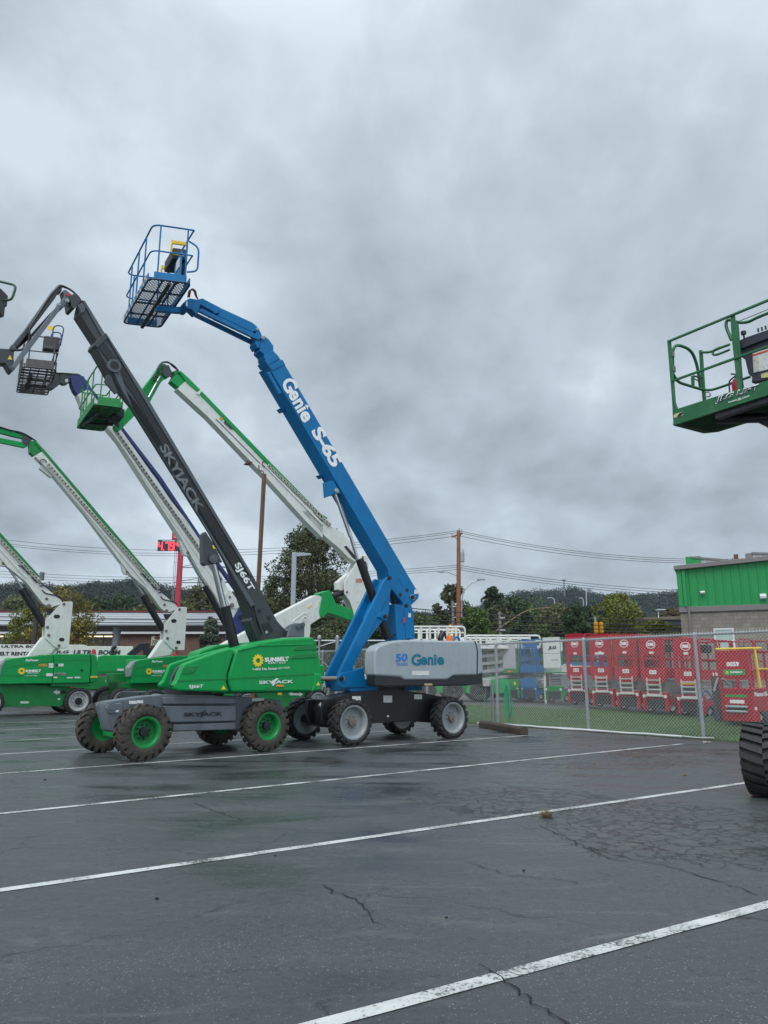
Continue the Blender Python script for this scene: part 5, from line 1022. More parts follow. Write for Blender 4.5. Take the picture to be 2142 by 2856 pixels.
# ---------------------------------------------------------------- green hood, grey chassis lift
def grey_lift():
    O = gnd(405, 2124); fr = Fr((O.x, O.y), 41); t = thing('boom_lift', 'dark grey boom lift with a green hood reading SJ66T and dusty tyres on green rims', 'boom lift', (O.x, O.y), 41, BLG)
    P = lambda k, n, off, dep, nm, m, par=t, bv=.008, ref=None: plate(fr, q(k, *n), off, dep, nm, m, par, bv, ref=ref)
    chassis_wheels(t, 'sj', 2.6, .5, .2, 2.15, 0)
    P('1', (235, 728, 480, 692, 610, 682, 1090, 690, 1380, 718, 1392, 765, 1300, 905, 1083, 912, 670, 926, 560, 922, 300, 932, 262, 920, 225, 760), .42, .38, 'chassis', SGREY, bv=.015)
    MB().box((.95, .5, .48), (2.2, 1.9, 1.0)).build('chassis_box', SGREY, t, .02)
    P('1', (165, 755, 178, 732, 235, 728, 262, 780, 285, 932, 240, 924, 212, 920), .78, .10, 'end_plate', SGREY, bv=.02)
    P('1', (228, 770, 245, 742, 330, 735, 345, 800, 300, 932, 280, 930), .36, .06, 'end_plate', SGREY, bv=.02)
    for n in ((610, 697, 1085, 704, 1085, 742, 610, 745), (610, 755, 1088, 755, 1088, 856, 640, 866), (672, 880, 1086, 866, 1086, 912, 672, 924)): P('1', n, .30, .14, 'chassis_panel', SGREY, bv=.02)
    for x in (0, 2.6): MB().tube([(x, .35, .5), (x, 2.05, .5)], .12, 12).box((x-.13, .45, .34), (x+.13, 1.8, .7)).build('axle', SGREY if x else GREEN2, t, .02)
    pins(fr, q('1', 265, 768), .34, .09, t, SGREY)
    text(fr, 'SKYJACK', q('1', 742, 832, 998, 826, 742, 800), .286, BLACK, t, bold=.03)
    plate(fr, q('1', 848, 806, 886, 782, 890, 786, 872, 800, 862, 830, 852, 832, 862, 806), .283, .005, 'lettering', BLACK, t, 0)
    for n in ((380, 722, 432, 742), (434, 718, 472, 738), (280, 782, 310, 797)): label(fr, '1', *n, .33, PAPER, t)
    label(fr, '1', 1192, 704, 1272, 724, .415, PAPER, t)
    MB().lathe([(0, 0), (.6, 0), (.6, .28), (0, .28)], (1.5, 1.2, 1.02), (0, 0, 1), 32).build('turntable_bearing', BLACK, t, smooth=True)
    MB().box((1.2, .8, 1.15), (3.4, 1.7, 1.5)).build('turntable', DGREY, t, .02)
    # hoods: rear and front shells on the near side, matching shells on the far side
    rear = (1088, 388, 1110, 372, 1240, 332, 1400, 307, 1590, 299, 1618, 325, 1624, 392, 1640, 420, 1655, 545, 1645, 655, 1600, 662, 1062, 668, 1036, 600, 1040, 545, 1062, 470)
    front = (1078, 390, 1055, 372, 960, 398, 745, 478, 712, 540, 700, 580, 678, 612, 678, 640, 700, 655, 1045, 666, 1024, 600, 1030, 545, 1052, 470)
    r1 = P('1', rear, .06, .50, 'hood', GREEN, bv=.06); f1 = P('1', front, .06, .18, 'hood', GREEN, bv=.06)
    for o in (r1, f1): o.modifiers['bevel'].segments = 4
    P('1', (700, 585, 1030, 572, 1030, 580, 700, 594), .052, .02, 'seam', GREEN2, f1, 0); P('1', (1046, 572, 1604, 540, 1604, 548, 1046, 580), .052, .02, 'seam', GREEN2, r1, 0)
    P('1', (1100, 385, 1245, 352, 1610, 345, 1618, 352, 1240, 362, 1105, 395), .045, .03, 'hood_ridge', GREEN, r1, .01)
    P('1', (730, 545, 732, 505, 760, 492, 830, 485, 832, 492, 815, 528, 790, 545), .048, .02, 'hood_recess', GREEN2, f1, .02)
    for n in ((1468, 378, 1488, 360, 1622, 352, 1622, 384, 1468, 390), (1448, 432, 1462, 416, 1622, 404, 1622, 436, 1448, 446)): P('1', n, .045, .03, 'louvre', GREEN2, r1, .01)
    P('1', (1604, 540, 1655, 545, 1650, 650, 1588, 660, 1604, 600), .03, .3, 'hood_corner', GREEN, r1, .03)
    P('1', (1280, 632, 1414, 626, 1410, 652, 1284, 656), .052, .02, 'hood_slot', GREEN2, r1, .005)
    P('1', (650, 480, 700, 462, 900, 402, 1040, 366, 1060, 372, 1060, 640, 650, 648, 640, 640, 582, 632, 580, 606, 605, 592, 625, 545, 640, 500), .62, .12, 'hood', GREEN, bv=.05)
    P('1', (1100, 385, 1240, 335, 1590, 305, 1640, 420, 1650, 655, 1062, 668, 1040, 560), 1.75, .5, 'hood', GREEN, bv=.05, ref=.06)
    a_, b_ = fr.L(q('1', 960, 500)[0], .4), fr.L(q('1', 1560, 500)[0], .4); MB().prism([(a_.x, .4, 1.15), (b_.x, .4, 1.15), (b_.x, .4, 2.1), (a_.x+1.2, .4, 2.0), (a_.x, .4, 1.75)], (0, .6, 0)).build('hood_liner', GREEN2, t, .03)
    P('1', (655, 620, 665, 560, 700, 500, 740, 478, 760, 480, 712, 560, 690, 660), .32, .1, 'hood_gap_liner', DGREY, bv=.02)
    MB().box((fr.L(q('1', 1100, 400)[0], .9).x, .9, 1.5), (fr.L(q('1', 1590, 400)[0], .9).x, 1.62, 1.85)).build('engine_deck', DGREY, t, .02)
    sc = fr.L(q('1', 1231, 456)[0], .045); sunlogo(sc, .14, r1)
    text(fr, 'SUNBELT', q('1', 1275, 465, 1436, 458, 1275, 436), .05, DECW, r1, bold=.05)
    text(fr, 'RENTALS', q('1', 1298, 478, 1412, 474, 1298, 466), .05, DECW, r1, bold=.02, spacing=1.2)
    text(fr, '1-800 No Sweat', q('1', 1196, 522, 1357, 515, 1196, 506), .05, DECW, r1, bold=.02); text(fr, '(667-9328)', q('1', 1364, 516, 1440, 512, 1364, 500), .05, DECW, r1)
    text(fr, 'SKYJACK', q('1', 1238, 618, 1464, 610, 1238, 590), .05, DECW, r1, bold=.02); P('1', (1325, 592, 1352, 574, 1368, 574, 1350, 592, 1335, 620, 1326, 622), .046, .004, 'lettering', DECW, r1, 0)
    text(fr, 'SJ66T', q('1', 775, 645, 868, 641, 775, 617), .05, DECW, f1, bold=.02)
    for n, par in (((988, 648, 1004, 620, 1020, 646), f1), ((1618, 620, 1630, 597, 1641, 618), r1)): P('1', n, .024 if par is r1 else .046, .004, 'warning_label', YELS, par, 0)
    label(fr, '1', 1352, 616, 1402, 628, .04, mat('orange_label', (.8, .3, .03), .5), r1)
    # boom: outer tube with a recessed black channel
    R0 = q('6', 1165, 703, 1197, 742)+q('b', 1190, 1680, 1440, 2150)+q('1', 1430, 272, 1422, 296, 1240, 345, 1228, 318, 1176, 192)+q('b', 1200, 2120, 1020, 1600, 862, 1300, 107, 90)+q('6', 1228, 1160, 1050, 845)
    boom = plate(fr, R0, .98, .38, 'boom', DGREY, t, .012)
    # lower skin of the boom is darker; black channel with the lettering, outer rail
    plate(fr, q('6', 1040, 800, 1140, 800)+q('b', 165, 0, 1190, 1690, 1100, 1700, 1050, 1690, 75, 0), .965, .02, 'boom_channel', BLACK, boom, .002)
    plate(fr, q('6', 1160, 715, 1195, 745)+q('b', 190, 0, 1200, 1700, 1180, 1715, 150, 0), .945, .04, 'boom_rail', DGREY2, boom, .004)
    text(fr, 'SKYJACK', q('b', 292, 512, 660, 1140, 388, 458), .960, mat('faded_lettering', (.15, .165, .175), .5, .4, 9.), boom, bold=.03, spacing=.95)
    plate(fr, q('6', 1215, 1060, 1300, 1060)+q('b', 20, 0, 75, 130, 1230, 2000, 1195, 2020, 690, 1140, -20, -20), .93, .05, 'inner_rail', DGREY2, boom, .006)
    text(fr, 'SJ66T', q('b', 1015, 1625, 1165, 1880, 1082, 1586), .957, DECW, boom, bold=.03)
    c = fr.L(q('6', 1255, 1070)[0], .925); MB().lathe([(.09, -.03), (.14, -.03), (.14, .03), (.09, .03)], c, (0, 1, 0), 22).build('eye_ring', DGREY2, boom, smooth=True)
    MB().lathe([(0, -.02), (.09, -.02), (.09, .02), (0, .02)], c, (0, 1, 0), 22).build('eye_hole', BLACK, boom)
    P('6', (872, 490, 880, 430, 905, 342, 938, 352, 1150, 705, 1165, 760, 1095, 810, 1072, 800), 1.0, .34, 'boom_section', DGREY, boom, .012)
    P('6', (905, 342, 938, 352, 1165, 725, 1120, 740), .97, .05, 'boom_rail', DGREY2, boom, .006)
    P('6', (1045, 835, 1060, 790, 1165, 703, 1200, 745, 1075, 870), .95, .42, 'boom_collar', DGREY, boom, .008)
    P('6', (855, 400, 905, 370, 945, 420, 935, 465, 900, 490), .93, .1, 'cable_box', DGREY2, boom, .01)
    P('6', (1180, 1165, 1220, 1170, 1300, 1360, 1270, 1380, 1150, 1240), .92, .05, 'hinge_plate', DGREY, boom, .01)
    c = q('b', 730, 1330, 762, 1300, 840, 1420, 905, 1560, 922, 1592, 765, 1625, 738, 1602); P('b', (730, 1330, 762, 1300, 840, 1420, 905, 1560, 922, 1592, 765, 1625, 738, 1602), .95, .16, 'cylinder_clevis', DGREY, boom, .012)
    pins(fr, q('b', 838, 1560), .90, .10, t, DGREY2)
    P('b', (822, 1440, 835, 1430, 852, 1460, 840, 1470), .915, .003, 'warning_label', YELS, boom, 0)
    for p, r_ in (((1243, 128), .045), ((1306, 172), .055)): MB().lathe([(0, 0), (r_, 0), (r_, .02), (0, .02)], fr.L(q('1', *p)[0], .968), (0, 1, 0), 14).build('sight_hole', BLACK, boom)
    P('1', (1255, 215, 1300, 200, 1335, 260, 1290, 292), .967, .02, 'base_opening', BLACK, boom, 0); P('1', (1278, 265, 1292, 255, 1300, 270, 1286, 282), .964, .004, 'base_opening_light', HGREY, boom, 0)
    rodp(fr, *q('b', 838, 1610, 935, 2030), 1.15, .068, 'cylinder_rod', CHROME, t); rodp(fr, *q('1', 1012, 98, 1078, 375), 1.12, .11, 'lift_cylinder', BLACK, t)
    P('1', (1405, 250, 1440, 222, 1470, 212, 1475, 208, 1532, 208, 1540, 225, 1538, 300, 1380, 305), 1.2, .08, 'tower_plate', SGREY, bv=.01)
    P('1', (1425, 300, 1450, 215, 1530, 207, 1540, 225, 1538, 300), .8, .06, 'tower_plate', SGREY, bv=.01); pins(fr, q('1', 1498, 232, 1526, 220), .78, .06, t, DGREY2)
    P('1', (1400, 270, 1460, 238, 1470, 285, 1400, 300), 1.0, .2, 'pivot_block', DGREY2)
    mb = MB()
    for k in range(3): mb.tube(rnd([fr.L(p, .93-.02*k) for p in q('1', 1195+4*k, 90, 1215, 150, 1225+5*k, 210, 1262, 290, 1240, 335)], .1), .016, 6)
    mb.build('hose', BLACK, t, smooth=True)
    # jib with parallel links
    P('6', (640, 178, 655, 165, 690, 190, 680, 250, 640, 262, 610, 320, 330, 690, 200, 850, 150, 875, 118, 862, 140, 828, 300, 630, 580, 235), 1.1, .18, 'jib', DGREY, bv=.02)
    P('6', (300, 640, 330, 690, 330, 760, 250, 830, 170, 900, 118, 870, 200, 760), 1.3, .16, 'jib_cylinder', BLACK, bv=.03)
    P('6', (632, 398, 690, 395, 640, 480, 160, 1110, 128, 1110, 120, 1088, 240, 910, 600, 440), 1.02, .14, 'jib_link', SGREY, bv=.01)
    P('6', (600, 440, 630, 470, 330, 770, 320, 740, 520, 520), 1.34, .06, 'jib_link', DGREY)
    P('6', (690, 240, 720, 225, 800, 288, 795, 330, 768, 352, 700, 420, 650, 455, 635, 400, 690, 340, 708, 300), 1.06, .22, 'jib_bracket', SGREY, bv=.012); pins(fr, q('6', 740, 352, 648, 398), 1.04, .04, t, HGREY)
    P('6', (722, 270, 778, 280, 770, 300, 725, 292), 1.05, .004, 'warning_label', mat('red_label', (.6, .03, .03), .5), t, 0)
    P('6', (770, 300, 830, 260, 880, 330, 905, 345, 820, 440, 790, 420), 1.02, .38, 'boom_head', DGREY, bv=.01); rodp(fr, *q('6', 745, 385, 800, 432), 1.2, .03, 'jib_rod', CHROME, t)
    P('6', (-60, 870, 120, 878, 158, 905, 152, 985, 170, 1090, 130, 1140, 105, 1118, 60, 1040, -60, 1045), 1.06, .22, 'jib_end', DGREY, bv=.02); P('6', (85, 995, 110, 950, 135, 1000), 1.05, .004, 'warning_label', YELS, t, 0)
    pins(fr, q('6', 140, 870, 135, 1090), 1.04, .05, t, DGREY2)
    mb = MB(); random.seed(9)
    for k in range(6):
        j = lambda: random.uniform(-9, 9)
        mb.tube(rnd([fr.L(p, 1.05+.05*k) for p in q('6', 120, 890+j(), 250, 900+j(), 330+j(), 790, 320, 650+j(), 560+j(), 290, 640+j(), 190+j(), 680, 185+j(), 800, 240+j(), 870+j(), 320, 900, 370)], .12), .016, 6)
    mb.build('hose', BLACK, t, smooth=True)
    # the basket itself continues out of frame on the left
    a = fr.L(q('6', -60, 1040)[0], 0.); Z = Vector((0, 0, 1)); c0 = Vector((a.x-1.1, .0, a.z-.5)); grid_floor(t, c0, Vector((.9, 0, 0)), Vector((0, 2.4, 0)), 'basket_floor', DGREY, .1, .005)
    g = MB(); c = [c0+Z*1.1, c0+Vector((.9, 0, 1.1)), c0+Vector((.9, 2.4, 1.1)), c0+Vector((0, 2.4, 1.1))]; g.tube(rnd(c, .1, 3, True), .02, 8, closed=True).tube(rnd([p-Z*.5 for p in c], .1, 3, True), .018, 8, closed=True).build('guard_rail', DGREY, t, smooth=True)
    for p in c: MB().tube([p, p-Z*1.1], .02, 6).build('rail_post', DGREY, t, smooth=True)
    MB().bar((c0.x+.9, 1.2, c0.z+.1), (a.x+.1, 1.2, a.z+.1), .2, .2).build('platform_mount', DGREY, t)
grey_lift()
# ---------------------------------------------------------------- long green and white telescopic lifts
def ptsl(fr, k, n, off): return [fr.L(p, off) for p in q(k, *n)]
O1 = gnd(-34, 2001); F1 = Fr((O1.x, O1.y), 38); O2 = gnd(341, 1984)*.93; F2 = Fr((O2.x, O2.y), 38)
sh_ = F1.L((136, 1690.3), 1.02)-F2.L((467, 1697), 1.02); F2.sh = Vector((sh_.x, 0, sh_.z))
def chain_track(fr, p0, p1, off, par, w=.10, name='cable_chain', col=None):
    a, b = fr.L(p0, off), fr.L(p1, off); d = (b-a); n = max(4, int(d.length/.16)); d.normalize(); up = Vector((-d.z, 0, d.x)); mb = MB(); ln = (b-a).length/n
    for i in range(n):
        c = a+d*(i+.5)*ln; c.z += random.uniform(-.01, .01); mb.obox(c, d*ln*.42, (0, .03, 0), up*w*.5)
    o = mb.build(name, col or mat('chain_track_plastic', (.45, .44, .38), .6, .3, 12.), par); mb = MB()
    for i in range(n):
        c = a+d*(i+.5)*ln+Vector((0, -.033, 0)); mb.obox(c, d*ln*.18, (0, .004, 0), up*w*.22)
    mb.build('link_slots', BLACK, o); return o
def green_lift(F_, O, lb, jib, detail):
    """built from the nearer machine's base (frame F1) and the farther machine's boom (frame F2), shared by both"""
    t = thing('boom_lift', lb, 'boom lift', (O.x, O.y), 38, BLG); S = 'd'
    def P(fr, k, n, off, dep, nm, m, par=None, bv=.01, ref=None): return plate(fr, q(k, *n), off, dep, nm, m, par or t, bv, ref=ref)
    chassis_wheels(t, 'jlg', 3.2, .52, .2, 2.2)
    P(F1, '3', (-90, 850, 280, 858, 640, 880, 680, 905, 600, 1035, 560, 1062, 400, 1060, 0, 1072, -70, 1068), .30, 1.8, 'chassis', GREEN2)
    P(F1, '3', (490, 930, 530, 905, 530, 918, 580, 918, 580, 903, 622, 930, 580, 955, 580, 943, 530, 945, 530, 955), .295, .004, 'direction_arrow', PAPER)
    P(F1, '3', (556, 918, 580, 918, 580, 903, 622, 930, 580, 955, 580, 943, 556, 944), .290, .004, 'direction_arrow', BLACK)
    label(F1, '3', 188, 1016, 265, 1034, .295, PAPER, t); label(F1, '3', 534, 985, 557, 1003, .295, PAPER, t)
    MB().lathe([(0, 0), (.7, 0), (.7, .2), (0, .2)], (1.6, 1.2, 1.1), (0, 0, 1), 28).build('turntable_bearing', GREEN2, t, smooth=True)
    MB().box((-.2, .8, 1.25), (4.0, 1.7, 1.6)).build('turntable', GREEN2, t, .02)
    # hoods, two doors with a sloped shoulder
    h1 = P(F1, '3', (0, 790, -10, 730, 20, 690, 55, 632, 110, 618, 496, 578, 498, 700, 482, 850, 240, 853, 0, 858), .02, .65, 'hood', GREEN, bv=.03)
    h2 = P(F1, '3', (500, 578, 838, 578, 842, 700, 828, 845, 486, 850, 500, 700), .02, .65, 'hood', GREEN, bv=.03)
    h3 = P(F1, '3', (842, 578, 880, 582, 902, 610, 902, 780, 890, 830, 832, 845, 846, 700), .06, .6, 'hood_end', GREEN, bv=.04)
    P(F1, '3', (470, 848, 830, 846, 870, 832, 860, 870, 820, 880, 480, 876), .10, .6, 'hood_skirt', GREEN2)
    MB().box((F1.L(q('3', 60, 700)[0], 1.7).x, 1.75, 1.3), (F1.L(q('3', 860, 700)[0], .1).x, 2.35, 2.2)).build('hood', GREEN, t, .05)
    P(F1, '3', (-20, 700, 45, 630, 55, 640, 20, 700, 0, 780, -20, 790), .0, .5, 'hood_edge', RIMG)
    P(F1, '3', (60, 706, 100, 690, 496, 640, 496, 646, 100, 698, 60, 714), .012, .01, 'shoulder_line', GREEN2, h1, 0); P(F1, '3', (502, 632, 840, 630, 840, 636, 502, 638), .012, .01, 'shoulder_line', GREEN2, h2, 0)
    P(F1, '3', (0, 770, 486, 785, 486, 790, 0, 776), .012, .01, 'shoulder_line', GREEN2, h1, 0)
    for n, m_, par in (((452, 662, 495, 705), PAPER, h1), ((428, 756, 488, 783), PAPER, h1), ((540, 667, 588, 692), PAPER, h2), ((514, 672, 540, 690), BLACK, h2), ((748, 718, 770, 740), BLACK, h2), ((496, 788, 530, 802), PAPER, h2), ((620, 790, 672, 803), PAPER, h2), ((690, 788, 742, 802), PAPER, h2), ((836, 780, 900, 798), mat('hazard_yellow', (.6, .5, .08), .6, .5, 8.), h3)): label(F1, '3', *n, .012, m_, par)
    sunlogo(F1.L(q('3', 200, 735)[0], .012), .14, h1)
    text(F1, 'SUNBELT', q('3', 236, 746, 377, 744, 238, 722), .016, DECW, h1, bold=.05); text(F1, 'RENTALS', q('3', 256, 757, 356, 756, 256, 748), .016, DECW, h1, bold=.02)
    text(F1, '1-800-667-9328', q('3', 228, 783, 342, 783, 228, 773), .016, DECW, h1, bold=.02); text(F1, 'SkyPower', q('3', 232, 650, 352, 650, 240, 624), .016, DECW, h1, bold=.03)
    text(F1, '860SJ', q('3', 498, 782, 604, 780, 506, 752), .016, DECW, h2, bold=.075); text(F1, '860SJ', q('3', 500, 781, 602, 779, 508, 754), .012, BLACK, h2, bold=.03)
    text(F1, 'SKYJACK', q('3', 690, 632, 790, 630, 690, 620), .014, DECW, h2) if 0 else None
    P(F1, '3', (354, 693, 362, 668, 430, 668, 440, 693), .014, .004, 'warning_label', mat('gold_label', (.45, .25, .03), .5, .5, 12.), h1, 0)
    # white riser plates
    for off in (.95, 1.38):
        P(F1, 'd', (985, 708, 1108, 706, 1124, 722, 1112, 900, 1060, 1425, 880, 1422, 825, 1395, 690, 1265, 700, 1000, 860, 825), off, .05, 'riser_plate', WHITE, bv=.012, ref=.95)
    P(F1, 'd', (720, 980, 1040, 980, 1040, 1400, 860, 1400, 720, 1250), 1.02, .3, 'riser_core', WHITE)
    for n in ((825, 937, 845, 908, 910, 908, 930, 937, 910, 966, 845, 966), (908, 1294, 928, 1266, 978, 1266, 996, 1294, 978, 1320, 928, 1320)): P(F1, 'd', n, .94, .012, 'lightening_hole', BLACK, bv=0)
    pins(F1, q('d', 985, 743, 732, 1103, 752, 1225, 908, 1385), .94, .06, t); pins(F1, q('d', 718, 666), 1.02, .06, t); pins(F1, q('d', 752, 776), 1.02, .09, t)
    P(F1, 'd', (430, 1555, 660, 1260, 690, 1245, 860, 1420, 790, 1510), 1.0, .4, 'lower_arm', WHITE)
    P(F1, 'd', (860, 1430, 925, 1430, 820, 1520, 770, 1515), 1.1, .2, 'link_rod', WHITE)
    P(F1, 'd', (730, 820, 850, 822, 770, 910), 1.1, .25, 'knuckle', BLACK)
    rodp(F1, *q('d', 95, 140, 345, 500), 1.22, .045, 'cylinder_rod', CHROME, t); rodp(F1, *q('d', 330, 510, 690, 1080), 1.22, .14, 'lift_cylinder', BLACK, t)
    # boom, taken from the second machine
    boom = P(F2, '4', (340, 385, 412, 330, 1430, 1560, 1500, 1640, 1640, 1760, 1659, 1790, 1560, 1830, 1500, 1790, 1360, 1600, 1220, 1480, 800, 920, 480, 530), 1.02, .34, 'boom', WHITE)
    P(F2, '4', (375, 490, 395, 468, 430, 470, 520, 560, 480, 578), 1.15, .2, 'boom_fairing', WHITE, boom)
    P(F2, '4', (1125, 1340, 1140, 1335, 1260, 1480, 1235, 1470, 1200, 1478, 1165, 1472, 1148, 1445), 1.1, .2, 'cylinder_clevis', WHITE, boom); pins(F2, q('4', 1186, 1450), 1.08, .06, t)
    P(F2, '4', (345, 240, 420, 318, 1475, 1560, 1455, 1580, 400, 335, 330, 250), 1.0, .16, 'boom_rail', GREEN2, boom)
    P(F2, '4', (285, 295, 300, 285, 285, 240, 345, 236, 415, 320, 325, 375, 290, 345), 1.04, .32, 'boom_head', GREEN2, boom)
    chain_track(F2, *q('4', 450, 450, 1480, 1610), .97, boom, .13)
    plate(F2, q('4', 440, 470, 452, 458, 1370, 1560, 1360, 1572), .98, .03, 'chain_tray', WHITE, boom, 0); c = F2.L(q('4', 410, 437)[0], .98)
    MB().tube([c+Vector((.13*math.cos(i*.6), 0, .13*math.sin(i*.6))) for i in range(8)], .018, 6).build('hose', BLACK, boom, smooth=True)
    BL, BR, TL = q('4', 1318, 1462, 1512, 1648, 1362, 1452)
    text(F2, 'JLG LIFT', q('4', 1300, 1465, 1478, 1668, 1352, 1452), .975, DECN, boom, bold=.05)
    mb = MB()
    for k in range(3): mb.tube(rnd([F1.L(p, 1.0+.04*k) for p in q('d', 650, 525, 690, 580+8*k, 840, 605+5*k, 930, 640-6*k, 960, 670)], .2), .022, 6)
    mb.build('hose', BLACK, t, smooth=True)
    P(F2, '6', (-120, 1640, 0, 1720, 180, 1770, 265, 1800, 270, 1835, 180, 1818, 0, 1770, -120, 1740), 1.1, .2, 'jib', GREEN)
    P(F2, '6', (-120, 1790, 0, 1825, 290, 1885, 320, 1920, 285, 1940, 0, 1880, -120, 1850), 1.1, .14, 'jib_link', GREEN)
    P(F2, '6', (180, 1755, 240, 1765, 300, 1800, 370, 1850, 340, 1880, 310, 1920, 265, 1890, 265, 1810), 1.08, .24, 'jib_bracket', DGREY)
    P(F2, '6', (335, 1900, 350, 1870, 410, 1860, 470, 1935, 400, 1975, 340, 1960), 1.06, .28, 'boom_head', GREEN2)
    mb = MB()
    for k in range(4): mb.tube(rnd([F2.L(p, 1.05+.05*k) for p in q('6', -40, 1690+6*k, 120, 1745+5*k, 220, 1760, 300, 1790+9*k, 420, 1870)], .2), .02, 5)
    mb.build('hose', BLACK, t, smooth=True)
    # basket beyond the frame edge
    a = F2.L((-60, 1190), 0); grid_floor(t, Vector((a.x-.9, 0, a.z-.6)), Vector((.9, 0, 0)), Vector((0, 2.4, 0)), 'basket_floor', GREEN2, .1, .005)
    g = MB(); c0 = Vector((a.x-.9, 0, a.z-.6)); Z = Vector((0, 0, 1)); c = [c0+Z*1.1, c0+Vector((.9, 0, 1.1)), c0+Vector((.9, 2.4, 1.1)), c0+Vector((0, 2.4, 1.1))]; g.tube(rnd(c, .1, 3, True), .02, 8, closed=True).tube(rnd([p-Z*.5 for p in c], .1, 3, True), .018, 8, closed=True)
    for p in c: g.tube([p, p-Z*1.1], .02, 6)
    g.build('guard_rail', GREEN2, t, smooth=True)
    p0 = F1.L(q('3', 865, 575)[0], .9); MB().lathe([(.1, -.02), (.08, .16), (0, .2)], p0, (0, 0, 1), 12).build('beacon', mat('red_beacon', (.5, .04, .02), .3), t, smooth=True)
    p0 = F1.L(q('3', 1035, 575)[0], .9) if 0 else None
green_lift(F1, O1, 'green and white boom lift at the left edge with 860SJ on its hood', 0, 1)
green_lift(F2, O2, 'second green and white boom lift, its hood partly behind the grey chassis', 0, 0)
# ---------------------------------------------------------------- violet blue and white lift, base mostly hidden
def violet_lift():
    O = gnd(431, 2008); fr = Fr((O.x, O.y), 41); t = thing('boom_lift', 'boom lift with a white boom trimmed violet blue and a weathered grey basket', 'boom lift', (O.x, O.y), 41, BLG)
    P = lambda k, n, off, dep, nm, m, par=t, bv=.01, ref=None: plate(fr, q(k, *n), off, dep, nm, m, par, bv, ref=ref)
    chassis_wheels(t, 'jlg', 3.2, .52, .2, 2.2)
    MB().box((-.5, .4, .35), (3.7, 2.0, .95)).build('chassis', DGREY, t, .03); MB().lathe([(0, 0), (.6, 0), (.6, .25), (0, .25)], (1.6, 1.2, .95), (0, 0, 1), 24).build('turntable_bearing', BLACK, t)
    MB().box((1.0, .8, 1.2), (5.2, 1.6, 1.6)).build('turntable', BLUED, t, .03); MB().box((1.6, .05, 1.2), (5.0, .75, 1.85)).build('hood', BLUED, t, .05); MB().box((1.6, 1.65, 1.2), (5.0, 2.35, 1.85)).build('hood', BLUED, t, .05)
    for off in (.9, 1.4): P('1', (1062, 190, 1118, 90, 1150, 95, 1230, 300, 1230, 420, 1062, 420), off, .06, 'riser_plate', BLUED, ref=.9)
    label(fr, '1', 1134, 96, 1162, 148, .89, PAPER, t)
    P('1', (1100, 170, 1112, 155, 1132, 155, 1144, 170, 1132, 186, 1112, 186), .89, .01, 'lightening_hole', BLACK, bv=0)
    rodp(fr, *q('b', 600, 1530, 755, 1805), 1.2, .055, 'cylinder_rod', CHROME, t); rodp(fr, *q('b', 750, 1820, 960, 2200), 1.2, .11, 'lift_cylinder', BLACK, t)
    boom = P('F', (300, 1150, 332, 1190, 480, 1400, 560, 1500, 610, 1590, 660, 1690, 690, 1728, 660, 1745, 640, 1740, 600, 1660, 560, 1600, 505, 1500, 420, 1370, 330, 1230, 280, 1170, 232, 1110, 258, 1092), .98, .36, 'boom', WHITE)
    P('F', (262, 1090, 322, 1164, 450, 1330, 590, 1540, 700, 1690, 693, 1695, 581, 1540, 443, 1335, 314, 1166, 256, 1096), .96, .2, 'boom_rail', BLUED, boom)
    P('b', (505, 1380, 540, 1400, 600, 1490, 660, 1530, 640, 1528, 590, 1532, 560, 1525, 548, 1490), 1.05, .22, 'cylinder_clevis', WHITE, boom); pins(fr, q('b', 596, 1500), 1.03, .07, t)
    P('1', (1010, 20, 1040, -20, 1100, 60, 1130, 90, 1090, 115, 1060, 110, 1040, 90), .95, .42, 'boom_foot', WHITE, boom); pins(fr, q('1', 1045, 36), .93, .05, t); pins(fr, q('1', 1060, 90), .93, .09, t)
    chain_track(fr, (318, 1195), (565, 1545), .95, boom, .13, col=mat('weathered_track', (.30, .30, .28), .7, .3, 12.)); chain_track(fr, (565, 1545), (618, 1620), .95, boom, .13, col=MATS['weathered_track'])
    plate(fr, [(302, 1190), (306, 1186), (600, 1612), (596, 1618)], .96, .03, 'chain_tray', WHITE, boom, 0)
    P('6', (855, 1385, 900, 1360, 960, 1330, 1010, 1350, 1070, 1420, 1040, 1600, 930, 1560), 1.0, .34, 'boom_section', WHITE, boom)
    P('6', (775, 1190, 800, 1168, 890, 1175, 920, 1180, 1080, 1415, 1040, 1420, 940, 1330, 855, 1385, 820, 1340, 795, 1280), 1.03, .3, 'boom_head', BLUED)
    P('6', (660, 1150, 700, 1160, 880, 1162, 900, 1185, 780, 1200, 780, 1240, 740, 1270, 700, 1275, 655, 1250), 1.1, .2, 'jib', DGREY, bv=.02); P('6', (718, 1215, 750, 1208, 752, 1248, 722, 1250), 1.08, .1, 'jib_box', PAPER)
    P('6', (520, 1310, 590, 1320, 660, 1270, 655, 1150, 600, 1120, 580, 1200), 1.1, .3, 'platform_mount', DGREY, bv=.02)
    mb = MB()
    for k in range(3): mb.tube(rnd([fr.L(p, 1.1+.06*k) for p in q('6', 620, 1150+8*k, 700, 1150, 800, 1165-4*k, 880, 1165, 900, 1200)], .1), .03, 6)
    mb.build('hose', BLACK, t, smooth=True)
    a, u, v = basket(t, fr, (63, 1022), (157, 1031), (46, 1094), 11.75, BROWNB, toe=.30, pitch=.14, r=.008, diag=False, h=1.15, rr=.024, ribs=(4, 9))
    Z = Vector((0, 0, 1)); eu, ev = u.normalized(), v.normalized()
    c = a+u*.78+v*.1; MB().obox(c+Z*1.02, eu*.25, ev*.16, Z*.24).build('control_console', BROWNB, t, .03)
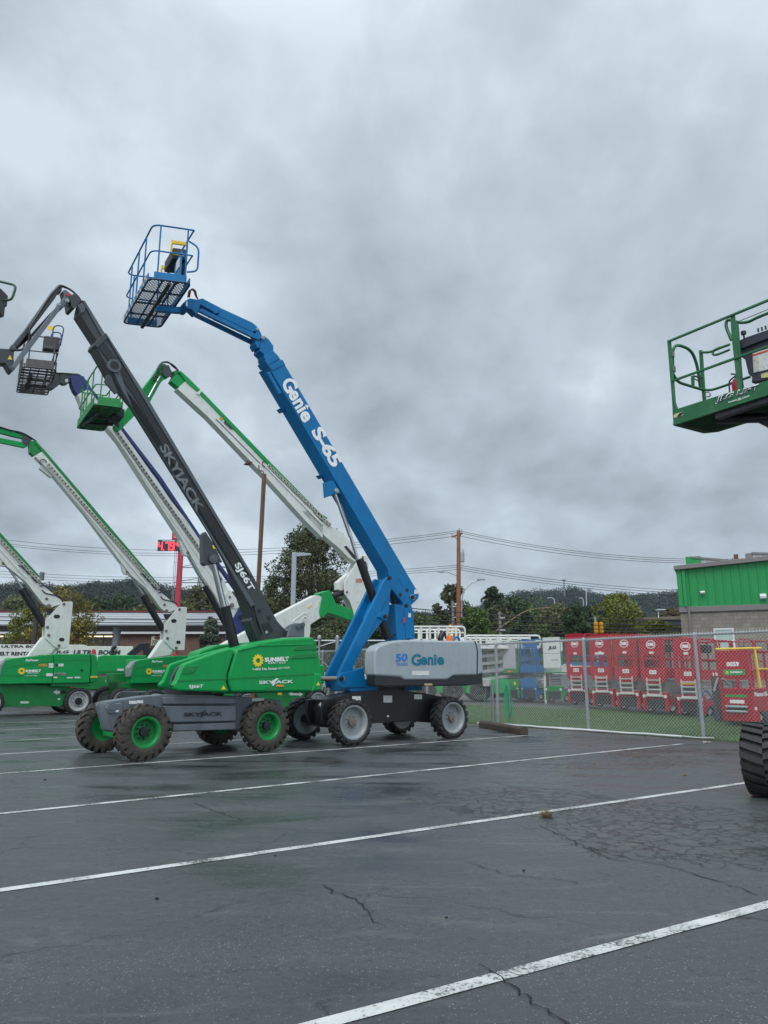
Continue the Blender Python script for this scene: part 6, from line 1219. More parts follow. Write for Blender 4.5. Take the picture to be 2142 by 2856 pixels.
    for k in (.1, .32): b_ = a+u*.80+v*k; MB().tube(rnd([b_+Z*1.0, b_+Z*1.75, b_+eu*.35+Z*1.75, b_+eu*.28+Z*1.0], .18), .022, 8).build('side_guard', BLUED, t, smooth=True)
    p = a+u*.72+v*.1+Z*1.62; MB().tube([p, p+ev*-.02], .10, 14).build('horn', YELS, t)
    MB().bar(a+u*.9+v*.35-Z*.08, a+u*.2+v*.35-Z*.08, .1, .08).bar(a+u*1.1+v*.6-Z*.08, a+u*.2+v*.6-Z*.08, .1, .08).bar(a+u*.3+v*.2-Z*.08, a+u*.3+v*.75-Z*.08, .1, .08).build('floor_beam', BLKP, t)
violet_lift()
# ---------------------------------------------------------------- articulated white and green lift
def articulated_lift():
    O = gnd(690, 2010); fr = Fr((O.x, O.y), 41); t = thing('boom_lift', 'articulated white boom lift with a green elbow link and green basket, behind the green hood', 'boom lift', (O.x, O.y), 41, BLG)
    P = lambda k, n, off, dep, nm, m, par=t, bv=.01, ref=None: plate(fr, q(k, *n), off, dep, nm, m, par, bv, ref=ref)
    chassis_wheels(t, 'jlg', 3.0, .52, .2, 2.2)
    P('1', (1130, 672, 1620, 660, 1700, 690, 1700, 775, 1620, 782, 1130, 775), .3, 1.8, 'chassis', GREEN2)
    P('1', (1432, 676, 1455, 664, 1455, 670, 1505, 674, 1505, 664, 1530, 680, 1508, 692, 1505, 686, 1455, 684, 1455, 690), .29, .006, 'direction_arrow', PAPER, bv=0); label(fr, '1', 1362, 668, 1390, 684, .29, YELS, t)
    MB().lathe([(0, 0), (.6, 0), (.6, .25), (0, .25)], (1.6, 1.2, 1.0), (0, 0, 1), 24).build('turntable_bearing', BLACK, t); MB().box((.2, .6, 1.22), (3.4, 1.8, 1.6)).build('turntable', GREEN2, t, .03)
    MB().box((.3, .05, 1.22), (3.3, .6, 1.9)).build('hood', GREEN, t, .05); MB().box((.3, 1.8, 1.22), (3.3, 2.35, 1.9)).build('hood', GREEN, t, .05)
    # lower arm, green elbow, white upright
    P('F', (600, 1830, 622, 1798, 776, 1714, 880, 1660, 897, 1662, 902, 1700, 896, 1722, 866, 1742, 866, 1760, 860, 1800, 780, 1830), 1.0, .36, 'lower_arm', WHITE)
    P('h', (630, 1690, 680, 1640, 820, 1540, 860, 1535, 880, 1560, 870, 1580, 830, 1560, 700, 1650, 640, 1700), .985, .02, 'arm_rib', WHITE, bv=.004); P('h', (870, 1465, 940, 1412, 946, 1430, 885, 1470), .985, .012, 'warning_label', YELS, bv=0)
    P('h', (1030, 1360, 1070, 1350, 1030, 1470, 1010, 1490, 1000, 1470), .985, .02, 'arm_rib', WHITE, bv=.004)
    c = fr.L(q('h', 833, 1640)[0], .985); MB().lathe([(.07, -.01), (.085, -.02), (.10, -.01), (.10, .02), (.07, .02)], c, (0, 1, 0), 20).build('arm_boss', WHITE, t, smooth=True)
    P('h', (1060, 1250, 1090, 1230, 1210, 1195, 1240, 1230, 1310, 1395, 1570, 1500, 1620, 1672, 1500, 1650, 1240, 1560, 1180, 1545, 1120, 1620, 1075, 1600, 1058, 1520, 1105, 1290), .95, .46, 'elbow_link', GREEN, bv=.02)
    P('h', (1175, 1260, 1205, 1248, 1265, 1390, 1170, 1450, 1215, 1395), .938, .02, 'elbow_rib', GREEN, bv=.004); P('h', (1495, 1540, 1530, 1505, 1575, 1510, 1605, 1640, 1590, 1650), .938, .02, 'elbow_rib', GREEN, bv=.004)
    rodp(fr, *q('h', 1255, 1290, 1450, 1215), 1.15, .11, 'lift_cylinder', BLACK, t)
    P('a', (866, 740, 1020, 495, 1080, 500, 1090, 515, 1085, 640, 1075, 1000, 1030, 1060, 985, 1098, 958, 1080, 945, 1000, 915, 920, 868, 850), .93, .05, 'upright', WHITE, bv=.012)
    P('a', (868, 742, 1020, 500, 1085, 505, 1075, 1000, 985, 1090, 955, 1075, 945, 985, 915, 905, 868, 850), 1.30, .05, 'upright', WHITE, bv=.012, ref=.93)
    P('a', (900, 720, 1020, 520, 1075, 520, 1065, 980, 990, 1060, 975, 980, 940, 860), 1.0, .34, 'upright_core', WHITE)
    P('a', (800, 745, 905, 655, 960, 670, 870, 740, 866, 830, 805, 810), 1.1, .25, 'upright_nose', WHITE)
    P('a', (975, 802, 1042, 802, 1042, 930, 973, 928), .922, .01, 'cover_plate', WHITE, bv=.003); label(fr, 'a', 996, 957, 1046, 977, .925, mat('olive_label', (.45, .40, .15), .5), t)
    text(fr, 'CAUTION', q('a', 968, 748, 1030, 748, 968, 708), .922, mat('orange_letter', (.6, .12, .04), .5), t, bold=.05)
    pins(fr, q('a', 887, 834, 1036, 512), .92, .05, t); pins(fr, q('a', 990, 1051), .92, .07, t)
    # main boom with green rail
    boom = P('f', (345, 250, 395, 205, 520, 300, 1150, 975, 1659, 1500, 1659, 1659, 1500, 1500, 1130, 1090, 1000, 960, 600, 540, 318, 282), 1.0, .34, 'boom', WHITE, bv=0)
    P('h', (780, -30, 960, -20, 1240, 210, 1380, 290, 1500, 420, 1659, 720, 1640, 770, 1500, 690, 1330, 520, 1160, 380, 900, 110), 1.0, .36, 'boom_root', WHITE)
    P('h', (1435, 520, 1475, 510, 1640, 700, 1620, 730, 1570, 690), .985, .02, 'boom_slot', BLACK, boom, 0)
    P('f', (330, 120, 345, 112, 420, 180, 540, 300, 1150, 932, 1659, 1450, 1659, 1490, 1140, 972, 512, 318, 400, 220), .97, .2, 'boom_rail', GREEN, boom); P('h', (1020, -20, 1090, 20, 1190, 80, 1160, 100, 1040, 10), .97, .2, 'boom_rail', GREEN, boom)
    P('f', (258, 210, 285, 160, 340, 150, 400, 215, 330, 270), 1.03, .3, 'boom_head', GREEN, boom)
    P('f', (492, 320, 530, 290, 545, 300, 512, 340), .95, .3, 'rail_clamp', WHITE, boom)
    chain_track(fr, q('f', 1150, 985)[0], q('f', 1659, 1470)[0], .96, boom, .12); chain_track(fr, q('h', 1010, 10)[0], q('h', 1230, 200)[0], .96, boom, .14)
    plate(fr, q('f', 1110, 985, 1125, 975, 1659, 1520, 1659, 1545), .965, .03, 'chain_tray', WHITE, boom, .004)
    c = fr.L(q('f', 1122, 975)[0], .96); MB().tube([c+Vector((.11*math.cos(1.2+i*.6), 0, .11*math.sin(1.2+i*.6))) for i in range(7)], .018, 6).build('hose', BLACK, boom, smooth=True)
    plate(fr, q('f', 668, 562, 676, 560, 1082, 968, 1076, 972), .992, .004, 'scale_line', DECK, boom, 0)
    sunlogo(fr.L(q('f', 720, 555)[0], .985), .085, boom, (.7, 0, -.7), (.7, 0, .7), mat('gold_emblem', (.5, .33, .06), .5))
    text(fr, 'SUNBELT', q('f', 742, 592, 828, 666, 752, 574), .985, DECK, boom, bold=.06); text(fr, 'RENTALS', q('f', 748, 604, 812, 662, 752, 596), .985, DECK, boom, bold=.02)
    P('f', (960, 970, 985, 945, 1020, 960, 1000, 975), 1.0, .3, 'boom_bracket', mat('rust_brown', (.13, .055, .035)), boom)
    # jib folded down behind the dark boom
    P('g', (60, 520, 240, 240, 300, 160, 340, 150, 400, 180, 440, 250, 380, 300, 300, 380, 160, 630, 100, 560), 1.1, .22, 'jib', GREEN); P('F', (440, 1030, 452, 1040, 425, 1090, 380, 1155, 330, 1205, 318, 1190, 370, 1120), 1.1, .18, 'jib', GREEN)
    P('g', (330, 170, 400, 165, 435, 250, 405, 310, 350, 315, 320, 260), 1.02, .36, 'jib_bracket', DGREY, bv=.02); rodp(fr, *q('g', 290, 300, 150, 560), 1.06, .03, 'jib_rod', CHROME, t); rodp(fr, *q('g', 400, 290, 460, 340), 1.2, .03, 'cylinder_rod', DGREY, t)
    P('g', (455, 240, 500, 225, 520, 250, 500, 310, 470, 290), 1.05, .3, 'boom_head', GREEN2)
    mb = MB(); random.seed(5)
    for k in range(6):
        j = lambda: random.uniform(-10, 10)
        mb.tube(rnd([fr.L(p, 1.0+.06*k) for p in q('g', 215+j(), 330, 260+j(), 200+j(), 310, 135+j(), 380, 125+j(), 450+j(), 175+j(), 520, 240)], .15), .02, 6)
    mb.tube([fr.L(p, 1.0) for p in q('g', 250, 210, 310, 215, 320, 250, 260, 290, 205, 310, 205, 350, 260, 365)], .018, 6); mb.build('hose', BLACK, t, smooth=True)
    a, u, v = basket(t, fr, (263, 1127), (343, 1137), (214, 1194), 10.0, GREEN2, toe=.28, pitch=.17, r=.006, diag=False, h=1.34, rr=.024, ribs=(3, 5))
    Z = Vector((0, 0, 1)); fl = MB().add([a+Z*.03, a+u+Z*.03, a+u+v+Z*.03, a+v+Z*.03], [(0, 1, 2, 3)]).build('floor_panel', mat('skylit_green_floor', (.10, .20, .13), .7, .3, 5.), t)  # solid sheet; its greyish green stands in for sky shining through the mesh
    MB().bar(a+u*.9+v*.4-Z*.08, a+u*.15+v*.35-Z*.08, .07, .08).bar(a+u*1.1+v*.6-Z*.08, a+u*.1+v*.68-Z*.08, .08, .08).bar(a+u*.3+v*.2-Z*.08, a+u*.12+v*.75-Z*.08, .08, .08).build('floor_beam', BLKP, t)
    c = a+u*1.05+v*.45; MB().obox(c+Z*.08, u.normalized()*.18, v.normalized()*.5, Z*.14).build('platform_mount', BLKP, t, .02); MB().tube([c+Z*.1, Vector(fr.L((330, 1200), 1.2))], .07, 8).build('jib_end', DGREY, t)
    MB().obox(a+u*.9+v*.2+Z*.95, u.normalized()*.12, v.normalized()*.3, Z*.15).build('control_console', BLKP, t, .03)
articulated_lift()
# ---------------------------------------------------------------- long white stowed booms in the background
def stowed(lb, O, ang, k, boom_px, texts, off, hood_px, hub):
    fr = Fr((O.x, O.y), ang); t = thing('boom_lift', lb, 'boom lift', (O.x, O.y), ang, BLG)
    b = plate(fr, q(k, *boom_px), off, .9, 'boom', WHITE, t, .02)
    for s_, n, m_ in texts: text(fr, s_, q(k, *n), off-.006, m_, b, bold=.045)
    return fr, t, b
def background_booms():
    O = gnd(290, 1976); fr, t, b = stowed('white stowed boom reading JLG ULTRA BOOM, behind the two green and white lifts', O, 20, '3', (400, 490, 780, 492, 810, 505, 1230, 506, 1240, 580, 1180, 640, 400, 640), (('JLG', (505, 580, 628, 578, 520, 545), DECN), ('ULTRA BOOM', (676, 585, 1108, 585, 686, 540), DECN)), 1.0, None, None)
    plate(fr, q('3', 1170, 580, 1290, 478, 1385, 474, 1385, 585, 1340, 600, 1330, 530, 1240, 600), .95, 1.0, 'boom_end', BLACK, t, .02)
    MB().lathe([(0, -.1), (.32, -.1), (.32, .1), (0, .1)], fr.L(q('3', 1385, 585)[0], .9), (0, 1, 0), 18).build('end_roller', BLACK, t)
    plate(fr, q('3', 905, 600, 960, 588, 1360, 590, 1340, 760, 1290, 770, 900, 765), .6, 1.6, 'hood', GREEN, t, .04)
    plate(fr, q('3', 900, 730, 1230, 730, 1230, 745, 900, 745), .58, .03, 'hood_band', GREEN2, t, 0); label(fr, '3', 1085, 714, 1145, 733, .58, PAPER, t)
    plate(fr, q('3', 700, 800, 900, 780, 1080, 800, 1080, 860, 1000, 905, 700, 905), .5, 1.8, 'chassis', GREEN2, t, .02); label(fr, '3', 976, 816, 1036, 836, .49, PAPER, t)
    plate(fr, q('3', 820, 905, 925, 905, 915, 960, 880, 980, 850, 960), .7, .5, 'axle_bracket', WHITE, t, .02)
    chassis_wheels(t, 'jlg', 2.9, .52, .3, 2.3)
    p0 = fr.L(q('3', 1040, 560)[0], .9); MB().tube(rnd([p0-Vector((0, 0, .4)), p0+Vector((0, 0, .2)), p0+Vector((.15, 0, .3))], .1), .09, 10).build('exhaust_pipe', BLACK, t, smooth=True)
    O = gnd(-160, 1972); fr, t, b = stowed('white stowed boom reading SUNBELT RENTALS behind the leftmost green hood', O, 20, '3', (-300, 488, 340, 490, 345, 600, 300, 650, -300, 650), (('SUNBELT RENTALS', (-150, 592, 330, 592, -146, 556), DECK), ('ULTRA BOOM', (10, 520, 430, 520, 14, 495), DECN)), 1.0, None, None)
    plate(fr, q('3', -290, 800, 60, 800, 60, 900, -290, 900), .5, 1.8, 'chassis', GREEN2, t, .02); plate(fr, q('3', -290, 650, 60, 650, 60, 800, -290, 800), .7, 1.4, 'turntable', GREEN2, t, .02); chassis_wheels(t, 'jlg', 2.9, .52, .3, 2.3)
background_booms()
def far_left_basket():
    Y = 16.; p = at(15, 850, Y); t = thing('boom_lift', 'dark green guard rail and hoses of a lift basket cut off at left edge', 'boom lift', (p.x-2, Y), 0); R = lambda x, y, d=0.: at(x, y, Y+d)-Vector((p.x-2, Y, 0))
    MB().tube(rnd([R(-120, 790), R(-30, 778), R(46, 796), R(33, 836), R(12, 838)], .12), .03, 10).build('guard_rail', mat('dark_green_rail', (.02, .09, .04), .5, .3, 5.), t, smooth=True)
    c = R(-10, 830); MB().obox(c, (.18, 0, 0), (0, .2, 0), (0, 0, .16)).obox(R(-6, 860), (.12, 0, .02), (0, .12, 0), (0, 0, .2)).build('control_console', BROWNB, t, .04)
    mb = MB()
    for k in range(3): mb.tube(rnd([R(-10+4*k, 845), R(6-2*k, 870), R(2+k*2, 885), R(-10, 880)], .1), .025, 6)
    mb.build('hose', BLACK, t, smooth=True)
    f0 = R(-170, 885)-Vector((1.0, 0, 0)); MB().box((f0.x-.6, -.1, f0.z-.1), (f0.x+.5, 1.6, f0.z-.02)).build('basket_floor', GREEN2, t); MB().tube([R(-120, 790), (f0.x+.45, 0, f0.z)], .03, 6).build('rail_post', GREEN2, t)
    MB().bar((c.x-2.2, .8, f0.z-.15), (c.x-6, 4, f0.z-3), .3, .3).bar((c.x-6, 4, f0.z-3), (c.x-10, 6, 1.3), .4, .4).build('boom', WHITE, t); MB().box((c.x-11.5, 5, .4), (c.x-8.5, 7, 1.8)).build('chassis', GREEN2, t, .03)
    for x in (-11.2, -8.8):
        for y, f in ((4.9, False), (7.1, True)): wheel('jlg', t, c.x+x, y, .52, far=f)
far_left_basket()
# ---------------------------------------------------------------- lift at the right edge: basket above, big tyre below
def right_lift():
    K = gnd(1877, 1185, 5.5); fr = Fr((K.x, K.y), -59); t = thing('boom_lift', 'green lift at the right edge with a square basket reading JLG LIFT and chevron tyre', 'boom lift', (K.x, K.y), -59, BLG)
    P = lambda k, n, off, dep, nm, m, par=t, bv=.006: plate(fr, q(k, *n), off, dep, nm, m, par, bv)
    G = mat('worn_green_paint', (.012, .125, .040), .45, .2, 3., dirt=(.20, .19, .16), dirt_amt=.35)
    W_ = .92; z0 = fr.L(q('8', 378, 1872)[0], 0).z; e = 2.5
    toe = P('8', (363, 1680, 420, 1652, 800, 1530, 1659, 1262, 2200, 1090, 2200, 1290, 1659, 1450, 378, 1862), 0, .02, 'toe_board', G)
    P('8', (363, 1850, 1659, 1440, 2200, 1275, 2200, 1300, 1659, 1465, 378, 1876), -.015, .05, 'toe_lip', G, toe)
    L = fr.L
    def sq(a, b, off, w=.036, nm='guard_rail', m=G): MB().bar(L(a, off), L(b, off), w, w).build(nm, m, t, .006)
    A8 = lambda x, y: q('8', x, y)[0]
    sq(A8(315, 738), A8(2200, -40), .0); sq(A8(365, 1275), A8(2200, 610), .0)
    P('8', (291, 722, 330, 715, 345, 900, 395, 1560, 428, 1650, 378, 1870, 355, 1500, 330, 1200), -.002, .04, 'corner_post', G)
    P('8', (1145, 385, 1195, 370, 1225, 700, 1262, 1060, 1290, 1380, 1240, 1395, 1200, 1000, 1165, 700), .002, .04, 'rail_post', G)
    # inner rails, gate and far side
    f = W_
    mb = lambda pts, off, r, nm, m=G: MB().tube(rnd([L(A8(*p), off) for p in pts], .12, 5), r, 9).build(nm, m, t, smooth=True)
    MB().tube(rnd([L(A8(375, 1180), .1), L(A8(365, 860), .1), L(A8(420, 775), .2), L(A8(620, 850), .55), L(A8(700, 1050), .72), L(A8(745, 1370), .84)], .15, 5), .026, 9).tube(rnd([L(A8(375, 1180), .1), L(A8(440, 1290), .25), L(A8(780, 1395), .88)], .1, 4), .024, 9).build('gate', G, t, smooth=True)
    MB().obox(L(A8(365, 910), .05), (.02, 0, 0), (0, .03, 0), (0, 0, .05)).obox(L(A8(382, 1110), .05), (.02, 0, 0), (0, .03, 0), (0, 0, .05)).build('hinge', PIN, t)
    P('8', (720, 858, 758, 852, 770, 1000, 795, 1380, 808, 1530, 770, 1540, 745, 1250), f, .04, 'rail_post', G)
    mb([(760, 888), (880, 885), (1000, 830), (1140, 780)], f, .022, 'guard_rail'); mb([(1140, 850), (960, 925), (905, 915), (925, 855), (1010, 820)], f, .02, 'guard_rail')
    mb([(790, 1390), (880, 1400), (1000, 1365), (1180, 1300), (1420, 1215)], f, .022, 'guard_rail'); mb([(805, 1425), (860, 1425), (885, 1460), (860, 1490), (810, 1480)], f, .012, 'tie_loop', STEEL)
    P('8', (612, 1205, 650, 1200, 655, 1330, 618, 1335), f*.8, .03, 'gate_bar', G); sq(A8(650, 1205), A8(770, 1235), f*.85, .03, 'gate_latch', BLKP); sq(A8(655, 1240), A8(730, 1280), f*.85, .02, 'gate_latch', BLKP)
    MB().tube(rnd([L(A8(1165, 720), .25), L(A8(1090, 540), .25), L(A8(1095, 460), .25), L(A8(1150, 440), .25), L(A8(1230, 490), .3), L(A8(1270, 900), .3), L(A8(1300, 1380), .3)], .1, 4), .026, 9).build('inner_frame', G, t, smooth=True)
    mb([(1200, 460), (1280, 490), (1400, 475), (1500, 420), (1700, 340), (2100, 190)], .35, .024, 'guard_rail'); MB().tube([L(A8(1205, 492), .2), L(A8(1700, 290), .2)], .006, 5).build('cable', BLACK, t)
    P('8', (1205, 500, 1245, 500, 1300, 1230, 1320, 1380, 1285, 1380), .4, .04, 'rail_post', G)
    # floor seen from below
    a = Vector((0, 0, z0)); MB().add([a, a+Vector((e, 0, 0)), a+Vector((e, W_, 0)), a+Vector((.16, W_, 0)), a+Vector((0, W_*.86, 0))], [(0, 1, 2, 3, 4)]).build('floor_panel', mat('perforated_floor_green', (.006, .06, .022), .6, .5, 30., bump=.8, bsc=45), t)
    mbx = MB(); x = .12
    while x < e-.1: mbx.box((x, .05, z0-.012), (x+.012, W_-.06, z0-.002)); x += .055
    mbx.build('floor_corrugation', mat('floor_rib_green', (.008, .085, .03), .6, .3, 20.), t)
    MB().prism([(e, W_, z0), (e, W_, z0+.2), (.16, W_, z0+.2), (.16, W_, z0)], (0, .02, 0)).prism([(.16, W_, z0), (.16, W_, z0+.2), (0, W_*.86, z0+.2), (0, W_*.86, z0)], (-.005, .01, 0)).prism([(0, W_*.86, z0), (0, W_*.86, z0+.2), (0, .03, z0+.2), (0, .03, z0)], (-.01, 0, 0)).build('toe_board', G, t)
    MB().bar(L(A8(965, 1740), .12), L(A8(1700, 1500), .12), .11, .14).build('support_beam', mat('grey_support', (.075, .07, .07), .6, .3, 5.), t, .01)
    MB().tube([L(A8(960, 1790), .35), L(A8(1659, 1790), .6)+Vector((0, 0, .02)), L(A8(2300, 1800), .6)], .075, 10).build('rotator_beam', BLACK, t, smooth=True)
    P('8', (1450, 1800, 1700, 1780, 1900, 1800, 1900, 1980, 1680, 1960, 1640, 1900, 1540, 1850), .5, .3, 'rotator', BLACK, bv=.02)
    # lettering
    text(fr, 'JLG LIFT', q('8', 946, 1588, 1508, 1415, 975, 1482), -.004, DECW, toe, bold=.045, spacing=1.02); text(fr, 'JLG LIFT', q('8', 957, 1577, 1496, 1415, 984, 1492), -.008, DECN, toe, bold=.02, spacing=1.05)
    text(fr, 'www.jlg.com', q('8', 1120, 1586, 1405, 1497, 1126, 1546), -.006, DECW, toe, bold=.015)
    P('8', (380, 1735, 410, 1715, 512, 1690, 508, 1735, 480, 1752, 385, 1775), -.006, .004, 'hazard_patch', mat('hazard_cream', (.55, .50, .30), .6), toe, 0); P('8', (425, 1758, 455, 1712, 510, 1692, 508, 1712, 470, 1752), -.010, .003, 'hazard_patch', BLACK, toe, 0)
    # console and extinguisher
    c = P('8', (1242, 740, 1330, 690, 1659, 575, 2300, 380, 2300, 520, 1659, 700, 1250, 855), .45, .32, 'console_top', mat('console_violet_grey', (.045, .045, .065), .55, .2, 8.), bv=.015)
    P('8', (1250, 850, 1659, 700, 2300, 520, 2300, 1120, 1430, 1300, 1440, 1220, 1390, 1180, 1345, 985, 1280, 940), .5, .25, 'control_console', MATS['console_violet_grey'], bv=.015)
    P('8', (1450, 900, 1800, 790, 1800, 1080, 1465, 1165), .49, .006, 'instruction_decal', PAPER, bv=0); P('8', (1450, 915, 1800, 805, 1800, 825, 1452, 938), .484, .005, 'decal_band', mat('decal_red', (.6, .08, .04), .5), bv=0)
    P('8', (1460, 945, 1525, 925, 1530, 1140, 1468, 1160), .482, .004, 'decal_pictogram', mat('decal_cream', (.62, .62, .55), .5, .2, 40., dirt=(.05, .05, .05), dirt_amt=1.), bv=0); P('8', (1565, 1180, 1800, 1110, 1800, 1200, 1568, 1235), .49, .004, 'small_decal', mat('decal_yellow', (.6, .55, .25), .5, .3, 30.), bv=0)
    p = L(A8(1335, 690), .6); MB().tube([p, p+Vector((0, 0, .07))], .015, 6).lathe([(0, .06), (.04, .06), (.04, .11), (0, .12)], p, (0, 0, 1), 12).build('joystick', BLACK, t, smooth=True)
    for k in range(6): p = L(A8(1530+50*k, 610-17*k), .6); MB().tube([p, p+Vector((0, 0, .06))], .014, 6).build('switch', BLACK, t)
    p = L(A8(1240, 1400), .45); ex = MB().lathe([(.07, 0), (.07, .22), (.045, .30), (.02, .32), (0, .32)], p-Vector((0, 0, .12)), (0, 0, 1), 16).build('extinguisher', RED, t, smooth=True)
    MB().tube([p+Vector((0, 0, .2)), p+Vector((0, 0, .27)), p+Vector((-.07, 0, .3))], .014, 6).tube(rnd([p+Vector((0, 0, .24)), p+Vector((-.12, 0, .2)), p+Vector((-.13, 0, -.1))], .06), .012, 6).build('nozzle', BLACK, ex, smooth=True)
    # boom and base, mostly beyond the frame
    q0 = L(A8(1900, 1880), .6); pts = [q0, q0+Vector((1.8, -.2, .1)), q0+Vector((3.2, 0.2, -.7))]
    MB().bar(pts[0], pts[1], .25, .25).build('jib', G, t, .02); 
    base = fr.W(gnd(2128, 2216)); bx, by = base.x, base.y
    MB().bar(pts[1]+Vector((0, 0, 0)), Vector((bx+3.9, by+1.5, 2.9)), .4, .45).build('boom', WHITE, t, .02)
    MB().box((bx+1.5, by-.2, .4), (bx+4.6, by+1.6, 1.1)).build('chassis', GREEN2, t, .03); MB().box((bx+1.8, by-.2, 1.1), (bx+4.8, by+1.7, 2.1)).build('hood', GREEN, t, .05); MB().bar((bx+.5, by+.1, .52), (bx+1.7, by+.5, .6), .3, .3).build('axle', GREEN2, t)
    wa = math.degrees(math.atan2(base.y, 1))*0
    w = wheel('big', t, bx+.19, by-.06, .46); w.rotation_euler = (0, 0, math.radians(-68)); w2 = wheel('big', t, bx+4., by-.5, .46)
right_lift()
# ================================================================ RENTAL YARD BEHIND THE FENCE
YZ = .40
def flat(px, py, z): p = gnd(px, py, z); return p
RG = 'red scissor lifts lined up behind the fence'
def scissor(lb, px, py, z, w, h, ln, body, panel, deck_z, style, ang=-52, group=None, tag_txt='', num='', win=True, post=None, logo_txt='mec', sc=1.):
    """front face along local x, machine length along local y, standing in the yard"""
    p = gnd(px, py, z); t = thing('scissor_lift', lb, 'scissor lift', (p.x, p.y, z), ang, group); post = post or body
    # base
    b = MB().box((0, .03, .22), (w, ln, .42)).box((0, .0, .42), (w, .10, .60)).box((0, ln-.1, .42), (w, ln, .60)).build('chassis', body, t, .015)
    MB().box((.14, -.02, .10), (w-.14, .02, .40)).build('pothole_guard', BLKP, t); 
    for x in (.0, w-.09): MB().box((x, -.03, .06), (x+.09, .05, .56)).build('front_leg', body, t, .01)
    for x in (.05, w-.05):
        for y in (.30, ln-.3): wheel('small', t, x, y, .16, far=x > .2)
    for x in (.02, w-.12): MB().box((x, -.034, .44), (x+.09, -.031, .53)).build('warning_label', PAPER, t)
    # folded scissor arms
    mb = MB(); za = .50; zb = deck_z-.04
    for k in range(5):
        z0 = za+(zb-za)*k/5
        for x in (.10, w-.16): mb.box((x, .12, z0+.01), (x+.06, ln-.1, z0+(zb-za)/5*.72))
    for k in range(6): mb.tube([(.08, .15+(k % 2)*.05, za+(zb-za)*k/6+.04), (w-.08, .15+(k % 2)*.05, za+(zb-za)*k/6+.04)], .022, 8)
    mb.build('scissor_stack', ALU, t)
    # platform with toe boards
    MB().box((0, 0, deck_z), (w, ln, deck_z+.05)).build('platform', body, t, .01)
    mb = MB(); 
    for x in (0, w-.02): mb.box((x, .0, deck_z+.05), (x+.02, ln, deck_z+.30))
    mb.build('toe_board', panel, t)
    if num: text3(num, (w+.003, ln*.30, deck_z+.09), (w+.003, ln*.62, deck_z+.09), (w+.003, ln*.30, deck_z+.21), DECW, t, bold=.04)
    # ladder on the front
    if style == 'mec':
        mb = MB(); lx0, lx1 = w*.24, w*.76
        for x in (lx0, lx1): mb.box((x-.02, -.06, .50), (x+.02, -.02, deck_z+.02))
        for k in range(4): zz = .54+(deck_z-.60)*k/3.; mb.tube([(lx0-.02, -.05, zz), (lx1+.02, -.05, zz)], .021, 8)
        mb.tube([(lx0-.09, -.07, .50), (lx1+.09, -.07, .50)], .03, 8); mb.build('ladder', mat('cream_ladder', (.42, .43, .40), .5, .1, 8.), t)
    top = h; pw = .05
    # front panel: sheet with a window, rounded top corners and swept foot
    if style == 'mec':
        z1, z2 = deck_z+.30, deck_z+.68
        P_ = [(0, z2), (w, z2), (w, top-.12), (w-.03, top-.05), (w-.12, top), (.12, top), (.03, top-.05), (0, top-.12)]
        up = MB().prism([(x, -.035, zz) for x, zz in P_], (0, .03, 0)).build('front_panel', panel, t, .006)
        Q_ = [(0, z1), (w, z1), (w, deck_z-.02), (w-.06, deck_z-.12), (w-.14, deck_z-.16), (.14, deck_z-.16), (.06, deck_z-.12), (0, deck_z-.02)]
        lo = MB().prism([(x, -.035, zz) for x, zz in Q_], (0, .03, 0)).build('entry_panel', panel, t, .006)
        fr_ = MB()
        for x in (0, w-.14): fr_.box((x, -.03, z1), (x+.14, 0, z2))
        fr_.build('gate_frame', panel, t, .006)
        c = Vector((w*.5, -.038, (z2+top)/2+.03)); R_ = w*.19; mb = MB(); N = 28; vs = []
        for k in range(N):
            a = 2*math.pi*k/N
            for rr in (.86, 1.): vs.append(c+Vector((math.cos(a)*R_*rr, -.002, math.sin(a)*R_*rr*.78)))
        mb.add(vs, [(2*k, 2*k+1, 2*((k+1) % N)+1, 2*((k+1) % N)) for k in range(N)]); mb.build('emblem_ring', DECW, up)
        text3(logo_txt, c+Vector((-R_*.68, 0, -R_*.30)), c+Vector((R_*.68, 0, -R_*.30)), c+Vector((-R_*.68, 0, R_*.32)), DECW, up, bold=.05)
        MB().box((c.x-.07, -.042, z2+.05), (c.x+.07, -.036, z2+.12)).build('plate_label', PAPER, up)
        lb_ = MB().box((w*.36, -.042, deck_z+.12), (w*.64, -.036, deck_z+.24)).build('plate_label', PAPER, lo)
        text3(tag_txt or '14', (w*.40, -.044, deck_z+.145), (w*.60, -.044, deck_z+.145), (w*.41, -.044, deck_z+.215), DECK, lb_)
    elif style == 'sheet':
        up = MB().box((0.02, -.035, deck_z+.30), (w-.02, -.01, top)).build('front_panel', panel, t, .004)
    # guard rails: two bays each side, top and mid rails
    for x in (.02, w-.02):
        mb = MB(); zt = top-.03
        for (y0, y1, dz) in ((.02, ln*.48, 0.), (ln*.52, ln-.02, -.02)):
            mb.tube(rnd([(x, y0, deck_z+.05), (x, y0, zt+dz), (x, y1, zt+dz), (x, y1, deck_z+.05)], .09, 4), .019*sc, 8)
            mb.tube([(x, y0, deck_z+.58), (x, y1, deck_z+.58)], .017*sc, 8)
        mb.build('guard_rail', post, t, smooth=True)
    mb = MB()
    for zz in (top-.04, deck_z+.58): mb.tube([(.02, ln-.02, zz), (w-.02, ln-.02, zz)], .019*sc, 8)
    for x in (.02, w*.5, w-.02): mb.tube([(x, ln-.02, deck_z), (x, ln-.02, top-.04)], .019*sc, 8)
    mb.build('end_rail', post, t, smooth=True)
    MB().box((w*.62, ln*.25, deck_z+.78), (w*.92, ln*.42, deck_z+1.02)).build('control_box', BLKP, t, .03)
    return t
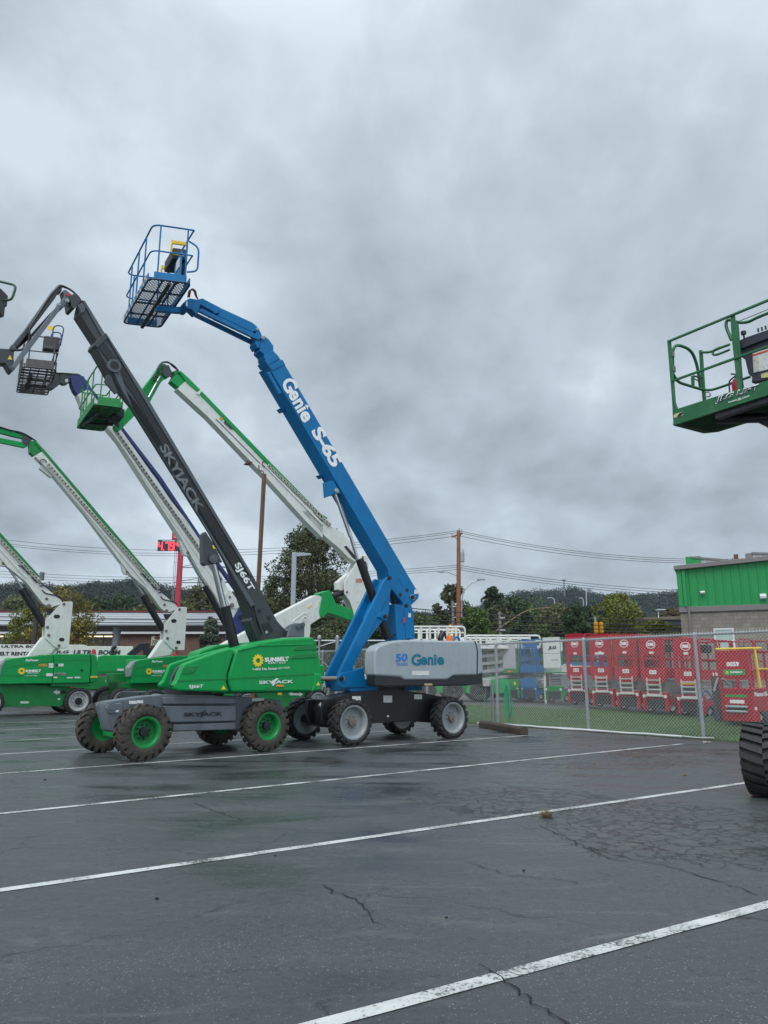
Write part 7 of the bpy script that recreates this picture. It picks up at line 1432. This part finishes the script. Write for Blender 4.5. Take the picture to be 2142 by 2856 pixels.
labels = ['leftmost red scissor lift of the row, clear of the first right fence post', 'second red scissor lift from the left, with a number strip under its oval emblem', 'middle red scissor lift of the five with oval emblems', 'fourth red scissor lift, its side marked 1330 in white', 'fifth red scissor lift, partly behind the right fence post, yellow strip below']
rows = [(1587, 1965, .50, 2.48), (1655, 1972, .48, 2.40), (1723, 1979, .45, 2.36), (1797, 1987, .41, 2.30), (1893, 1996, .36, 2.22)]
for i, (px, py, z, h) in enumerate(rows):
    t = scissor(labels[i], px, py, z, .84, h, 1.95, RED, RED, 1.02, 'mec', sc=1.5, group=RG, tag_txt=('14', '05202', 'A1', '05-15', '05-16')[i], num='1330' if i in (3, 4) else '')
    if i == 1: MB().box((.22, -.045, 1.72), (.58, -.036, 1.79)).build('number_strip', PAPER, t); MB().box((.18, -.045, .93), (.60, -.036, .99)).build('plate_label', PAPER, t)
    if i == 4: MB().box((.2, -.045, .90), (.6, -.036, .98)).build('yellow_strip', YELS, t)
    if i in (1, 2, 3): MB().box((.40, .55, 1.1), (.46, .60, 2.2)).build('yellow_bar', YEL, t)
# small white and orange gear standing in two of the lifts
def nano():
    p = gnd(2017, 2013, .32); t = thing('scissor_lift', 'low red scissor lift marked Nano10-XD with a yellow gate, beside the timber post', 'scissor lift', (p.x, p.y, .30), -52, RG); w, ln = .84, 1.8
    MB().box((0, 0, .05), (w, ln, .82)).build('body', RED, t, .02); MB().box((.0, -.02, .82), (w+.02, ln, .88)).build('deck', RED, t, .01)
    MB().box((.15, -.03, .30), (.69, .0, .46)).build('step_recess', BLACK, t)
    for zz in (.30, .42): MB().tube([(.14, -.05, zz), (.70, -.05, zz)], .028, 8).build('step', HGREY, t, smooth=True)
    MB().box((.24, -.006, .50), (.62, -.002, .59)).build('plate_label', PAPER, t); MB().box((.12, -.006, .66), (.70, -.002, .72)).build('green_strip', GREEN, t)
    up = MB().box((0, -.03, 1.15), (w-.04, 0, 1.86)).build('front_panel', RED, t, .02)
    text3('0059', (.26, -.034, 1.44), (.60, -.034, 1.44), (.26, -.034, 1.56), DECW, up, bold=.04)
    g = MB().box((.16, -.036, 1.22), (.72, -.032, 1.36)).build('green_label', GREEN, up); sunlogo((.26, -.038, 1.29), .045, g); text3('SUNBELT', (.34, -.04, 1.27), (.66, -.04, 1.27), (.34, -.04, 1.32), DECW, g, bold=.04)
    for x, y in ((.02, 0), (w-.02, 0), (.02, ln*.5), (w-.02, ln*.5), (.02, ln), (w-.02, ln), (.5, 0)): MB().box((x-.025, y-.02, .88), (x+.025, y+.03, 1.86)).build('cage_post', RED, t)
    mb = MB()
    for zz in (1.84, 1.35): mb.tube([(w-.02, 0, zz), (w-.02, ln, zz)], .025, 8).tube([(.02, 0, zz), (.02, ln, zz)], .025, 8).tube([(.02, ln, zz), (w, ln, zz)], .025, 8)
    mb.build('cage_rail', RED, t)
    mb = MB().tube([(0, -.02, 1.90), (w+.1, .1, 1.90)], .03, 8).tube([(w, .1, 1.90), (w, .75, 1.92)], .03, 8).bar((w+.03, .40, .9), (w+.01, .35, 1.9), .06, .05).tube([(w, .4, 1.38), (w, 1.5, 1.38)], .022, 8)
    mb.build('gate', YEL, t)
    text3('Nano10-XD', (w+.004, .12, .68), (w+.004, 1.15, .68), (w+.004, .12, .80), DECW, t, bold=.03); MB().box((w, 1.2, .64), (w+.004, 1.5, .82)).build('green_label', GREEN, t)
    MB().box((w, .05, .45), (w+.01, 1.7, .47)).build('seam', RED2, t); MB().box((w, .06, .34), (w+.005, .18, .42)).build('warning_label', PAPER, t)
    MB().box((w-.01, .5, .02), (w+.012, 1.5, .30)).build('wheel_bay', BLACK, t)
    for y in (.35, 1.45): wheel('small', t, w-.04, y, .16, far=True); wheel('small', t, .04, y, .16)
    for y, zz in ((.75, .15), (.95, .25), (1.2, .12)): MB().box((w+.01, y, zz), (w+.06, y+.1, zz+.14)).build('machine_part', HGREY, t, .02)
nano()
red2 = scissor('red scissor lift with tall white edged rails in front of the brown wall', 2010, 1990, .36, .80, 2.28, 1.9, RED, RED, 1.02, 'plain', group=RG)
# white, blue and green lifts left of the red row
MG = 'mixed scissor lifts behind the green hose'
BLS = mat('blue_scissor_paint', (.008, .115, .30), .42, .08, 3.)
WS = mat('white_scissor_paint', (.62, .63, .60), .5, .08, 3., dirt=(.3, .2, .12), dirt_amt=.35)
t = scissor('white scissor lift with a tall JLG panel and a lower grey deck', 1523, 1957, .50, .86, 2.50, 2.1, GREEN2, WS, 1.1, 'sheet', group=MG)
MB().box((.0, -.05, 1.30), (.84, -.03, 2.5)).build('front_panel', WS, t, .01); MB().box((.90, -.05, 1.95), (.98, -.03, 2.35)).build('side_tab', WS, t); text3('JLG', (.26, -.055, 2.0), (.66, -.055, 2.0), (.30, -.055, 2.16), DECK, t, bold=.06); text3('2630ES', (.4, -.055, 1.58), (.75, -.055, 1.58), (.4, -.055, 1.65), DECG, t)
MB().box((.0, -.045, 1.86), (.84, -.052, 1.875)).build('panel_seam', DECG, t)
t = scissor('blue scissor lift with slatted blue front gate, just right of the green hose', 1456, 1952, .50, .86, 2.55, 2.2, BLS, BLS, 1.15, 'none', group=MG, sc=1.4)
mb = MB()
for x in (.02, .2, .33, .55, .72, .84): mb.tube([(x, -.02, 1.1), (x, -.02, 2.53)], .028, 8)
mb.box((.25, -.01, 2.15), (.8, .02, 2.5)).box((.02, -.03, 1.15), (.86, -.0, 1.45)); mb.build('front_gate', BLS, t); MB().box((.62, -.04, .66), (.72, -.03, .78)).build('yellow_label', YELS, t); MB().box((0, -.06, .5), (.86, -.03, .9)).build('front_cover', BLS, t, .01)
t = scissor('green scissor lift with a grey wire mesh front panel, behind the first fence post', 1408, 1950, .50, .86, 2.55, 2.2, GREEN2, GREEN2, 1.15, 'none', group=MG, sc=1.3)
MB().box((-.02, -.04, 1.3), (.75, -.02, 2.42)).build('mesh_panel', mat('grey_mesh_panel', (.38, .38, .42), .6, .1, 30.), t); MB().box((0, -.04, 1.1), (.86, -.02, 1.35)).box((0, -.05, .5), (.86, -.02, .85)).build('front_cover', GREEN2, t, .01); MB().box((.28, -.06, 1.16), (.56, -.045, 1.22)).build('orange_label', ORG, t); MB().box((.62, -.06, .62), (.72, -.055, .74)).build('yellow_label', YELS, t)
t = scissor('white scissor lift with stacked white panels left of the first fence post', 1362, 1948, .50, .84, 2.60, 2.2, GREEN2, WS, 1.2, 'none', group=MG, post=WS, sc=1.4)
for z0, z1 in ((1.15, 1.42), (1.62, 1.90), (2.15, 2.6)): MB().box((.0, -.04, z0), (.84, -.02, z1)).build('front_panel', WS, t, .01)
sunlogo((.2, -.045, 1.28), .06, t); text3('SUNBELT', (.32, -.045, 1.26), (.7, -.045, 1.26), (.32, -.045, 1.31), DECG, t)
MB().box((.0, -.045, .45), (.84, -.02, 1.05)).build('front_cover', GREEN, t, .01)
t = scissor('second blue scissor lift behind the JLG panel, marked 9336', 1572, 1950, .50, .86, 2.6, 2.2, BLS, BLS, 1.3, 'none', group=MG, sc=1.2); text3('9336', (.1, -.03, 1.36), (.6, -.03, 1.36), (.1, -.03, 1.52), DECW, t, bold=.04); MB().box((0, -.02, 1.3), (.86, 0, 1.56)).build('front_cover', BLS, t)
def big_white_lift(lb, pxl, pxr, ptop, pbot, Y, nposts, pbase):
    a = at(pxl, ptop, Y); b = at(pxr, ptop, Y); zb = at(pxl, pbot, Y).z; t = thing('scissor_lift', lb, 'scissor lift', (a.x, Y, YZ), 0, 'large white scissor lifts behind the grey hood'); L_ = b.x-a.x; zt = a.z-YZ; zd = zb-YZ
    for y in (0., 2.2):
        g = MB().tube(rnd([(0, y, zd), (0, y, zt), (L_, y, zt), (L_, y, zd)], .15, 4), .045, 8).tube([(0, y, (zt+zd)/2-.1*y), (L_, y, (zt+zd)/2-.1*y)], .03, 8); g.build('guard_rail', WS, t, smooth=True)
        for k in range(1, nposts): MB().box((L_*k/nposts-.05, y-.03, zd), (L_*k/nposts+.05, y+.03, zt)).build('rail_post', WS, t)
    MB().box((0, 0, zd-.15), (L_, 2.2, zd)).build('platform', WS, t, .02); mb = MB()
    for k in range(4): mb.bar((.2, .3, .9+(zd-1.1)*k/4), (L_-.2, .3, .95+(zd-1.1)*(k+.8)/4), .08, .12).bar((L_-.2, 1.9, .9+(zd-1.1)*k/4), (.2, 1.9, .95+(zd-1.1)*(k+.8)/4), .08, .12)
    mb.build('scissor_stack', ALU, t); MB().box((0, .1, .35), (L_, 2.1, .95)).build('chassis', GREEN, t, .03)
    for x in (.6, L_-.6): wheel('dark', t, x, .1, .46); wheel('dark', t, x, 2.1, .46, far=True)
big_white_lift('large white scissor lift with six bare rails above the light grey hood', 1150, 1296, 1748, 1782, 34., 6, 1950)
big_white_lift('long white scissor lift whose top rail runs above the chain link fence', 1298, 1506, 1773, 1800, 33., 7, 1950)
# parked vehicles in and beyond the yard
def vehicle(lb, cat, x, y, ang, col, kind, group='vehicles parked beyond the yard'):
    t = thing('pickup_truck' if kind == 'pickup' else 'parked_car', lb, cat, (x, y, YZ*.9), ang, group); CW = 1.9
    M = col
    if kind == 'pickup':
        side = [(-2.7, .55), (-2.7, 1.15), (-2.4, 1.22), (-1.1, 1.28), (-.35, 1.85), (.9, 1.88), (1.05, 1.25), (2.75, 1.22), (2.75, .55)]
        cab = [(-1.0, 1.27), (-.35, 1.80), (.85, 1.82), (.98, 1.27)]
    else:
        side = [(-2.2, .4), (-2.2, .85), (-1.3, .98), (-.6, 1.42), (.9, 1.45), (1.8, 1.02), (2.2, .95), (2.25, .4)]; cab = [(-1.15, .98), (-.55, 1.37), (.85, 1.40), (1.55, 1.02)]
    b = MB().prism([(a, -CW/2, c) for a, c in side], (0, CW, 0)).build('body', M, t, .06, 3)
    for y_ in (-CW/2-.006, CW/2-.02): MB().prism([(a*.97, y_, c*.995+.01) for a, c in cab], (0, .026, 0)).build('window', GLASS, t)
    a0, a1 = cab[0], cab[1]; MB().prism([(a0[0]-.04, -CW/2+.12, a0[1]+.02), (a0[0]-.04, CW/2-.12, a0[1]+.02), (a1[0]-.04, CW/2-.2, a1[1]), (a1[0]-.04, -CW/2+.2, a1[1])], (-.02, 0, .02)).build('windscreen', GLASS, t)
    if kind == 'pickup': MB().box((1.1, -CW/2+.1, 1.2), (2.7, CW/2-.1, 1.235)).build('bed', BLKP, t)
    x0 = side[0][0]; MB().box((x0-.03, -.55, .68), (x0+.02, .55, .95)).build('grille', BLKP, t, .01); MB().box((x0-.06, -CW/2+.05, .48), (x0+.1, CW/2-.05, .62)).build('bumper', STEEL, t, .02)
    for y_ in (-.78, .78): MB().box((x0-.025, y_-.14, .80), (x0+.03, y_+.14, .98)).build('headlight', HGREY, t, .01)
    for y_ in (-CW/2-.12, CW/2+.12): MB().box((cab[0][0]+.1, y_-.08, 1.02), (cab[0][0]+.2, y_+.08, 1.22)).build('mirror', BLKP, t, .02)
    for xx in (x0+.85, -x0-.95): wheel('car', t, xx, -CW/2+.13, .37); wheel('car', t, xx, CW/2-.13, .37, far=True)
CARW = mat('car_white', (.68, .69, .70), .25, .03, 1., coat=.6); CARB = mat('car_blue', (.03, .08, .22), .25, .05, 1., coat=.6); CARS = mat('car_silver', (.35, .36, .38), .3, .05, 1., metal=.4, coat=.5); CARR = mat('car_red', (.35, .02, .02), .3, .05, 1., coat=.5)
p = at(922, 1900, 41); vehicle('white pickup truck seen through the fence between the green hood and the blue arm', 'pickup truck', p.x, 41, 62, CARW, 'pickup')
p = at(1505, 1860, 47); vehicle('white car behind the blue and white scissor lifts', 'car', p.x, 47, -20, CARW, 'car')
p = at(1590, 1860, 45); vehicle('silver car seen through the gate opening of the leftmost red lift', 'car', p.x, 45, 60, CARS, 'car')
p = at(1440, 1860, 49); vehicle('red car glimpsed behind the blue scissor lift', 'car', p.x, 49, 10, CARR, 'car')
p = at(1375, 1860, 48); vehicle('dark blue car glimpsed behind the stacked white panels', 'car', p.x, 48, 10, CARB, 'car')
p = at(535, 1830, 60); vehicle('grey car by the store behind the small conifer', 'car', p.x, 60, 15, CARS, 'car')
# ================================================================ HAZE
hz = MB().box((-620, -70, -1.5), (720, 900, 130)).build('haze', mat('haze_air', (.5, .5, .5))); struct(hz, 'stuff')
hm = bpy.data.materials.new('haze_air_volume'); hm.use_nodes = True; hnt = hm.node_tree; hnt.nodes.clear(); ho = nd(hnt, 'ShaderNodeOutputMaterial')
hv = nd(hnt, 'ShaderNodeVolumePrincipled'); hv.inputs['Color'].default_value = (.72, .83, .95, 1); hv.inputs['Density'].default_value = .00014; hnt.links.new(hv.outputs[0], ho.inputs['Volume'])
hz.data.materials.clear(); hz.data.materials.append(hm)
# remove unused wheel prototypes
def cleanup():
    for k, w in PROTO.items():
        if k not in USED:
            for c in list(w.children): bpy.data.objects.remove(c)
            bpy.data.objects.remove(w)
#END
cleanup()
